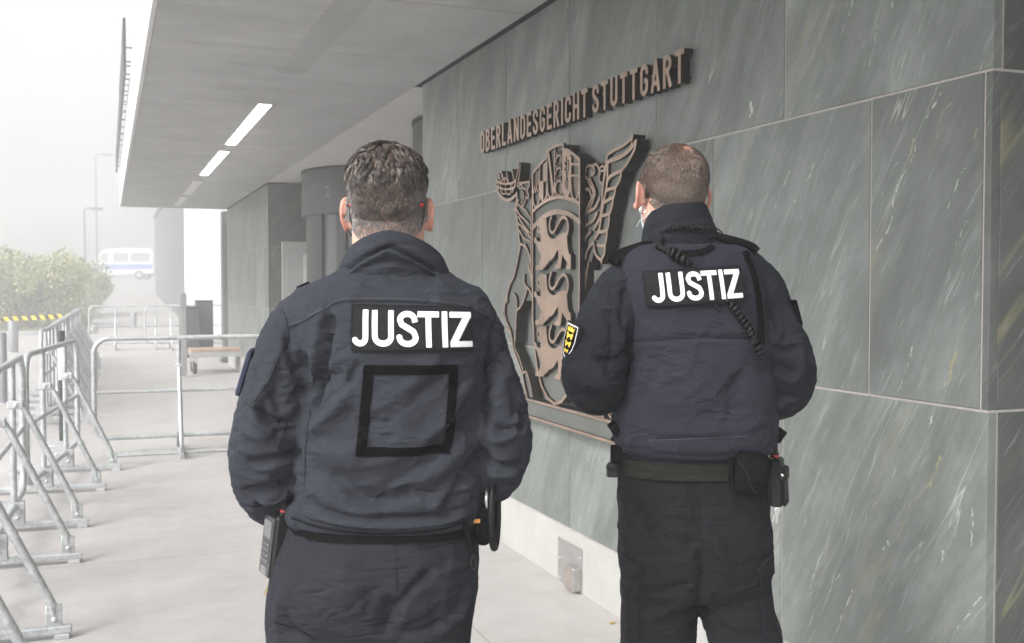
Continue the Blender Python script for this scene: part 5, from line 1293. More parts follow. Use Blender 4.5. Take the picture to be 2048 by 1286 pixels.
def strands(root, nrm, dirs, length, width, curl, seed, lift, nclump=0, pull=0.7):
    """thin tapering blades of hair gathered into locks; arrays per strand"""
    rg = np.random.RandomState(seed); n = len(root); S = 5; C_ = np.zeros((n, S + 1, 3)); p = root.copy()
    wv = np.cross(nrm, dirs); wv /= np.linalg.norm(wv, axis=1)[:, None] + 1e-9
    d = dirs + nrm * lift[:, None]; d /= np.linalg.norm(d, axis=1)[:, None]; bend = rg.normal(size=n) * curl
    for k in range(S + 1):
        C_[:, k] = p; p = p + d * (length / S)[:, None]
        d = d - nrm * (lift * 0.42)[:, None] + wv * (bend * .35)[:, None]; d /= np.linalg.norm(d, axis=1)[:, None]
    lock = np.zeros(n, int)
    if nclump:
        g = rg.choice(n, nclump, replace=False); G = root[g]
        for i0 in range(0, n, 4000): lock[i0:i0 + 4000] = ((root[i0:i0 + 4000, None] - G[None]) ** 2).sum(2).argmin(1)
        gl_ = C_[g][lock]; t = np.linspace(0, 1, S + 1)[None, :, None] ** 1.2 * np.broadcast_to(pull, (n,))[:, None, None]
        rel = gl_ - gl_[:, :1] + C_[:, :1]; tgt = rel + (gl_[:, :1] - C_[:, :1]) * t
        mixw = .85 * np.clip(np.broadcast_to(pull, (n,)) * 1.6, 0, 1)[:, None, None]; C_ = C_ * (1 - mixw) + tgt * mixw
        ls = rg.uniform(.75, 1.25, nclump)[lock]; C_ = C_[:, :1] + (C_ - C_[:, :1]) * ls[:, None, None]
    V = np.zeros((n, S + 1, 2, 3)); w = width[:, None] * (1 - (np.arange(S + 1) / S) ** 2)[None] + .00008
    tw = wv + nrm * rg.normal(size=(n, 1)) * .8; tw /= np.linalg.norm(tw, axis=1)[:, None]
    V[:, :, 0] = C_ - tw[:, None] * w[:, :, None] / 2; V[:, :, 1] = C_ + tw[:, None] * w[:, :, None] / 2
    b = np.arange(n)[:, None] * (S + 1) * 2; F = []
    for k in range(S): a = b + 2 * k; F.append(np.concatenate([a, a + 1, a + 3, a + 2], 1))
    return V.reshape(-1, 3), np.stack(F, 1).reshape(-1, 4), S, lock
def hair_mat(name, dark, light, grey):
    m, nt, b = newmat(name); a1 = nt.nodes.new('ShaderNodeAttribute'); a1.attribute_name = 'tone'; a2 = nt.nodes.new('ShaderNodeAttribute'); a2.attribute_name = 'grey'
    c = mixc(nt, a2.outputs['Fac'], mixc(nt, a1.outputs['Fac'], dark, light), grey); nt.links.new(c, b.inputs['Base Color'])
    setin(b, Roughness=0.42); b.inputs['Specular IOR Level'].default_value = 0.6
    return m
def facepoints(V, F, mask_fn, n, seed):
    rg = np.random.RandomState(seed); ctr = V[F].mean(1); m = mask_fn(ctr); F = F[m]; a, b, c, d = (V[F[:, i]] for i in range(4))
    ar = np.linalg.norm(np.cross(c - a, d - b), axis=1); k = rg.choice(len(F), n, p=ar / ar.sum()); u = rg.rand(n, 1); v = rg.rand(n, 1)
    P = (a[k] * (1 - u) + b[k] * u) * (1 - v) + (d[k] * (1 - u) + c[k] * u) * v
    Nn = np.cross(c - a, d - b)[k]; Nn /= np.linalg.norm(Nn, axis=1)[:, None] + 1e-9
    return P, Nn, rg
def set_attr(o, name, val, dom):
    at = o.data.attributes.new(name, 'FLOAT', dom); at.data.foreach_set('value', np.asarray(val, np.float32))
def boots(parent, pts):
    for (x, y, rz) in pts:
        M = Matrix.Translation((x, y, 0)) @ Matrix.Rotation(R(rz), 4, 'Z')
        v, f = loft([(0, .06, .03, .048, .13, .15, 2.4), (0, .06, .06, .048, .13, .145, 2.4), (0, .045, .09, .046, .105, .12, 2.3), (0, .0, .13, .045, .07, .08, 2.1), (0, -.02, .20, .050, .06, .06, 2), (0, -.02, .30, .056, .065, .06, 2)], 28)
        v = [tuple(M @ Vector(p)) for p in v]; o = mesh_np('boot', v, f, M_boot, parent); shade(o, 60)
        v, f = loft([(0, .06, 0.002, .050, .135, .155, 2.6), (0, .06, .034, .052, .137, .157, 2.6)], 28); v = [tuple(M @ Vector(p)) for p in v]; mesh_np('sole', v, f, M_rub, o)
def surf_np(V, F): return Surf(V, F)

# ---------------------------------------------------------------- officer with the open collar (left)
SA = 1024.0; AX = 772.0
DA = 2100 / SA
class Measure:
    """measured outline of a figure -> metres in the figure's own frame, at depth y behind/before its axis"""
    def __init__(s, ax, d): s.ax, s.d = ax, d
    def x(s, px, y=-.02): return ((px - 1024) * (s.d + y) - (s.ax - 1024) * s.d) / FPX
    def z(s, py, y=-.06): return CAM_H - (py - 572) * (s.d + y) / FPX
    def p(s, pts, y=-.13): return [(s.x(a, y), s.z(b, y)) for a, b in pts]
MA = Measure(AX, DA); ax, az = MA.x, MA.z
def a_(pts, y=-.13): return MA.p(pts, y)
def a_l(pts): return MA.p(pts, -.09)
pa = ((AX - 1024) / FPX * DA * math.cos(YAW) + DA * math.sin(YAW), DA * math.cos(YAW) - (AX - 1024) / FPX * DA * math.sin(YAW))
A = empty('person', (pa[0], pa[1], 0), rz=-YAW, label='officer in a navy field jacket with an empty black velcro square under the JUSTIZ patch', cat='person', group='two court officers seen from behind')
def k(py, xl, xr, yb, yf, cy=0.0, e=2.4):
    return ((ax(xl) + ax(xr)) / 2, cy, az(py), (ax(xr) - ax(xl)) / 2, yb, yf, e)
tors = [k(1062, 566, 956, .125, .165, .01, 2.3), k(1040, 562, 962, .130, .170, .01, 2.3), k(1000, 570, 966, .135, .172, .01, 2.3), k(940, 580, 970, .138, .170, .01), k(860, 592, 975, .140, .160, .005), k(770, 598, 978, .143, .150, 0), k(690, 590, 984, .140, .135, -.005),
        k(640, 584, 988, .130, .122, -.005, 2.3), k(605, 575, 982, .114, .108, 0, 2.3), k(580, 592, 962, .100, .096, .002, 2.2), k(560, 632, 922, .086, .086, .004, 2.1), k(540, 672, 885, .074, .076, .008, 2.1), k(520, 705, 855, .064, .068, .012, 2), k(505, 720, 838, .056, .06, .012, 2)]
tv = loft(resample(tors, 0, 5), 72)
armL = limb([(ax(648), 0, az(664), .070), (ax(608), -.005, az(664), .073), (ax(576), -.015, az(735), .071), (ax(552), -.025, az(810), .0690), (ax(535), -.03, az(885), .0690), (ax(524), .0, az(958), .067), (ax(526), .055, az(1022), .057), (ax(554), .135, az(1050), .046), (ax(580), .20, az(1058), .042)], 28)
armR = limb([(ax(900), 0, az(660), .070), (ax(926), -.005, az(664), .072), (ax(958), -.015, az(740), .065), (ax(988), -.02, az(820), .062), (ax(1000), -.025, az(885), .060), (ax(990), .01, az(945), .059), (ax(970), .08, az(990), .052), (ax(948), .15, az(1020), .045), (ax(920), .20, az(1035), .041)], 28)
VJ, FJ = remesh([tv, armL, armR], 0.0037, 8)
def shoulder_mask(V, x0, x1, z0, z1): return np.clip((np.abs(V[:, 0] - x0) - x1) / .03, 0, 1) * np.clip((V[:, 2] - z0) / .05, 0, 1) * np.clip((z1 - V[:, 2]) / .03, 0, 1)
VJ = lap(VJ, FJ, 28, .6, shoulder_mask(VJ, ax(782), .12, az(690), az(545)))
# open the garment at hem and neck
NJ = normals(VJ, FJ)
def blend(m, V): return V
lj = []; FS = 1.9
def F_(pts, w, d, asym=0.5): 
    px = sum(p for p, _ in pts) / len(pts)
    lj.append((a_(pts) if 600 < px < 965 else a_l(pts), w, d * FS, asym))
# folds traced from how the jacket hangs (back of the garment)
F_([(655, 625), (642, 660), (640, 700), (615, 760), (600, 830)], .012, -.012, .9)
F_([(645, 600), (655, 650), (648, 690), (625, 740)], .007, -.006)
F_([(700, 770), (680, 810), (640, 850), (605, 880)], .020, .010, -.5)
F_([(690, 745), (640, 760), (610, 800), (596, 860)], .020, -.014, .3)
F_([(720, 715), (690, 770), (650, 800), (615, 830)], .010, -.006)
F_([(885, 700), (850, 760), (800, 810), (740, 850)], .018, .006, -.6)
F_([(880, 740), (820, 790), (760, 830), (715, 860)], .016, -.006, .4)
F_([(955, 770), (920, 800), (890, 850), (830, 900)], .014, .006, -.6)
F_([(970, 800), (940, 840), (900, 860), (850, 910)], .011, -.007, .6)
F_([(975, 860), (930, 920), (880, 960), (820, 985)], .016, .008, -.6)
F_([(965, 900), (940, 940), (900, 1000), (880, 1030)], .012, -.007, .5)
F_([(955, 880), (900, 945), (850, 970), (760, 1000)], .014, -.006, .5)
F_([(620, 950), (680, 970), (720, 1000), (780, 1010)], .014, -.008, .5)
F_([(600, 985), (640, 990), (700, 1025), (760, 1035)], .014, .007, -.5)
F_([(690, 1000), (760, 1010), (840, 1000), (920, 1015)], .012, -.006, .5)
F_([(600, 1020), (680, 1038), (780, 1046), (880, 1044), (945, 1030)], .006, -.008, .8)
F_([(590, 1032), (680, 1052), (780, 1060), (880, 1058), (950, 1042)], .010, .006, .0)
F_([(740, 880), (700, 900), (650, 905), (600, 890)], .018, .005)
F_([(640, 930), (720, 935), (790, 920), (850, 890)], .02, .004)
F_([(760, 985), (800, 960), (860, 930), (905, 880)], .014, -.005, .5)
F_([(850, 1035), (880, 1010), (920, 990), (960, 980)], .012, .006, .5)
# right armpit and sleeve
F_([(985, 690), (975, 740), (968, 800), (972, 860)], .009, -.012, .8)
F_([(945, 640), (985, 660), (975, 720), (960, 770)], .012, -.007, .6)
F_([(1010, 680), (1000, 720), (980, 770), (965, 800)], .010, -.008, .7)
F_([(940, 620), (990, 650), (1010, 665)], .012, .004)
F_([(1050, 815), (1040, 850), (1015, 858), (985, 850)], .008, -.009, .9)
F_([(1048, 830), (1030, 870), (1000, 885), (975, 880)], .009, .008, -.6)
F_([(1045, 930), (1010, 935), (980, 925), (965, 905)], .008, -.009, .9)
F_([(1040, 950), (1005, 955), (975, 950)], .010, .008, -.5)
F_([(1020, 760), (1030, 800), (1032, 850)], .010, -.005)
F_([(1035, 985), (1000, 985), (970, 970)], .009, -.008, .8)
# left sleeve
F_([(560, 690), (540, 760), (520, 800), (500, 840)], .012, .005, -.4)
F_([(595, 700), (600, 760), (590, 800)], .010, -.010, .6)
F_([(565, 660), (572, 700), (585, 740), (595, 755)], .008, -.008, .7)
F_([(510, 810), (530, 838), (560, 850), (590, 850)], .008, -.012, .9)
F_([(505, 825), (525, 855), (555, 868), (588, 870)], .010, .007, .0)
F_([(590, 862), (560, 862), (545, 862)], .008, -.012, .5)
F_([(600, 905), (560, 915), (520, 920), (490, 912)], .011, -.010, .7)
F_([(595, 925), (550, 935), (500, 940)], .010, .008, -.4)
F_([(585, 960), (540, 975), (490, 985), (468, 992)], .009, -.009, .8)
F_([(575, 990), (540, 1008), (500, 1012)], .009, .008, -.4)
F_([(470, 900), (490, 905), (515, 925)], .008, .006)
F_([(575, 985), (555, 1010), (520, 1025), (495, 1020)], .008, -.009, .8)
F_([(535, 770), (548, 800), (560, 830)], .010, -.006, .5)
F_([(478, 850), (500, 870), (540, 880)], .010, .004)
# collar base and yoke
F_([(690, 505), (740, 495), (800, 500), (850, 520)], .008, -.004)
F_([(720, 560), (700, 590), (690, 620)], .015, .003); F_([(880, 560), (870, 590), (875, 620)], .015, .003)
lo_w = np.clip((VJ[:, 2] - 1.0) / .3, 0, 1)
VJ = crumple(VJ, NJ, .0036, (.75, 0, .65), .18, .055, 3.0); NJ = normals(VJ, FJ)
VJ = crumple(VJ, NJ, .0026, (1, 0, .25), .08, .026, 9.0)
armw = (VJ[:, 0] < ax(600)) | (VJ[:, 0] > ax(975))
W2 = crumple(VJ, NJ, .0028, (1, .2, .2), .10, .034, 15.0); VJ = np.where(armw[:, None], W2, VJ)
NJ = normals(VJ, FJ); VJ = stroke_disp(VJ, NJ, lj, SA); VJ = lap(VJ, FJ, 1, .5)
# drawn-in waistband
NJ = normals(VJ, FJ)
jk = mesh_np('jacket', VJ, FJ, M_jk, A, smooth=True)
SJ = surf_np(VJ, FJ)
def seam(pts, w=.0016, par=jk, surf=SJ, off=.0004, mat=None, name='seam', th=.0007, conv=a_):
    o = ribbon_on(surf, conv(pts), w, off, th, .004); o = o.build(name, mat or M_seam, par, False) if o.v else None; return o
seam([(566, 657), (600, 645), (625, 630), (648, 620), (668, 607), (703, 603), (770, 603), (850, 606), (900, 612), (943, 622), (975, 640), (1000, 655)])
seam([(548, 622), (560, 645), (563, 680), (548, 720), (532, 760), (505, 800), (500, 822)])
seam([(475, 812), (500, 822), (530, 838), (558, 852), (552, 885), (547, 905)])
seam([(608, 825), (608, 870), (602, 900), (598, 980)])
seam([(984, 640), (975, 690), (985, 720)])
seam([(565, 1052), (640, 1065), (720, 1072), (800, 1073), (880, 1068), (950, 1055)], .004, th=.002)
M_top = plain('topstitch', (.055, .058, .068), .8)
seam([(566, 652), (600, 640), (625, 625), (648, 615), (668, 602), (703, 597), (770, 597), (850, 600), (900, 606), (943, 616), (975, 634), (1000, 649)], .0009, mat=M_top, name='topstitch')
seam([(600, 1046), (680, 1056), (780, 1062), (880, 1058), (945, 1048)], .0014)
# velcro frame: one piece with a hole
sq = MB()
for pts, w in (([(734, 738), (780, 739), (830, 739), (880, 739), (914, 739)], .0175), ([(713, 904), (760, 904), (810, 904), (860, 903), (898, 903)], .0165), ([(739, 730), (736, 770), (730, 820), (726, 860), (721, 912)], .0180), ([(906, 748), (904, 790), (900, 840), (896, 880), (892, 896)], .0165)):
    r_ = ribbon_on(SJ, a_(pts), w, .0012, .0022 if w > .0171 else .0016, .004); sq.add(r_.v, r_.f)
sq.build('velcro_frame', M_vel, jk)
name_patch(SJ, a_([(702, 607), (943, 613), (946, 704), (704, 700)]), jk, letbox=(.032, .985, .13, .90), slant=-.02)
# sleeve badge edge and shoulder loop
mb = MB(); M = Matrix.Translation((ax(489), -.01, az(748))) @ Matrix.Rotation(R(17), 4, 'Y') @ Matrix.Rotation(R(8), 4, 'Z'); mb.box(-.006, .003, -.035, .035, -.045, .045, .002, M); b1 = mb.build('sleeve_badge', plain('badge_blue', (.012, .016, .04), .8), jk)
mb = MB(); mb.box(-.0075, -.0055, -.030, .030, -.040, .040, .0005, M); mb.build('badge_border', plain('badge_grey', (.10, .11, .15), .7), b1)
for (px, py, rz) in ((588, 572, -24), (548, 604, -52)):
    h = SJ.near((ax(px), .02, az(py) + .02), .002); mb = MB(); mb.box(-.012, .012, -.012, .012, -.004, .004, .001, Matrix.Translation(h) @ Matrix.Rotation(R(rz), 4, 'Y')); mb.build('shoulder_loop', M_web, jk)
# collar: turned-up band open towards the front, flaring down to the sides
def collar(parent, mat, th0, th1, ring, name='collar', thick=.0045, folds=()):
    """ring(angle 0 = back, +-180 front; t 0 = bottom, 1 = top) -> xyz"""
    na, nt_ = 96, 26; V = np.zeros((na, nt_, 3))
    for i, a in enumerate(np.linspace(th0, th1, na)):
        for j, t in enumerate(np.linspace(0, 1, nt_)): V[i, j] = ring(a, t)
    Nn = np.cross(np.gradient(V, axis=0), np.gradient(V, axis=1)); Nn /= np.linalg.norm(Nn, axis=2)[:, :, None] + 1e-9
    if (Nn[na // 2, nt_ // 2, 1]) > 0: Nn = -Nn
    for fa, ft, wa, wt, d, sk, *ab in folds:
        A_, T_ = np.meshgrid(np.linspace(th0, th1, na), np.linspace(0, 1, nt_), indexing='ij')
        V += Nn * (d * np.exp(-((A_ - fa) / wa) ** 2 - ((T_ - ft - sk * (A_ - fa) + (ab[0] if ab else 0) * np.abs(A_ - fa)) / wt) ** 2))[:, :, None]
    In = V - Nn * thick; K = na * nt_; P = np.concatenate([V.reshape(-1, 3), In.reshape(-1, 3)]); F = []
    for i in range(na - 1):
        for j in range(nt_ - 1): a = i * nt_ + j; F += [(a, a + 1, a + nt_ + 1, a + nt_), (K + a, K + a + nt_, K + a + nt_ + 1, K + a + 1)]
        a = i * nt_; F.append((a, a + nt_, K + a + nt_, K + a)); a = i * nt_ + nt_ - 1; F.append((a, K + a, K + a + nt_, a + nt_))
    for j in range(nt_ - 1): F.append((j, K + j, K + j + 1, j + 1)); a = (na - 1) * nt_ + j; F.append((a, a + 1, K + a + 1, K + a))
    o = mesh_np(name, P, F, mat, parent); shade(o, 60); return o
def ringA(a, t):
    q = abs(a) / 150.0; s = 1 if a >= 0 else -1
    cx = ax(785); cy = -.002
    rx0, ry0 = .083, .076; rx1, ry1 = .0745, .0735                      # bottom, top radius at the nape
    fl = min(1, q) ** 1.6
    rx = (rx0 * (1 - t) + rx1 * t) + fl * (.060 - .006 * t); ry = (ry0 * (1 - t) + ry1 * t) + fl * .02
    zb = az(552) - fl * .075 ; zt = az(461) - fl ** 1.0 * .118
    z = zb * (1 - t) + zt * t
    if zt < zb + .012: z = zb + t * .012 * 1.0
    bulge = .006 * math.sin(math.pi * t)
    return np.array([cx + (rx + bulge) * math.sin(R(a)), cy - (ry + bulge) * math.cos(R(a)) + .00 * fl, z])
collar(jk, M_jk, -150, 150, ringA, folds=((0, .64, 85, .045, -.014, 0, .0052), (0, .52, 80, .06, .009, 0, .0052), (-14, .60, 45, .045, -.008, .004), (-30, .50, 34, .06, .005, .005), (14, .44, 34, .06, .006, -.005), (26, .56, 30, .045, -.008, -.006), (-8, .30, 28, .05, -.006, 0), (5, .20, 30, .05, .004, 0), (50, .55, 20, .10, .003, 0)))

# trousers
tr_k = [k(1085, 566, 956, .120, .140, .01, 2.3), k(1062, 572, 952, .112, .132, .01, 2.3)]
pel = [k(1290, 552, 928, .100, .09, .0, 2.4), k(1240, 530, 944, .125, .115, .0, 2.4), k(1190, 532, 952, .137, .125, .005, 2.4), k(1140, 540, 956, .132, .130, .005, 2.3), k(1090, 556, 954, .120, .135, .01, 2.3), k(1050, 572, 946, .112, .132, .01, 2.3)]
legL = limb([(ax(640), .0, az(1180), .10), (ax(628), 0, az(1250), .102), (ax(634), .01, az(1400), .094), (ax(650), .02, az(1600), .080), (ax(660), .0, az(1800), .078), (ax(665), -.01, az(2030), .078)], 32)
legR = limb([(ax(850), .0, az(1180), .10), (ax(846), -.01, az(1250), .096), (ax(838), -.01, az(1400), .090), (ax(838), .0, az(1600), .078), (ax(845), -.02, az(1800), .076), (ax(850), -.03, az(2030), .078)], 32)
VT, FT = remesh([loft(resample(pel, 0, 5), 64), legL, legR], 0.0055, 6)
NT = normals(VT, FT); lt = []
def T_(pts, w, d, asym=.5): lt.append((a_(pts, -.12), w, d * 1.7, asym))
T_([(800, 1196), (788, 1230), (778, 1260), (768, 1290)], .016, -.016, -.6)
T_([(868, 1150), (830, 1170), (808, 1195), (796, 1225)], .010, -.010, .8)
T_([(885, 1150), (850, 1175), (820, 1200), (800, 1240)], .012, .006, -.4)
T_([(880, 1250), (850, 1268), (810, 1275), (780, 1272)], .007, -.007, .8); T_([(935, 1230), (900, 1262), (850, 1282), (800, 1284)], .010, .006, .5); T_([(870, 1235), (840, 1250), (800, 1262)], .007, -.006, .7)
T_([(940, 1190), (925, 1230), (890, 1260)], .012, .006, .4); T_([(830, 1165), (880, 1145), (900, 1130)], .012, -.005)
T_([(560, 1180), (545, 1230), (540, 1290)], .012, .005); T_([(600, 1290), (570, 1255), (555, 1225)], .009, -.005, .5); T_([(745, 1180), (730, 1230), (715, 1280)], .02, -.004)
T_([(684, 1110), (690, 1160), (720, 1200)], .04, .006, 0); T_([(640, 1350), (600, 1380), (560, 1400)], .015, -.008); T_([(850, 1340), (880, 1380), (900, 1440)], .015, -.008)
VT = crumple(VT, NT, .0028, (.4, 0, 1), .16, .05, 5.0); NT = normals(VT, FT); VT = crumple(VT, NT, .0012, (1, 0, .5), .06, .02, 6.0); NT = normals(VT, FT)
VT = stroke_disp(VT, NT, lt, SA); VT = lap(VT, FT, 1, .5)
trs = mesh_np('trousers', VT, FT, M_tr, A, smooth=True); ST = surf_np(VT, FT)
seam([(785, 1082), (787, 1110), (790, 1150), (793, 1190)], .0014, trs, ST)
for q in ([(832, 1101), (880, 1099), (940, 1094)], [(832, 1109), (880, 1106), (940, 1101)], [(832, 1100), (833, 1110)]): seam(q, .0016, trs, ST, th=.0014)
seam([(530, 1262), (560, 1270), (600, 1282), (620, 1296)], .003, trs, ST, th=.002)
mb = MB(); v, f = loft([(ax(761), .01, az(1078), .188, .122, .142, 2.3), (ax(761), .01, az(1050), .186, .120, .140, 2.3)], 64); mb.add(v, f); mb.build('belt', M_web, trs, True)
boots(A, ((ax(665), -.01, 4), (ax(850), -.03, -6)))
# body: one skin
HC = (ax(773), .004, az(392))
parts = head_parts(HC, 1.0, 1.0) + ear(-1, np.array([ax(706), .006, az(429, 0)]), .062, .034, 26) + ear(1, np.array([ax(841), .006, az(430, 0)]), .062, .034, 24)
neck = [(ax(775), .012, az(600), .075, .07, .07, 2), (ax(775), .008, az(540), .071, .067, .066, 2), (ax(775), .004, az(490), .0705, .068, .066, 2), (ax(774), .0, az(450), .0695, .066, .066, 2), (ax(773), 0, az(415), .068, .06, .06, 2)]
parts.append(loft(neck, 40))
def torso_body(T, sc):
    return loft([(q[0], q[1], q[2], q[3] * sc, q[4] * sc, q[5] * sc, q[6]) for q in T], 40)
parts += [torso_body(tors[5:], .72), loft([(ax(755), .01, az(1240), .13, .075, .08, 2.3), (ax(760), .01, az(1100), .14, .08, .10, 2.2), (ax(765), .01, az(950), .145, .085, .12, 2.2), (ax(770), .01, az(690), .15, .085, .10, 2.2)], 40)]
parts += [limb([(ax(648), .02, az(672), .034), (ax(580), .015, az(740), .032), (ax(558), .01, az(800), .032), (ax(538), -.02, az(885), .040), (ax(530), .05, az(1005), .034), (ax(575), .205, az(1045), .027), (ax(600), .24, az(1050), .028)], 18),
          limb([(ax(895), .02, az(672), .034), (ax(955), .015, az(740), .030), (ax(980), .01, az(800), .030), (ax(996), -.02, az(880), .040), (ax(972), .07, az(988), .034), (ax(920), .20, az(1035), .027), (ax(895), .235, az(1040), .028)], 18)]
parts += hand((ax(592), .225, az(1048)), -1, -40, -8) + hand((ax(903), .225, az(1038)), 1, 40, -8)
parts += [limb([(ax(645), 0, az(1220), .068), (ax(650), .02, az(1600), .055), (ax(665), -.01, az(2060), .04)], 20), limb([(ax(842), 0, az(1220), .066), (ax(838), .0, az(1600), .055), (ax(850), -.03, az(2060), .04)], 20)]
VB, FB = remesh(parts, 0.0036, 2)
body_o = mesh_np('body', VB, FB, M_skin, A, smooth=True)
hc = np.array(HC)
def polar(P, c):
    q = P - c; return q
def hairline(P, c, low=-.062, side=-.012, front=.055, earx=.055):
    """1 inside the hair, 0 outside; lower edge falls at the nape, rises round the ears, higher at the forehead"""
    q = P - c; yb = np.clip((-q[:, 1] + .0) / .06, 0, 1)
    edge = side + (low - side) * yb ** .7
    edge = np.where(q[:, 1] > .025, side + (q[:, 1] - .025) / .06 * (front - side), edge)
    return np.clip((q[:, 2] - edge) / .012 + .5, 0, 1)
ex = np.abs(VB[:, 0] - hc[0])
is_ear = ((ex > .079) & (VB[:, 2] < hc[2] + .012) & (VB[:, 2] > hc[2] - .085))
hm = hairline(VB, hc, -.085, -.03); hm = np.where(is_ear, 0, hm); hm = np.where(VB[:, 2] < hc[2] - .2, 0, hm)
set_attr(body_o, 'scalp', hm * .80 * np.clip((VB[:, 2] - (hc[2] - .10)) / .06, 0, 1), 'POINT'); set_attr(body_o, 'red', np.where(is_ear, .6, 0) + np.where(np.abs(VB[:, 2] - (hc[2] - .08)) < .04, .10, 0), 'POINT')
P, Nn, rg = facepoints(VB, FB, lambda c: (hairline(c, hc, -.088, -.03) > .5) & ~((np.abs(c[:, 0] - hc[0]) > .079) & (c[:, 2] < hc[2] + .012)), 34000, 3)
q = P - hc; whorl = np.array([.018, -.045, .115]); 
out = q - whorl; out -= Nn * (out * Nn).sum(1)[:, None]; out /= np.linalg.norm(out, axis=1)[:, None] + 1e-9
down = np.array([0, 0, -1.]) - Nn * (-Nn[:, 2:3]); down /= np.linalg.norm(down, axis=1)[:, None] + 1e-9
swirl = np.cross(Nn, out)
top = np.clip((q[:, 2] - .005) / .06, 0, 1)[:, None]
wv = noise(np.c_[P[:, 0] * 34, P[:, 1] * 34, P[:, 2] * 30])[:, None]; wv2 = noise(P * 62 + 9)[:, None]
d = out * (.55 + .2 * top) + down * (.6 - .35 * top) + swirl * (.25 * top + 1.0 * wv * (0.35 + .65 * top) + .6 * wv2 * top); d -= Nn * (d * Nn).sum(1)[:, None]; d /= np.linalg.norm(d, axis=1)[:, None] + 1e-9
ln_ = (.007 + .022 * top[:, 0] ** 1.0) * rg.uniform(.7, 1.2, len(P)) * (1 - .4 * np.clip((-q[:, 2] - .03) / .05, 0, 1))
thin = rg.rand(len(P)) < np.clip(1.35 - np.clip((-q[:, 2] - .03) / .06, 0, 1) * 1.0, .3, 1)
V_, F__, S_, lk = strands(P[thin], Nn[thin], d[thin], ln_[thin], np.full(thin.sum(), .0011), .5, 4, (.40 + .45 * top[:, 0] + .3 * wv2[:, 0])[thin].clip(.1, 1.2), 900, (.08 + .67 * top[:, 0])[thin])
ho = mesh_np('hair', V_, F__, hair_mat('hair_brown_greying', (.014, .010, .008), (.140, .108, .090), (.36, .35, .35)), A)
gq = np.clip((np.abs(q[:, 0]) - .045) / .03, 0, 1) * np.clip((.05 - q[:, 2]) / .06, 0, 1) * .75 + np.clip((-q[:, 2] - .0) / .08, 0, 1) * .25; gq *= rg.uniform(.5, 1.1, len(P)) * np.where(q[:, 0] < 0, 1.15, .75)
tq = np.clip(rg.uniform(0, .5, len(P)) + .3 * noise(P * 45 + 3), 0, 1); tq[thin] = np.clip(tq[thin] + rg.uniform(-.2, .55, lk.max() + 1)[lk], 0, 1)
set_attr(ho, 'tone', np.repeat(tq[thin], S_), 'FACE'); set_attr(ho, 'grey', np.repeat(np.clip(gq[thin], 0, .9), S_), 'FACE')
# glasses tips, mask with elastic cords
gl = MB()
for s_, ex_ in ((-1, ax(699)), (1, ax(849))):
    gl.tube(catmull([(ex_ + s_ * .001, -.030, az(410)), (ex_ - s_ * .003, -.012, az(404)), (ex_ + s_ * .004, .03, az(398)), (ex_ - s_ * .002, .10, az(396))], 4), .0022, 8)
glasses = gl.build('glasses_temples', M_pl, A, True)
for s_, ex_ in ((-1, ax(704)), (1, ax(848))):
    mb = MB(); v, f = ellipsoid((ex_ - s_ * .002, -.040, az(409)), (.0042, .006, .0042), None, 12, 8); mb.add(v, f); mb.build('temple_tip', M_red, glasses, True)
mb = MB()
for s_ in (-1, 1):
    e = hc[0] + s_ * .031; mb.tube(catmull([(e - .022, .100, hc[2] + .004), (e, .103, hc[2] + .014), (e + .022, .100, hc[2] + .004), (e + .018, .102, hc[2] - .014), (e, .103, hc[2] - .018), (e - .018, .102, hc[2] - .014), (e - .022, .100, hc[2] + .004)], 5), .0014, 6)
mb.build('glasses_rims', M_pl, glasses, True)
def mask(parent, c, mat, cord, s=1.0, rot=None, lines=None):
    V = []; F = []; nu, nv = 24, 14
    for i in range(nu):
        u = i / (nu - 1) * 2 - 1
        for j in range(nv):
            t = j / (nv - 1); a = u * R(72)
            z = -.012 - .10 * t + .02 * abs(u) * (1 - 2 * t) * -1
            bul = .114 - .012 * (2 * t - 1) ** 2 - .022 * max(0, t - .7) * 3
            V.append((c[0] + math.sin(a) * .066 * (1 - .22 * t), c[1] - .002 + math.cos(a) * bul - .0 + .012 * (1 - abs(u)), c[2] + z))
    for i in range(nu - 1):
        for j in range(nv - 1): a = i * nv + j; F.append((a, a + nv, a + nv + 1, a + 1))
    V = np.array(V); n = len(V); Nn_ = np.zeros((n, 3)); Nn_[:, 1] = -.0018
    G = [tuple(q) for q in F] + [tuple(x + n for x in reversed(q)) for q in F]
    P = np.vstack([V, V + Nn_])
    if rot is not None: P = (P - c) @ np.array(rot).T + c
    return mesh_np('face_mask', P, G, mat, parent, smooth=True)
mk = mask(A, hc, plain('mask_black', (.03, .03, .035), .8), None)
mb = MB()
for P in ([(697, 402, -.014), (701, 430, -.020), (705, 458, -.012), (708, 480, .012), (709, 490, .04)], [(691, 455, .0), (700, 468, .01), (707, 480, .03)], [(849, 410, -.014), (848, 430, -.020), (843, 455, -.012), (841, 480, .01), (840, 490, .04)]):
    q_ = [(ax(a), y, az(b)) for a, b, y in P]; mb.tube(catmull(q_, 5), .0012, 6)
mb.build('ear_cord', M_rub, mk, True)

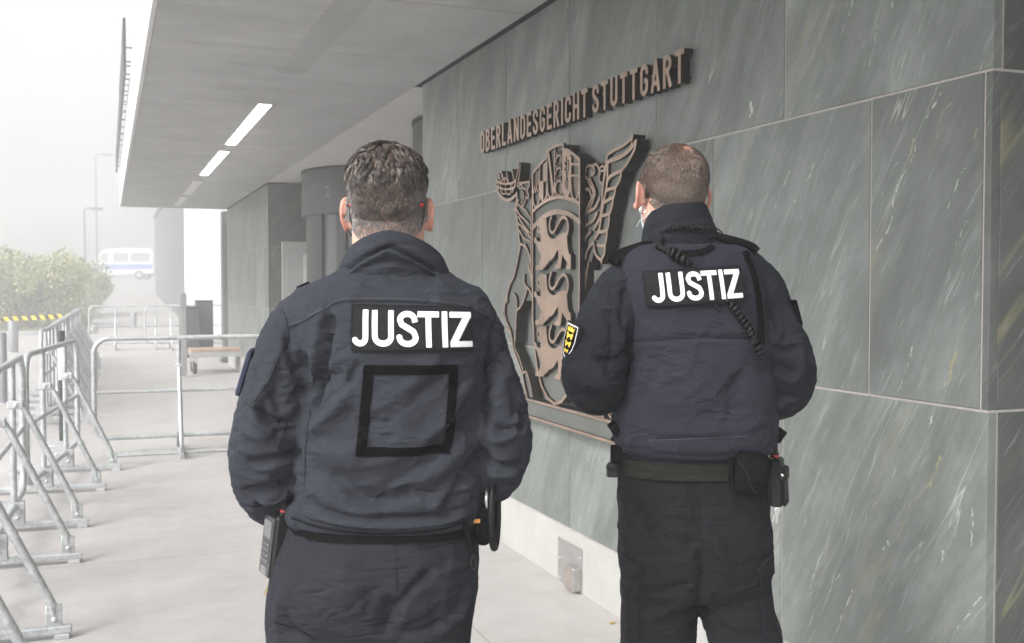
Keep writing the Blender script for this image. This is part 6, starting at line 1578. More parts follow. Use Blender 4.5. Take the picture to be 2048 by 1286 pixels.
# ---- things on the left officer's belt
def own(o, loc_mat=None): return o
def to_world(root, person):                  # a carried thing is its own top-level object, placed in the wearer's frame
    root.location = person.matrix_world @ root.location if False else (Matrix.Translation(person.location) @ Matrix.Rotation(person.rotation_euler.z, 4, 'Z')) @ root.location
    root.rotation_euler.z += person.rotation_euler.z
def radio(person, loc, tilt, label, sc=1.0, yaw=0.0):
    r = empty('portable_radio', loc, label=label, cat='radio'); M = Matrix.Rotation(R(tilt), 4, 'Y') @ Matrix.Rotation(R(yaw), 4, 'Z') @ Matrix.Scale(sc, 4)
    def B(nm, mat, *bx_, sm=False, par=r):
        mb = MB()
        for b_ in bx_: mb.box(*b_, M=M)
        return mb.build(nm, mat, par, sm)
    cs = B('case', M_pl, (-.016, .018, -.028, .028, -.066, .060, .006)); B('battery', M_rub, (.018, .026, -.026, .026, -.064, .03, .003))
    fr = B('front_panel', plain('radio_grey', (.035, .037, .04), .35), (-.0195, -.0155, -.024, .024, -.060, .056, .0015))
    B('display', plain('display_glass', (.11, .118, .12), .2), (-.0212, -.0192, -.0185, .0185, .014, .048, .0008))
    for i in range(4):
        for j in range(3): B('key_button', plain('key_rubber', (.09, .092, .095), .5) if i + j == 0 else bpy.data.materials['key_rubber'], (-.0218, -.0192, -.0165 + j * .012, -.0075 + j * .012, -.002 - i * .0105, .0045 - i * .0105, .0008), par=fr)
    for i in range(3): B('speaker_slot', plain('slot_grey', (.3, .3, .3), .4) if i == 0 else bpy.data.materials['slot_grey'], (-.0206, -.0193, -.014, .014, -.056 + i * .005, -.0542 + i * .005, .0003), par=fr)
    mb = MB(); v, f = tube_np([(.002, -.012, .058), (.003, -.012, .072), (.006, -.012, .135)], [.0075, .0055, .0038], 12); mb.add([tuple(M @ Vector(p)) for p in v], f); mb.build('antenna', M_rub, r, True)
    mb = MB(); v, f = tube_np([(.0, .014, .058), (.0, .014, .072)], .0065, 12); mb.add([tuple(M @ Vector(p)) for p in v], f); mb.build('knob', M_pl, r, True)
    mb = MB(); v, f = tube_np([(.003, -.012, .066), (.0035, -.012, .070)], .0078, 12); mb.add([tuple(M @ Vector(p)) for p in v], f); mb.build('red_collar', M_red, r, True)
    hs = B('holster_flap', M_rub, (.008, .030, -.031, .029, .0, .038, .006)); mb = MB(); v, f = ellipsoid((.020, -.0315, .020), (.0052, .0035, .0052), None, 12, 8); mb.add([tuple(M @ Vector(p)) for p in v], f); mb.build('press_stud', M_chrome, hs, True)
    to_world(r, person); return r
radio(A, Vector((ax(548), -.02, az(1102))), 7, 'black portable radio with grey display on the left hip of the collared officer', yaw=34)
def keys(person, loc, label, mat, n=3, L=.045, disc=False):
    r = empty('key_bunch', loc, label=label, cat='keys')
    mb = MB(); v, f = tube_np([(.010 * math.cos(a), 0, .010 * math.sin(a)) for a in np.linspace(0, 2 * math.pi, 24, endpoint=False)], .0011, 6, closed=True); mb.add(v, f); mb.build('key_ring', M_chrome, r, True)
    for i in range(n):
        a = R(-22 + 17 * i); M = Matrix.Translation((0, -.002 + .003 * i, -.010)) @ Matrix.Rotation(-a, 4, 'Y')
        mb = MB(); v, f = ellipsoid((0, 0, -.008), (.0065, .0012, .008), None, 14, 8); mb.add([tuple(M @ Vector(p)) for p in v], f); mb.box(-.0028, .0028, -.0008, .0008, -L, -.012, .0004, M)
        for t in range(3): mb.box(.0028, .0045, -.0008, .0008, -L + .004 + t * .006, -L + .007 + t * .006, .0002, M)
        mb.build('key', mat, r)
    to_world(r, person); return r
keys(A, Vector((ax(543), -.02, az(1152))), 'bunch of brass coloured keys hanging under the hip radio', M_brass)
def pouch_cuffs(person):
    r = empty('handcuff_pouch', (ax(966), -.01, az(1040)), label='black oval pouch with bright handcuffs on the right hip of the left officer', cat='belt pouch')
    v, f = loft([(0, 0, -.060, .010, .018, .02, 2), (0, 0, -.05, .018, .032, .032, 2.2), (0, 0, -.01, .021, .036, .036, 2.4), (0, 0, .012, .020, .035, .035, 2.4)], 28); mb = MB(); mb.add(v, f); mb.build('pouch_body', M_web, r, True)
    P = [(.022 + .006 * math.cos(a), .033 * math.cos(a), -.003 + .066 * math.sin(a)) for a in np.linspace(0, 2 * math.pi, 40, endpoint=False)]
    v, f = tube_np(P, .0068, 10, closed=True); mb = MB(); mb.add(v, f); mb.build('padded_loop', M_rub, r, True)
    for dy in (-.008, .006):
        v, f = tube_np([(.010 + dy * .4, dy + .026 * math.cos(a), .030 + .030 * math.sin(a)) for a in np.linspace(0, 2 * math.pi, 32, endpoint=False)], .003, 8, closed=True); mb = MB(); mb.add(v, f); mb.build('cuff', M_chrome, r, True)
    mb = MB(); mb.box(-.021, -.005, -.038, -.0345, -.012, -.004, .001); mb.build('woven_mark', plain('orange_thread', (.5, .22, .05), .7), r)
    to_world(r, person)
pouch_cuffs(A)
def strap_hook(person, loc, label):
    r = empty('strap_clip', loc, label=label, cat='clip'); mb = MB(); v, f = tube_np(catmull([(-.012, 0, .05), (-.004, -.003, .02), (.004, -.003, -.008)], 5), .0055, 8); mb.add(v, f); mb.build('strap', M_web, r, True)
    mb = MB(); v, f = tube_np(catmull([(.004, -.003, -.010), (.0, -.004, -.026), (.006, -.004, -.038), (.010, -.004, -.026), (.006, -.003, -.010)], 5), .002, 8); mb.add(v, f); mb.build('hook', M_rub, r, True); to_world(r, person)
strap_hook(A, Vector((ax(944), -.07, az(1100))), 'dangling black strap with a snap hook beside the back pocket')
# ---------------------------------------------------------------- officer with the ballistic vest (right)
DB = 2.40; BX = 1395.0; MBm = Measure(BX, DB); bx_, bz = MBm.x, MBm.z
def b_(pts, y=-.14): return MBm.p(pts, y)
pb = ((BX - 1024) / FPX * DB * math.cos(YAW) + DB * math.sin(YAW), DB * math.cos(YAW) - (BX - 1024) / FPX * DB * math.sin(YAW))
B = empty('person', (pb[0], pb[1], 0), rz=-YAW, label='officer with cropped hair wearing a dark vest with a JUSTIZ patch and coiled radio cord', cat='person', group='two court officers seen from behind')
def kb(py, xl, xr, yb, yf, cy=0.0, e=2.4, yz=-.08): return ((bx_(xl) + bx_(xr)) / 2, cy, bz(py, yz), (bx_(xr) - bx_(xl)) / 2, yb, yf, e)
# jacket: sleeves, shoulders and lower back under the vest
tj = [kb(945, 1246, 1538, .115, .15, .01, 2.3), kb(880, 1244, 1545, .120, .15, .01), kb(780, 1262, 1540, .120, .14, .005), kb(680, 1262, 1530, .118, .13, 0), kb(600, 1250, 1530, .112, .118, 0, 2.3), kb(560, 1238, 1540, .104, .108, 0, 2.3), kb(530, 1240, 1538, .096, .098, 0, 2.2), kb(508, 1256, 1526, .084, .088, .004, 2.1), kb(490, 1292, 1482, .072, .078, .008, 2), kb(470, 1318, 1442, .058, .064, .01, 2)]
bL = limb([(bx_(1290), 0, bz(580), .060), (bx_(1252), 0, bz(580), .066), (bx_(1222), -.01, bz(630), .070), (bx_(1198), -.03, bz(700), .074), (bx_(1186), -.045, bz(752), .073), (bx_(1200), -.005, bz(782), .062), (bx_(1240), .10, bz(772), .052), (bx_(1290), .20, bz(735), .046), (bx_(1320), .245, bz(715), .040)], 28)
bR = limb([(bx_(1480), 0, bz(574), .062), (bx_(1514), 0, bz(574), .065), (bx_(1537), -.01, bz(640), .065), (bx_(1558), -.03, bz(700), .067), (bx_(1573), -.035, bz(755), .0640), (bx_(1560), .0, bz(795), .058), (bx_(1525), .10, bz(800), .050), (bx_(1480), .19, bz(790), .044), (bx_(1455), .235, bz(780), .040)], 28)
VK, FK = remesh([loft(resample(tj, 0, 5), 72), bL, bR], 0.0045, 7)
VK = lap(VK, FK, 60, .6, shoulder_mask(VK, bx_(1388), .09, bz(680), bz(500)))
NK = normals(VK, FK); lk_ = []
def K_(pts, w, d, asym=.5): lk_.append((b_(pts, -.09), w, d * 2.0, asym))
K_([(1255, 560), (1245, 620), (1258, 680), (1262, 720)], .010, -.008, .6); K_([(1205, 600), (1220, 650), (1222, 700), (1205, 760)], .010, -.004); K_([(1262, 700), (1230, 715), (1190, 712)], .010, -.006, .7)
K_([(1265, 740), (1235, 750), (1205, 742)], .010, -.005, .6); K_([(1140, 735), (1160, 760), (1200, 770), (1240, 760)], .020, .006); K_([(1240, 590), (1252, 640), (1250, 690)], .008, .006)
K_([(1545, 690), (1565, 705), (1590, 700), (1600, 690)], .008, -.009, .8); K_([(1545, 725), (1570, 742), (1590, 752)], .008, -.009, .7); K_([(1545, 740), (1575, 758), (1600, 755)], .009, .007, -.4); K_([(1550, 795), (1575, 800), (1600, 796)], .008, -.009, .8)
K_([(1560, 600), (1575, 650), (1565, 700)], .012, -.006); K_([(1595, 670), (1600, 720), (1590, 760)], .014, .006); K_([(1550, 820), (1580, 815)], .01, .006); K_([(1535, 560), (1545, 610), (1550, 650)], .008, -.006); K_([(1548, 600), (1556, 640), (1552, 670)], .007, -.006, .8)
VK = crumple(VK, NK, .0026, (1, .2, .3), .10, .034, 41.0); NK = normals(VK, FK); VK = crumple(VK, NK, .0015, (1, 0, .5), .05, .018, 43.0); NK = normals(VK, FK)
VK = stroke_disp(VK, NK, lk_, 1); VK = lap(VK, FK, 1, .5)
jb = mesh_np('jacket', VK, FK, M_jk2, B, smooth=True); SK = surf_np(VK, FK)
def bseam(pts, w, par, surf, mat=None, name='seam', off=.0005, th=.0008, y=-.14): 
    o = ribbon_on(surf, b_(pts, y), w, off, th, .004); return o.build(name, mat or M_seam, par) if o.v else None
bseam([(1218, 560), (1222, 620), (1212, 680), (1200, 712)], .0016, jb, SK, y=-.09); bseam([(1150, 708), (1180, 706), (1215, 714), (1250, 730)], .0016, jb, SK, y=-.09)
def ringB(a, t):
    q = abs(a) / 150.0; fl = min(1, q) ** 1.5; cx = bx_(1364) - .006 * t
    rx = .086 * (1 - t) + .0625 * t + fl * .008; ry = .078 * (1 - t) + .068 * t
    zb = bz(505) - fl * .03; zt = bz(402, -.07) - fl * .028 + .004 * math.sin(R(a * 2))
    bl = .007 * math.sin(math.pi * t)
    lean = -.012 * t
    return np.array([cx + lean * 0 + (rx + bl) * math.sin(R(a)), -.002 - (ry + bl) * math.cos(R(a)) + .008 * t, zb * (1 - t) + zt * t])
collar(jb, M_jk2, -160, 160, ringB, folds=((0, .62, 60, .05, -.004, .001), (-35, .45, 25, .06, .004, .004), (30, .5, 25, .05, -.005, -.004), (0, .30, 70, .05, .003, 0), (-60, .6, 14, .2, .004, 0), (60, .5, 12, .2, .004, 0)))
# vest
vk = [kb(918, 1262, 1535, .128, .16, .01, 2.6), kb(905, 1236, 1552, .142, .172, .01, 2.6), kb(880, 1229, 1558, .148, .178, .01, 2.6), kb(840, 1231, 1557, .150, .175, .01, 2.7), kb(780, 1246, 1554, .148, .168, .005, 2.7), kb(720, 1258, 1543, .146, .160, 0, 2.7), kb(660, 1262, 1532, .143, .150, 0, 2.6), kb(600, 1250, 1527, .136, .138, -.004, 2.6),
      kb(560, 1243, 1522, .128, .128, -.004, 2.5), kb(525, 1238, 1512, .114, .114, -.002, 2.4), kb(503, 1243, 1505, .100, .102, 0, 2.4), kb(488, 1262, 1490, .088, .092, .004, 2.3)]
VV, FV = remesh([loft(resample(vk, 0, 5), 80)], 0.0045, 5)
NV = normals(VV, FV); lv_ = []
def V__(pts, w, d, asym=.5): lv_.append((b_(pts), w, d * 1.8, asym))
V__([(1265, 690), (1330, 682), (1400, 676), (1480, 678), (1530, 684)], .006, -.004, .6); V__([(1290, 700), (1270, 730), (1262, 770)], .012, -.005); V__([(1255, 820), (1290, 790), (1320, 740), (1330, 700)], .020, -.005, .4); V__([(1490, 740), (1465, 770), (1462, 810), (1475, 840)], .022, -.007, .6)
V__([(1480, 735), (1520, 740), (1540, 760)], .016, -.004); V__([(1250, 850), (1330, 862), (1420, 866), (1500, 858), (1545, 840)], .014, .003, .0); V__([(1310, 884), (1400, 880), (1480, 878)], .005, -.002, .2); V__([(1250, 900), (1330, 915), (1420, 918), (1500, 912)], .006, -.003, .2)
V__([(1300, 640), (1290, 670), (1300, 700)], .02, .003); V__([(1420, 700), (1400, 760), (1410, 820)], .05, .004, 0); V__([(1500, 620), (1515, 660), (1518, 700)], .010, -.004)
VV = crumple(VV, NV, .0032, (.5, 0, .8), .18, .07, 61.0); NV = normals(VV, FV); VV = crumple(VV, NV, .0008, (1, 0, .3), .06, .02, 63.0); NV = normals(VV, FV)
VV = stroke_disp(VV, NV, lv_, 1)
ve = mesh_np('vest', VV, FV, M_vest, B, smooth=True); SV = surf_np(VV, FV)
for pts in ([(1243, 510), (1252, 550), (1262, 600), (1268, 650), (1266, 690), (1262, 720)], [(1503, 500), (1518, 550), (1526, 600), (1530, 650), (1530, 690)]):
    o = ribbon_on(SV, b_(pts), .017, .0008, .0016, .004); o.build('edge_binding', M_web, ve)
o = ribbon_on(SV, b_([(1302, 478), (1325, 497), (1360, 506), (1400, 505), (1430, 492), (1442, 468)], -.11), .014, .001, .002, .004)
if o.v: o.build('neck_binding', M_web, ve)
bseam([(1262, 686), (1330, 680), (1400, 675), (1480, 677), (1532, 682)], .0015, ve, SV); bseam([(1300, 884), (1400, 878), (1500, 874)], .0010, ve, SV, plain('worn_thread', (.10, .095, .13), .9), 'stitch_row')
mb = MB(); h = SV.hit(*b_([(1237, 891)], -.11)[0], .002)
if h is not None: v, f = ellipsoid(h, (.006, .003, .006), None, 14, 8); mb.add(v, f); mb.build('press_stud', M_rub, ve, True)
# shoulder straps of the vest
for P in ([(1222, 520, -.01), (1240, 503, -.012), (1275, 490, -.015), (1312, 478, -.012), (1335, 470, .0)], [(1424, 462, .0), (1440, 470, -.012), (1470, 478, -.015), (1500, 487, -.012), (1512, 497, -.01)]):
    Q = catmull([(bx_(a), y, bz(b, -.02) - .004) for a, b, y in P], 6); mb = MB(); n = len(Q); vv = []; ff = []
    for i, q in enumerate(Q):
        t = Q[min(i + 1, n - 1)] - Q[max(i - 1, 0)]; t /= np.linalg.norm(t); u = np.cross(t, [0, 1, 0]); u /= np.linalg.norm(u); u = u if u[2] > 0 else -u
        for yy, hh in ((-.042, -.010), (-.034, .004), (0, .009), (.034, .004), (.042, -.010), (.03, -.012), (-.03, -.012)): vv.append(q + np.array([0, yy, 0]) + u * hh)
    for i in range(n - 1):
        for j in range(7): a = i * 7 + j; b = i * 7 + (j + 1) % 7; ff.append((a, b, b + 7, a + 7))
    ff.append(tuple(range(7))[::-1]); ff.append(tuple((n - 1) * 7 + j for j in range(7)))
    mb.add(vv, ff); mb.build('shoulder_strap', M_web, ve, True)
name_patch(SV, b_([(1286, 541), (1484, 530), (1494, 602), (1295, 614)]), ve, off=.006, letbox=(.085, .965, .10, .90), slant=.04, th=.0045)
# vest side flap
mb = MB(); M = Matrix.Translation((bx_(1552), -.03, bz(872))) @ Matrix.Rotation(R(35), 4, 'Y'); mb.box(-.010, .012, -.03, .03, -.016, .016, .002, M); mb.build('side_flap', M_web, ve)
mb = MB(); M = Matrix.Translation((bx_(1229), -.03, bz(862))) @ Matrix.Rotation(R(-35), 4, 'Y'); mb.box(-.010, .010, -.03, .03, -.013, .013, .002, M); mb.build('side_flap', M_web, ve)
# coiled cords
def s_hit(px, py, off, surf=SV, y=-.14):
    p = b_([(px, py)], y)[0]; h = surf.hit(p[0], p[1], 0); return (h if h is not None else np.array([p[0], -.1, p[1]])) + np.array([0, -off, 0])
cord = empty('radio_cord', (0, 0, 0), label='black coiled radio cord running over the vest and under its JUSTIZ patch', cat='cord')
P1 = [s_hit(1334, 497, .012), s_hit(1346, 503, .013), s_hit(1358, 511, .014), s_hit(1370, 520, .014), s_hit(1383, 529, .012)]
v, f = helix(P1, .0105, .0042, 6); mb = MB(); mb.add(v, f); mb.build('upper_coil', M_rub, cord, True)
P2 = [s_hit(1452, 600, .010), s_hit(1466, 615, .010), s_hit(1480, 634, .010), s_hit(1496, 656, .010), s_hit(1510, 678, .010), s_hit(1520, 698, .010), s_hit(1528, 722, .010)]
v, f = helix(P2, .0078, .0030, 15); mb = MB(); mb.add(v, f); mb.build('lower_coil', M_rub, cord, True)
P3 = [(bx_(1302), -.02, bz(479, -.03) + .005), (bx_(1318), -.06, bz(482, -.06) + .01), *[s_hit(1326, 490, .010)], P1[0]]
mb = MB(); mb.tube(catmull(P3, 6), .0045, 8); mb.build('cord_lead', M_rub, cord, True)
P5 = [s_hit(1424, 598, .008), s_hit(1430, 612, .007), s_hit(1438, 622, .005)]
mb = MB(); mb.tube(catmull(P5, 4), [.004] * 8 + [.0015], 8) if False else mb.tube(catmull(P5, 4), .0035, 8); mb.build('cord_clip', M_pl, cord, True)
cord.location = (0, 0, 0); to_world(cord, B)
nc_ = empty('neck_cord', (0, 0, 0), label='thin black spiral cord lying across the back of the high collar', cat='cord')
SC = None
def nk(px, py, y): return np.array([bx_(px, y), y, bz(py, y)])
P4 = [nk(1327, 461, -.068), nk(1345, 457, -.080), nk(1362, 455, -.084), nk(1380, 455, -.083), nk(1400, 457, -.074), nk(1424, 461, -.048)]
P4 = [p_ + np.array([0, -.006, 0]) for p_ in P4]; v, f = helix(P4, .0048, .0017, 17); mb = MB(); mb.add(v, f); mb.build('spiral', M_rub, nc_, True)
for P in ([P4[0], nk(1316, 468, -.062), nk(1304, 474, -.045)], [P4[-1], nk(1430, 456, -.045), nk(1438, 461, -.04), nk(1444, 466, -.03)]):
    mb = MB(); mb.tube(catmull(P, 5), .0014, 6); mb.build('cord_end', M_rub, nc_, True)
to_world(nc_, B)
# sleeve badge with three golden lions, and a flap on the other sleeve
def sleeve_badge(parent, surf):
    c = np.array([bx_(1166, -.02), -.030, bz(678, -.03)]); h = surf.near(c + np.array([-.03, -.03, 0]), 0.0)
    nrm = h - surf.near(c + np.array([-.03, -.03, 0]), -.01); nrm /= np.linalg.norm(nrm); nrm = -nrm if nrm[0] > 0 else nrm
    nrm = np.array([-.90, -.42, .16]); nrm /= np.linalg.norm(nrm)
    up = np.array([.42, 0, .90]); up -= nrm * (up @ nrm); up /= np.linalg.norm(up); rt = np.cross(up, nrm); rt = rt if rt[1] < 0 else -rt
    def place_(uv, hgt):
        q = []
        for u, v in uv:
            p = h + rt * u + up * v - nrm * (10.0 * u * u); q.append(p)
        return q
    def P_(poly_fn, nm, mat, h0, h1, par, cell=.0009):
        p = Plate(-.04, .04, -.05, .05, cell); poly_fn(p); v, f = p.mesh(h0, h1); v = np.array(v)
        W = h + np.array([-.004, -.004, 0]) + np.outer(v[:, 0], rt) + np.outer(v[:, 1], up) + np.outer(v[:, 2] - 3.0 * v[:, 0] ** 2, nrm); return mesh_np(nm, W, f, mat, par)
    sh = [(-.030, .040), (.030, .040), (.031, .0), (.026, -.022), (.014, -.038), (0, -.045), (-.014, -.038), (-.026, -.022), (-.031, .0)]
    sc = lambda k_: [(a * k_, b * k_) for a, b in sh]
    base = P_(lambda p: p.poly(sc(1.0)), 'sleeve_badge', M_patch, -.004, .003, parent)
    P_(lambda p: (p.poly(sc(.88)), p.poly(sc(.82), cut=True)), 'badge_border', M_let, .0025, .0036, base)
    P_(lambda p: (p.poly(sc(.76))), 'badge_field', M_vel, .0025, .0034, base)
    gold = plain('badge_gold', (.78, .55, .05), .6)
    def lions(p):
        for zc, s_ in ((.010, 1.0), (-.008, .92), (-.024, .62)):
            p.poly([(a * s_, zc + b * s_) for a, b in ((-.016, .005), (-.010, .008), (-.006, .003), (.008, .004), (.012, .008), (.015, .004), (.014, -.002), (.012, -.007), (.008, -.007), (.006, -.002), (-.004, -.003), (-.006, -.008), (-.011, -.008), (-.011, -.001))])
        p.poly([(-.015, .020), (-.017, .030), (-.010, .025), (-.006, .032), (0, .026), (.006, .032), (.010, .025), (.017, .030), (.015, .020)])
    P_(lions, 'badge_lions', gold, .0030, .0042, base)
    P_(lambda p: (p.poly([(-.020, .0335), (.020, .0335), (.020, .0300 + .006), (-.020, .036)]), p.stroke([(-.017, .0345), (.017, .0345)], .0013)), 'badge_title', M_let, .0031, .0040, base)
sleeve_badge(jb, SK)
mb = MB(); M = Matrix.Translation((bx_(1590), -.02, bz(626))) @ Matrix.Rotation(R(-15), 4, 'Y'); mb.box(-.007, .004, -.03, .03, -.030, .030, .002, M); mb.build('sleeve_flap', M_vel, jb)
# trousers, belt
pel = [kb(1215, 1262, 1528, .095, .085, .0, 2.4), kb(1190, 1250, 1540, .118, .105, .0, 2.4), kb(1150, 1243, 1550, .132, .118, .005, 2.4), kb(1090, 1242, 1549, .132, .125, .005, 2.4), kb(1030, 1241, 1546, .122, .130, .01, 2.4), kb(965, 1242, 1540, .110, .130, .01, 2.3), kb(925, 1246, 1536, .106, .128, .01, 2.3)]
lL = limb([(bx_(1325), .0, bz(1170), .088), (bx_(1323), 0, bz(1250), .086), (bx_(1322), .01, bz(1400), .086), (bx_(1322), .03, bz(1560), .080), (bx_(1318), .02, bz(1740), .078), (bx_(1315), .01, bz(1895), .078)], 32)
lR = limb([(bx_(1468), .0, bz(1170), .086), (bx_(1477), -.02, bz(1235), .082), (bx_(1494), -.04, bz(1300), .082), (bx_(1502), -.06, bz(1400), .084), (bx_(1492), -.08, bz(1560), .082), (bx_(1498), -.12, bz(1740), .078), (bx_(1500), -.15, bz(1885), .078)], 32)
VP, FP = remesh([loft(resample(pel, 0, 5), 64), lL, lR], 0.0055, 5)
NP = normals(VP, FP); lp_ = []
def P__(pts, w, d, asym=.5): lp_.append((b_(pts, -.12), w, d * 2.0, asym))
P__([(1402, 1085), (1408, 1130), (1406, 1180), (1402, 1230)], .012, -.012, .2); P__([(1258, 1000), (1285, 1040), (1320, 1080), (1370, 1095), (1410, 1085)], .010, -.009, .8); P__([(1400, 1005), (1410, 1060), (1440, 1120), (1470, 1180)], .012, .006, .6); P__([(1390, 1000), (1402, 1050), (1408, 1080)], .010, -.007)
P__([(1345, 1040), (1370, 1048), (1390, 1062)], .007, -.006, .6); P__([(1320, 1070), (1350, 1085), (1390, 1090)], .008, .006, -.4); P__([(1280, 1125), (1330, 1120), (1370, 1110), (1400, 1100)], .010, -.005, .6); P__([(1300, 1200), (1350, 1190), (1395, 1160)], .012, -.006, .6); P__([(1290, 1260), (1330, 1240), (1380, 1200)], .012, .006, -.5)
P__([(1420, 1180), (1450, 1230), (1500, 1260)], .010, -.006, .6); P__([(1430, 1220), (1470, 1262), (1520, 1275)], .012, .006); P__([(1470, 1000), (1500, 1020), (1530, 1060)], .012, -.004); P__([(1260, 1180), (1265, 1230), (1270, 1290)], .012, .005); P__([(1310, 1300), (1330, 1340), (1350, 1380)], .015, -.008)
VP = crumple(VP, NP, .0050, (.5, 0, 1), .15, .05, 81.0); NP = normals(VP, FP); VP = crumple(VP, NP, .0014, (1, 0, .6), .06, .02, 83.0); NP = normals(VP, FP); VP = stroke_disp(VP, NP, lp_, 1); VP = lap(VP, FP, 1, .5)
tb = mesh_np('trousers', VP, FP, M_tr2, B, smooth=True); SP = surf_np(VP, FP)
mb = MB(); cxb = (bx_(1242) + bx_(1538)) / 2; wb = (bx_(1538) - bx_(1242)) / 2
zb0, zb1 = bz(967, -.12), bz(932, -.12); R0 = [(cxb, .01, zb0, wb + .001, .116, .134, 2.35), (cxb, .01, zb0 + .001, wb + .005, .120, .138, 2.35), (cxb, .01, zb1 - .001, wb + .004, .119, .137, 2.35), (cxb, .01, zb1, wb, .115, .133, 2.35)]
v, f = loft(R0, 72); mb.add(v, f); be = mb.build('belt', M_belt, tb, True)
mb = MB(); v, f = loft([(cxb, .01, (zb0 + zb1) / 2 - .001, wb + .0062, .1212, .1392, 2.35), (cxb, .01, (zb0 + zb1) / 2 + .001, wb + .0062, .1212, .1392, 2.35)], 72); mb.add(v, f); mb.build('belt_ridge', M_belt, be, True)
for nm_, side_, body_, flap_ in (('l', -1, [(1240, 1135), (1276, 1146), (1279, 1290), (1282, 1330), (1240, 1330)], [(1236, 1112), (1260, 1120), (1282, 1133), (1278, 1143), (1262, 1150), (1246, 1172), (1234, 1164)]),
                           ('r', 1, [(1518, 1140), (1552, 1130), (1560, 1330), (1526, 1330), (1520, 1200)], [(1512, 1130), (1530, 1118), (1552, 1110), (1554, 1150), (1540, 1158), (1530, 1150), (1516, 1142)])):
    pb_ = b_(body_, -.07); pf_ = b_(flap_, -.07); bxs = lambda q: (min(a for a, _ in q) - .01, max(a for a, _ in q) + .01, min(c for _, c in q) - .01, max(c for _, c in q) + .01)
    v, f = drape(SP, lambda p: p.poly(pb_), None, bxs(pb_), .006, .004, .003); pk = mesh_np('cargo_pocket', v, f, M_tr2, tb); shade(pk)
    v, f = drape(SP, lambda p: p.poly(pf_), None, bxs(pf_), .014, .005, .003); fl_ = mesh_np('pocket_flap', v, f, M_tr2, pk); shade(fl_)
bseam([(1398, 970), (1402, 1010), (1404, 1050), (1405, 1090)], .0014, tb, SP, y=-.12)
bseam([(1276, 1150), (1280, 1200), (1282, 1260)], .0014, tb, SP, y=-.1)
boots(B, ((bx_(1315), .01, 8), (bx_(1500), -.15, -6)))
# body
hyaw = R(17); HB = np.array([bx_(1347, 0), .012, bz(379, 0)]); RB = np.array(Matrix.Rotation(hyaw, 3, 'Z') @ Matrix.Rotation(R(-4), 3, 'X') @ Matrix.Rotation(R(3), 3, 'Y'))
hp = head_parts((0, 0, 0), .965, .97) + ear(-1, np.array([-.0690, .006, -.020]), .060, .034, 26) + ear(1, np.array([.0675, .006, -.020]), .060, .034, 22)
hp = [(np.asarray(v) @ RB.T + HB, f) for v, f in hp]
parts = hp + [loft([(bx_(1372), .012, bz(520), .07, .065, .07, 2), (bx_(1362), .010, bz(470), .064, .06, .062, 2), (bx_(1354), .006, bz(430), .063, .06, .062, 2), (bx_(1350), .002, bz(400), .062, .056, .06, 2)], 36)]
parts += [loft([(q[0], q[1], q[2], q[3] * .82, q[4] * .80, q[5] * .80, q[6]) for q in tj[1:]], 40), loft([(bx_(1392), 0, bz(1200), .115, .07, .07, 2.3), (bx_(1392), 0, bz(1100), .135, .08, .10, 2.2), (bx_(1392), 0, bz(960), .142, .09, .11, 2.2), (bx_(1392), 0, bz(850), .13, .095, .12, 2.2)], 36)]
def shrink(keys, k_): return [(a, b, c, d * k_) for a, b, c, d in keys]
parts += [limb([(bx_(1290), 0, bz(580), .045), (bx_(1252), 0, bz(582), .045), (bx_(1222), -.01, bz(640), .045), (bx_(1190), -.035, bz(750), .040), (bx_(1240), .10, bz(772), .034), (bx_(1318), .245, bz(716), .026), (bx_(1336), .275, bz(706), .027)], 18),
          limb([(bx_(1490), 0, bz(580), .045), (bx_(1528), 0, bz(582), .045), (bx_(1552), -.01, bz(640), .044), (bx_(1570), -.03, bz(755), .040), (bx_(1525), .10, bz(800), .033), (bx_(1455), .235, bz(780), .026), (bx_(1440), .262, bz(776), .027)], 18)]
parts += hand((bx_(1330), .262, bz(709)), -1, -62, 18) + hand((bx_(1447), .25, bz(778)), 1, 55, 4)
parts += [limb([(bx_(1325), 0, bz(1230), .065), (bx_(1322), .02, bz(1560), .055), (bx_(1315), .01, bz(1900), .04)], 20), limb([(bx_(1480), -.01, bz(1230), .062), (bx_(1496), -.08, bz(1560), .055), (bx_(1500), -.15, bz(1895), .04)], 20)]
VC, FC = remesh(parts, 0.0036, 2)
bo = mesh_np('body', VC, FC, M_skin, B, smooth=True)
inv = lambda P: (P - HB) @ RB
Lc = inv(VC); z0_ = np.zeros(3)
earB = lambda q: (np.abs(q[:, 0]) > .0745) & (q[:, 2] < .014) & (q[:, 2] > -.085)
hmB = hairline(Lc, z0_, -.070, -.02) * ~earB(Lc) * (Lc[:, 2] > -.2)
bald = np.exp(-(((Lc - np.array([.004, -.070, .080])) / .028) ** 2).sum(1))
set_attr(bo, 'scalp', hmB * .62 * np.clip(1 - bald, 0, 1) * np.clip((Lc[:, 2] + .085) / .05, 0, 1), 'POINT'); set_attr(bo, 'red', np.where(earB(Lc), .65, .12) + .35 * bald, 'POINT')
P, Nn, rg = facepoints(VC, FC, lambda c: (hairline(inv(c), z0_, -.072, -.02) > .5) & ~earB(inv(c)), 60000, 8)
q = inv(P); whorl = np.array([.004, -.066, .082]); Nl = Nn @ RB; out = q - whorl; dist_ = np.linalg.norm(out, axis=1)
out -= Nl * (out * Nl).sum(1)[:, None]; out /= np.linalg.norm(out, axis=1)[:, None] + 1e-9; sw = np.cross(Nl, out)
d = out + sw * (np.exp(-dist_ / .03) * 1.6 + .35 * noise(q * 55))[:, None] + .25 * np.c_[noise(q * 90), noise(q * 90 + 5), noise(q * 90 + 11)]; d -= Nl * (d * Nl).sum(1)[:, None]; d /= np.linalg.norm(d, axis=1)[:, None]; d = d @ RB.T
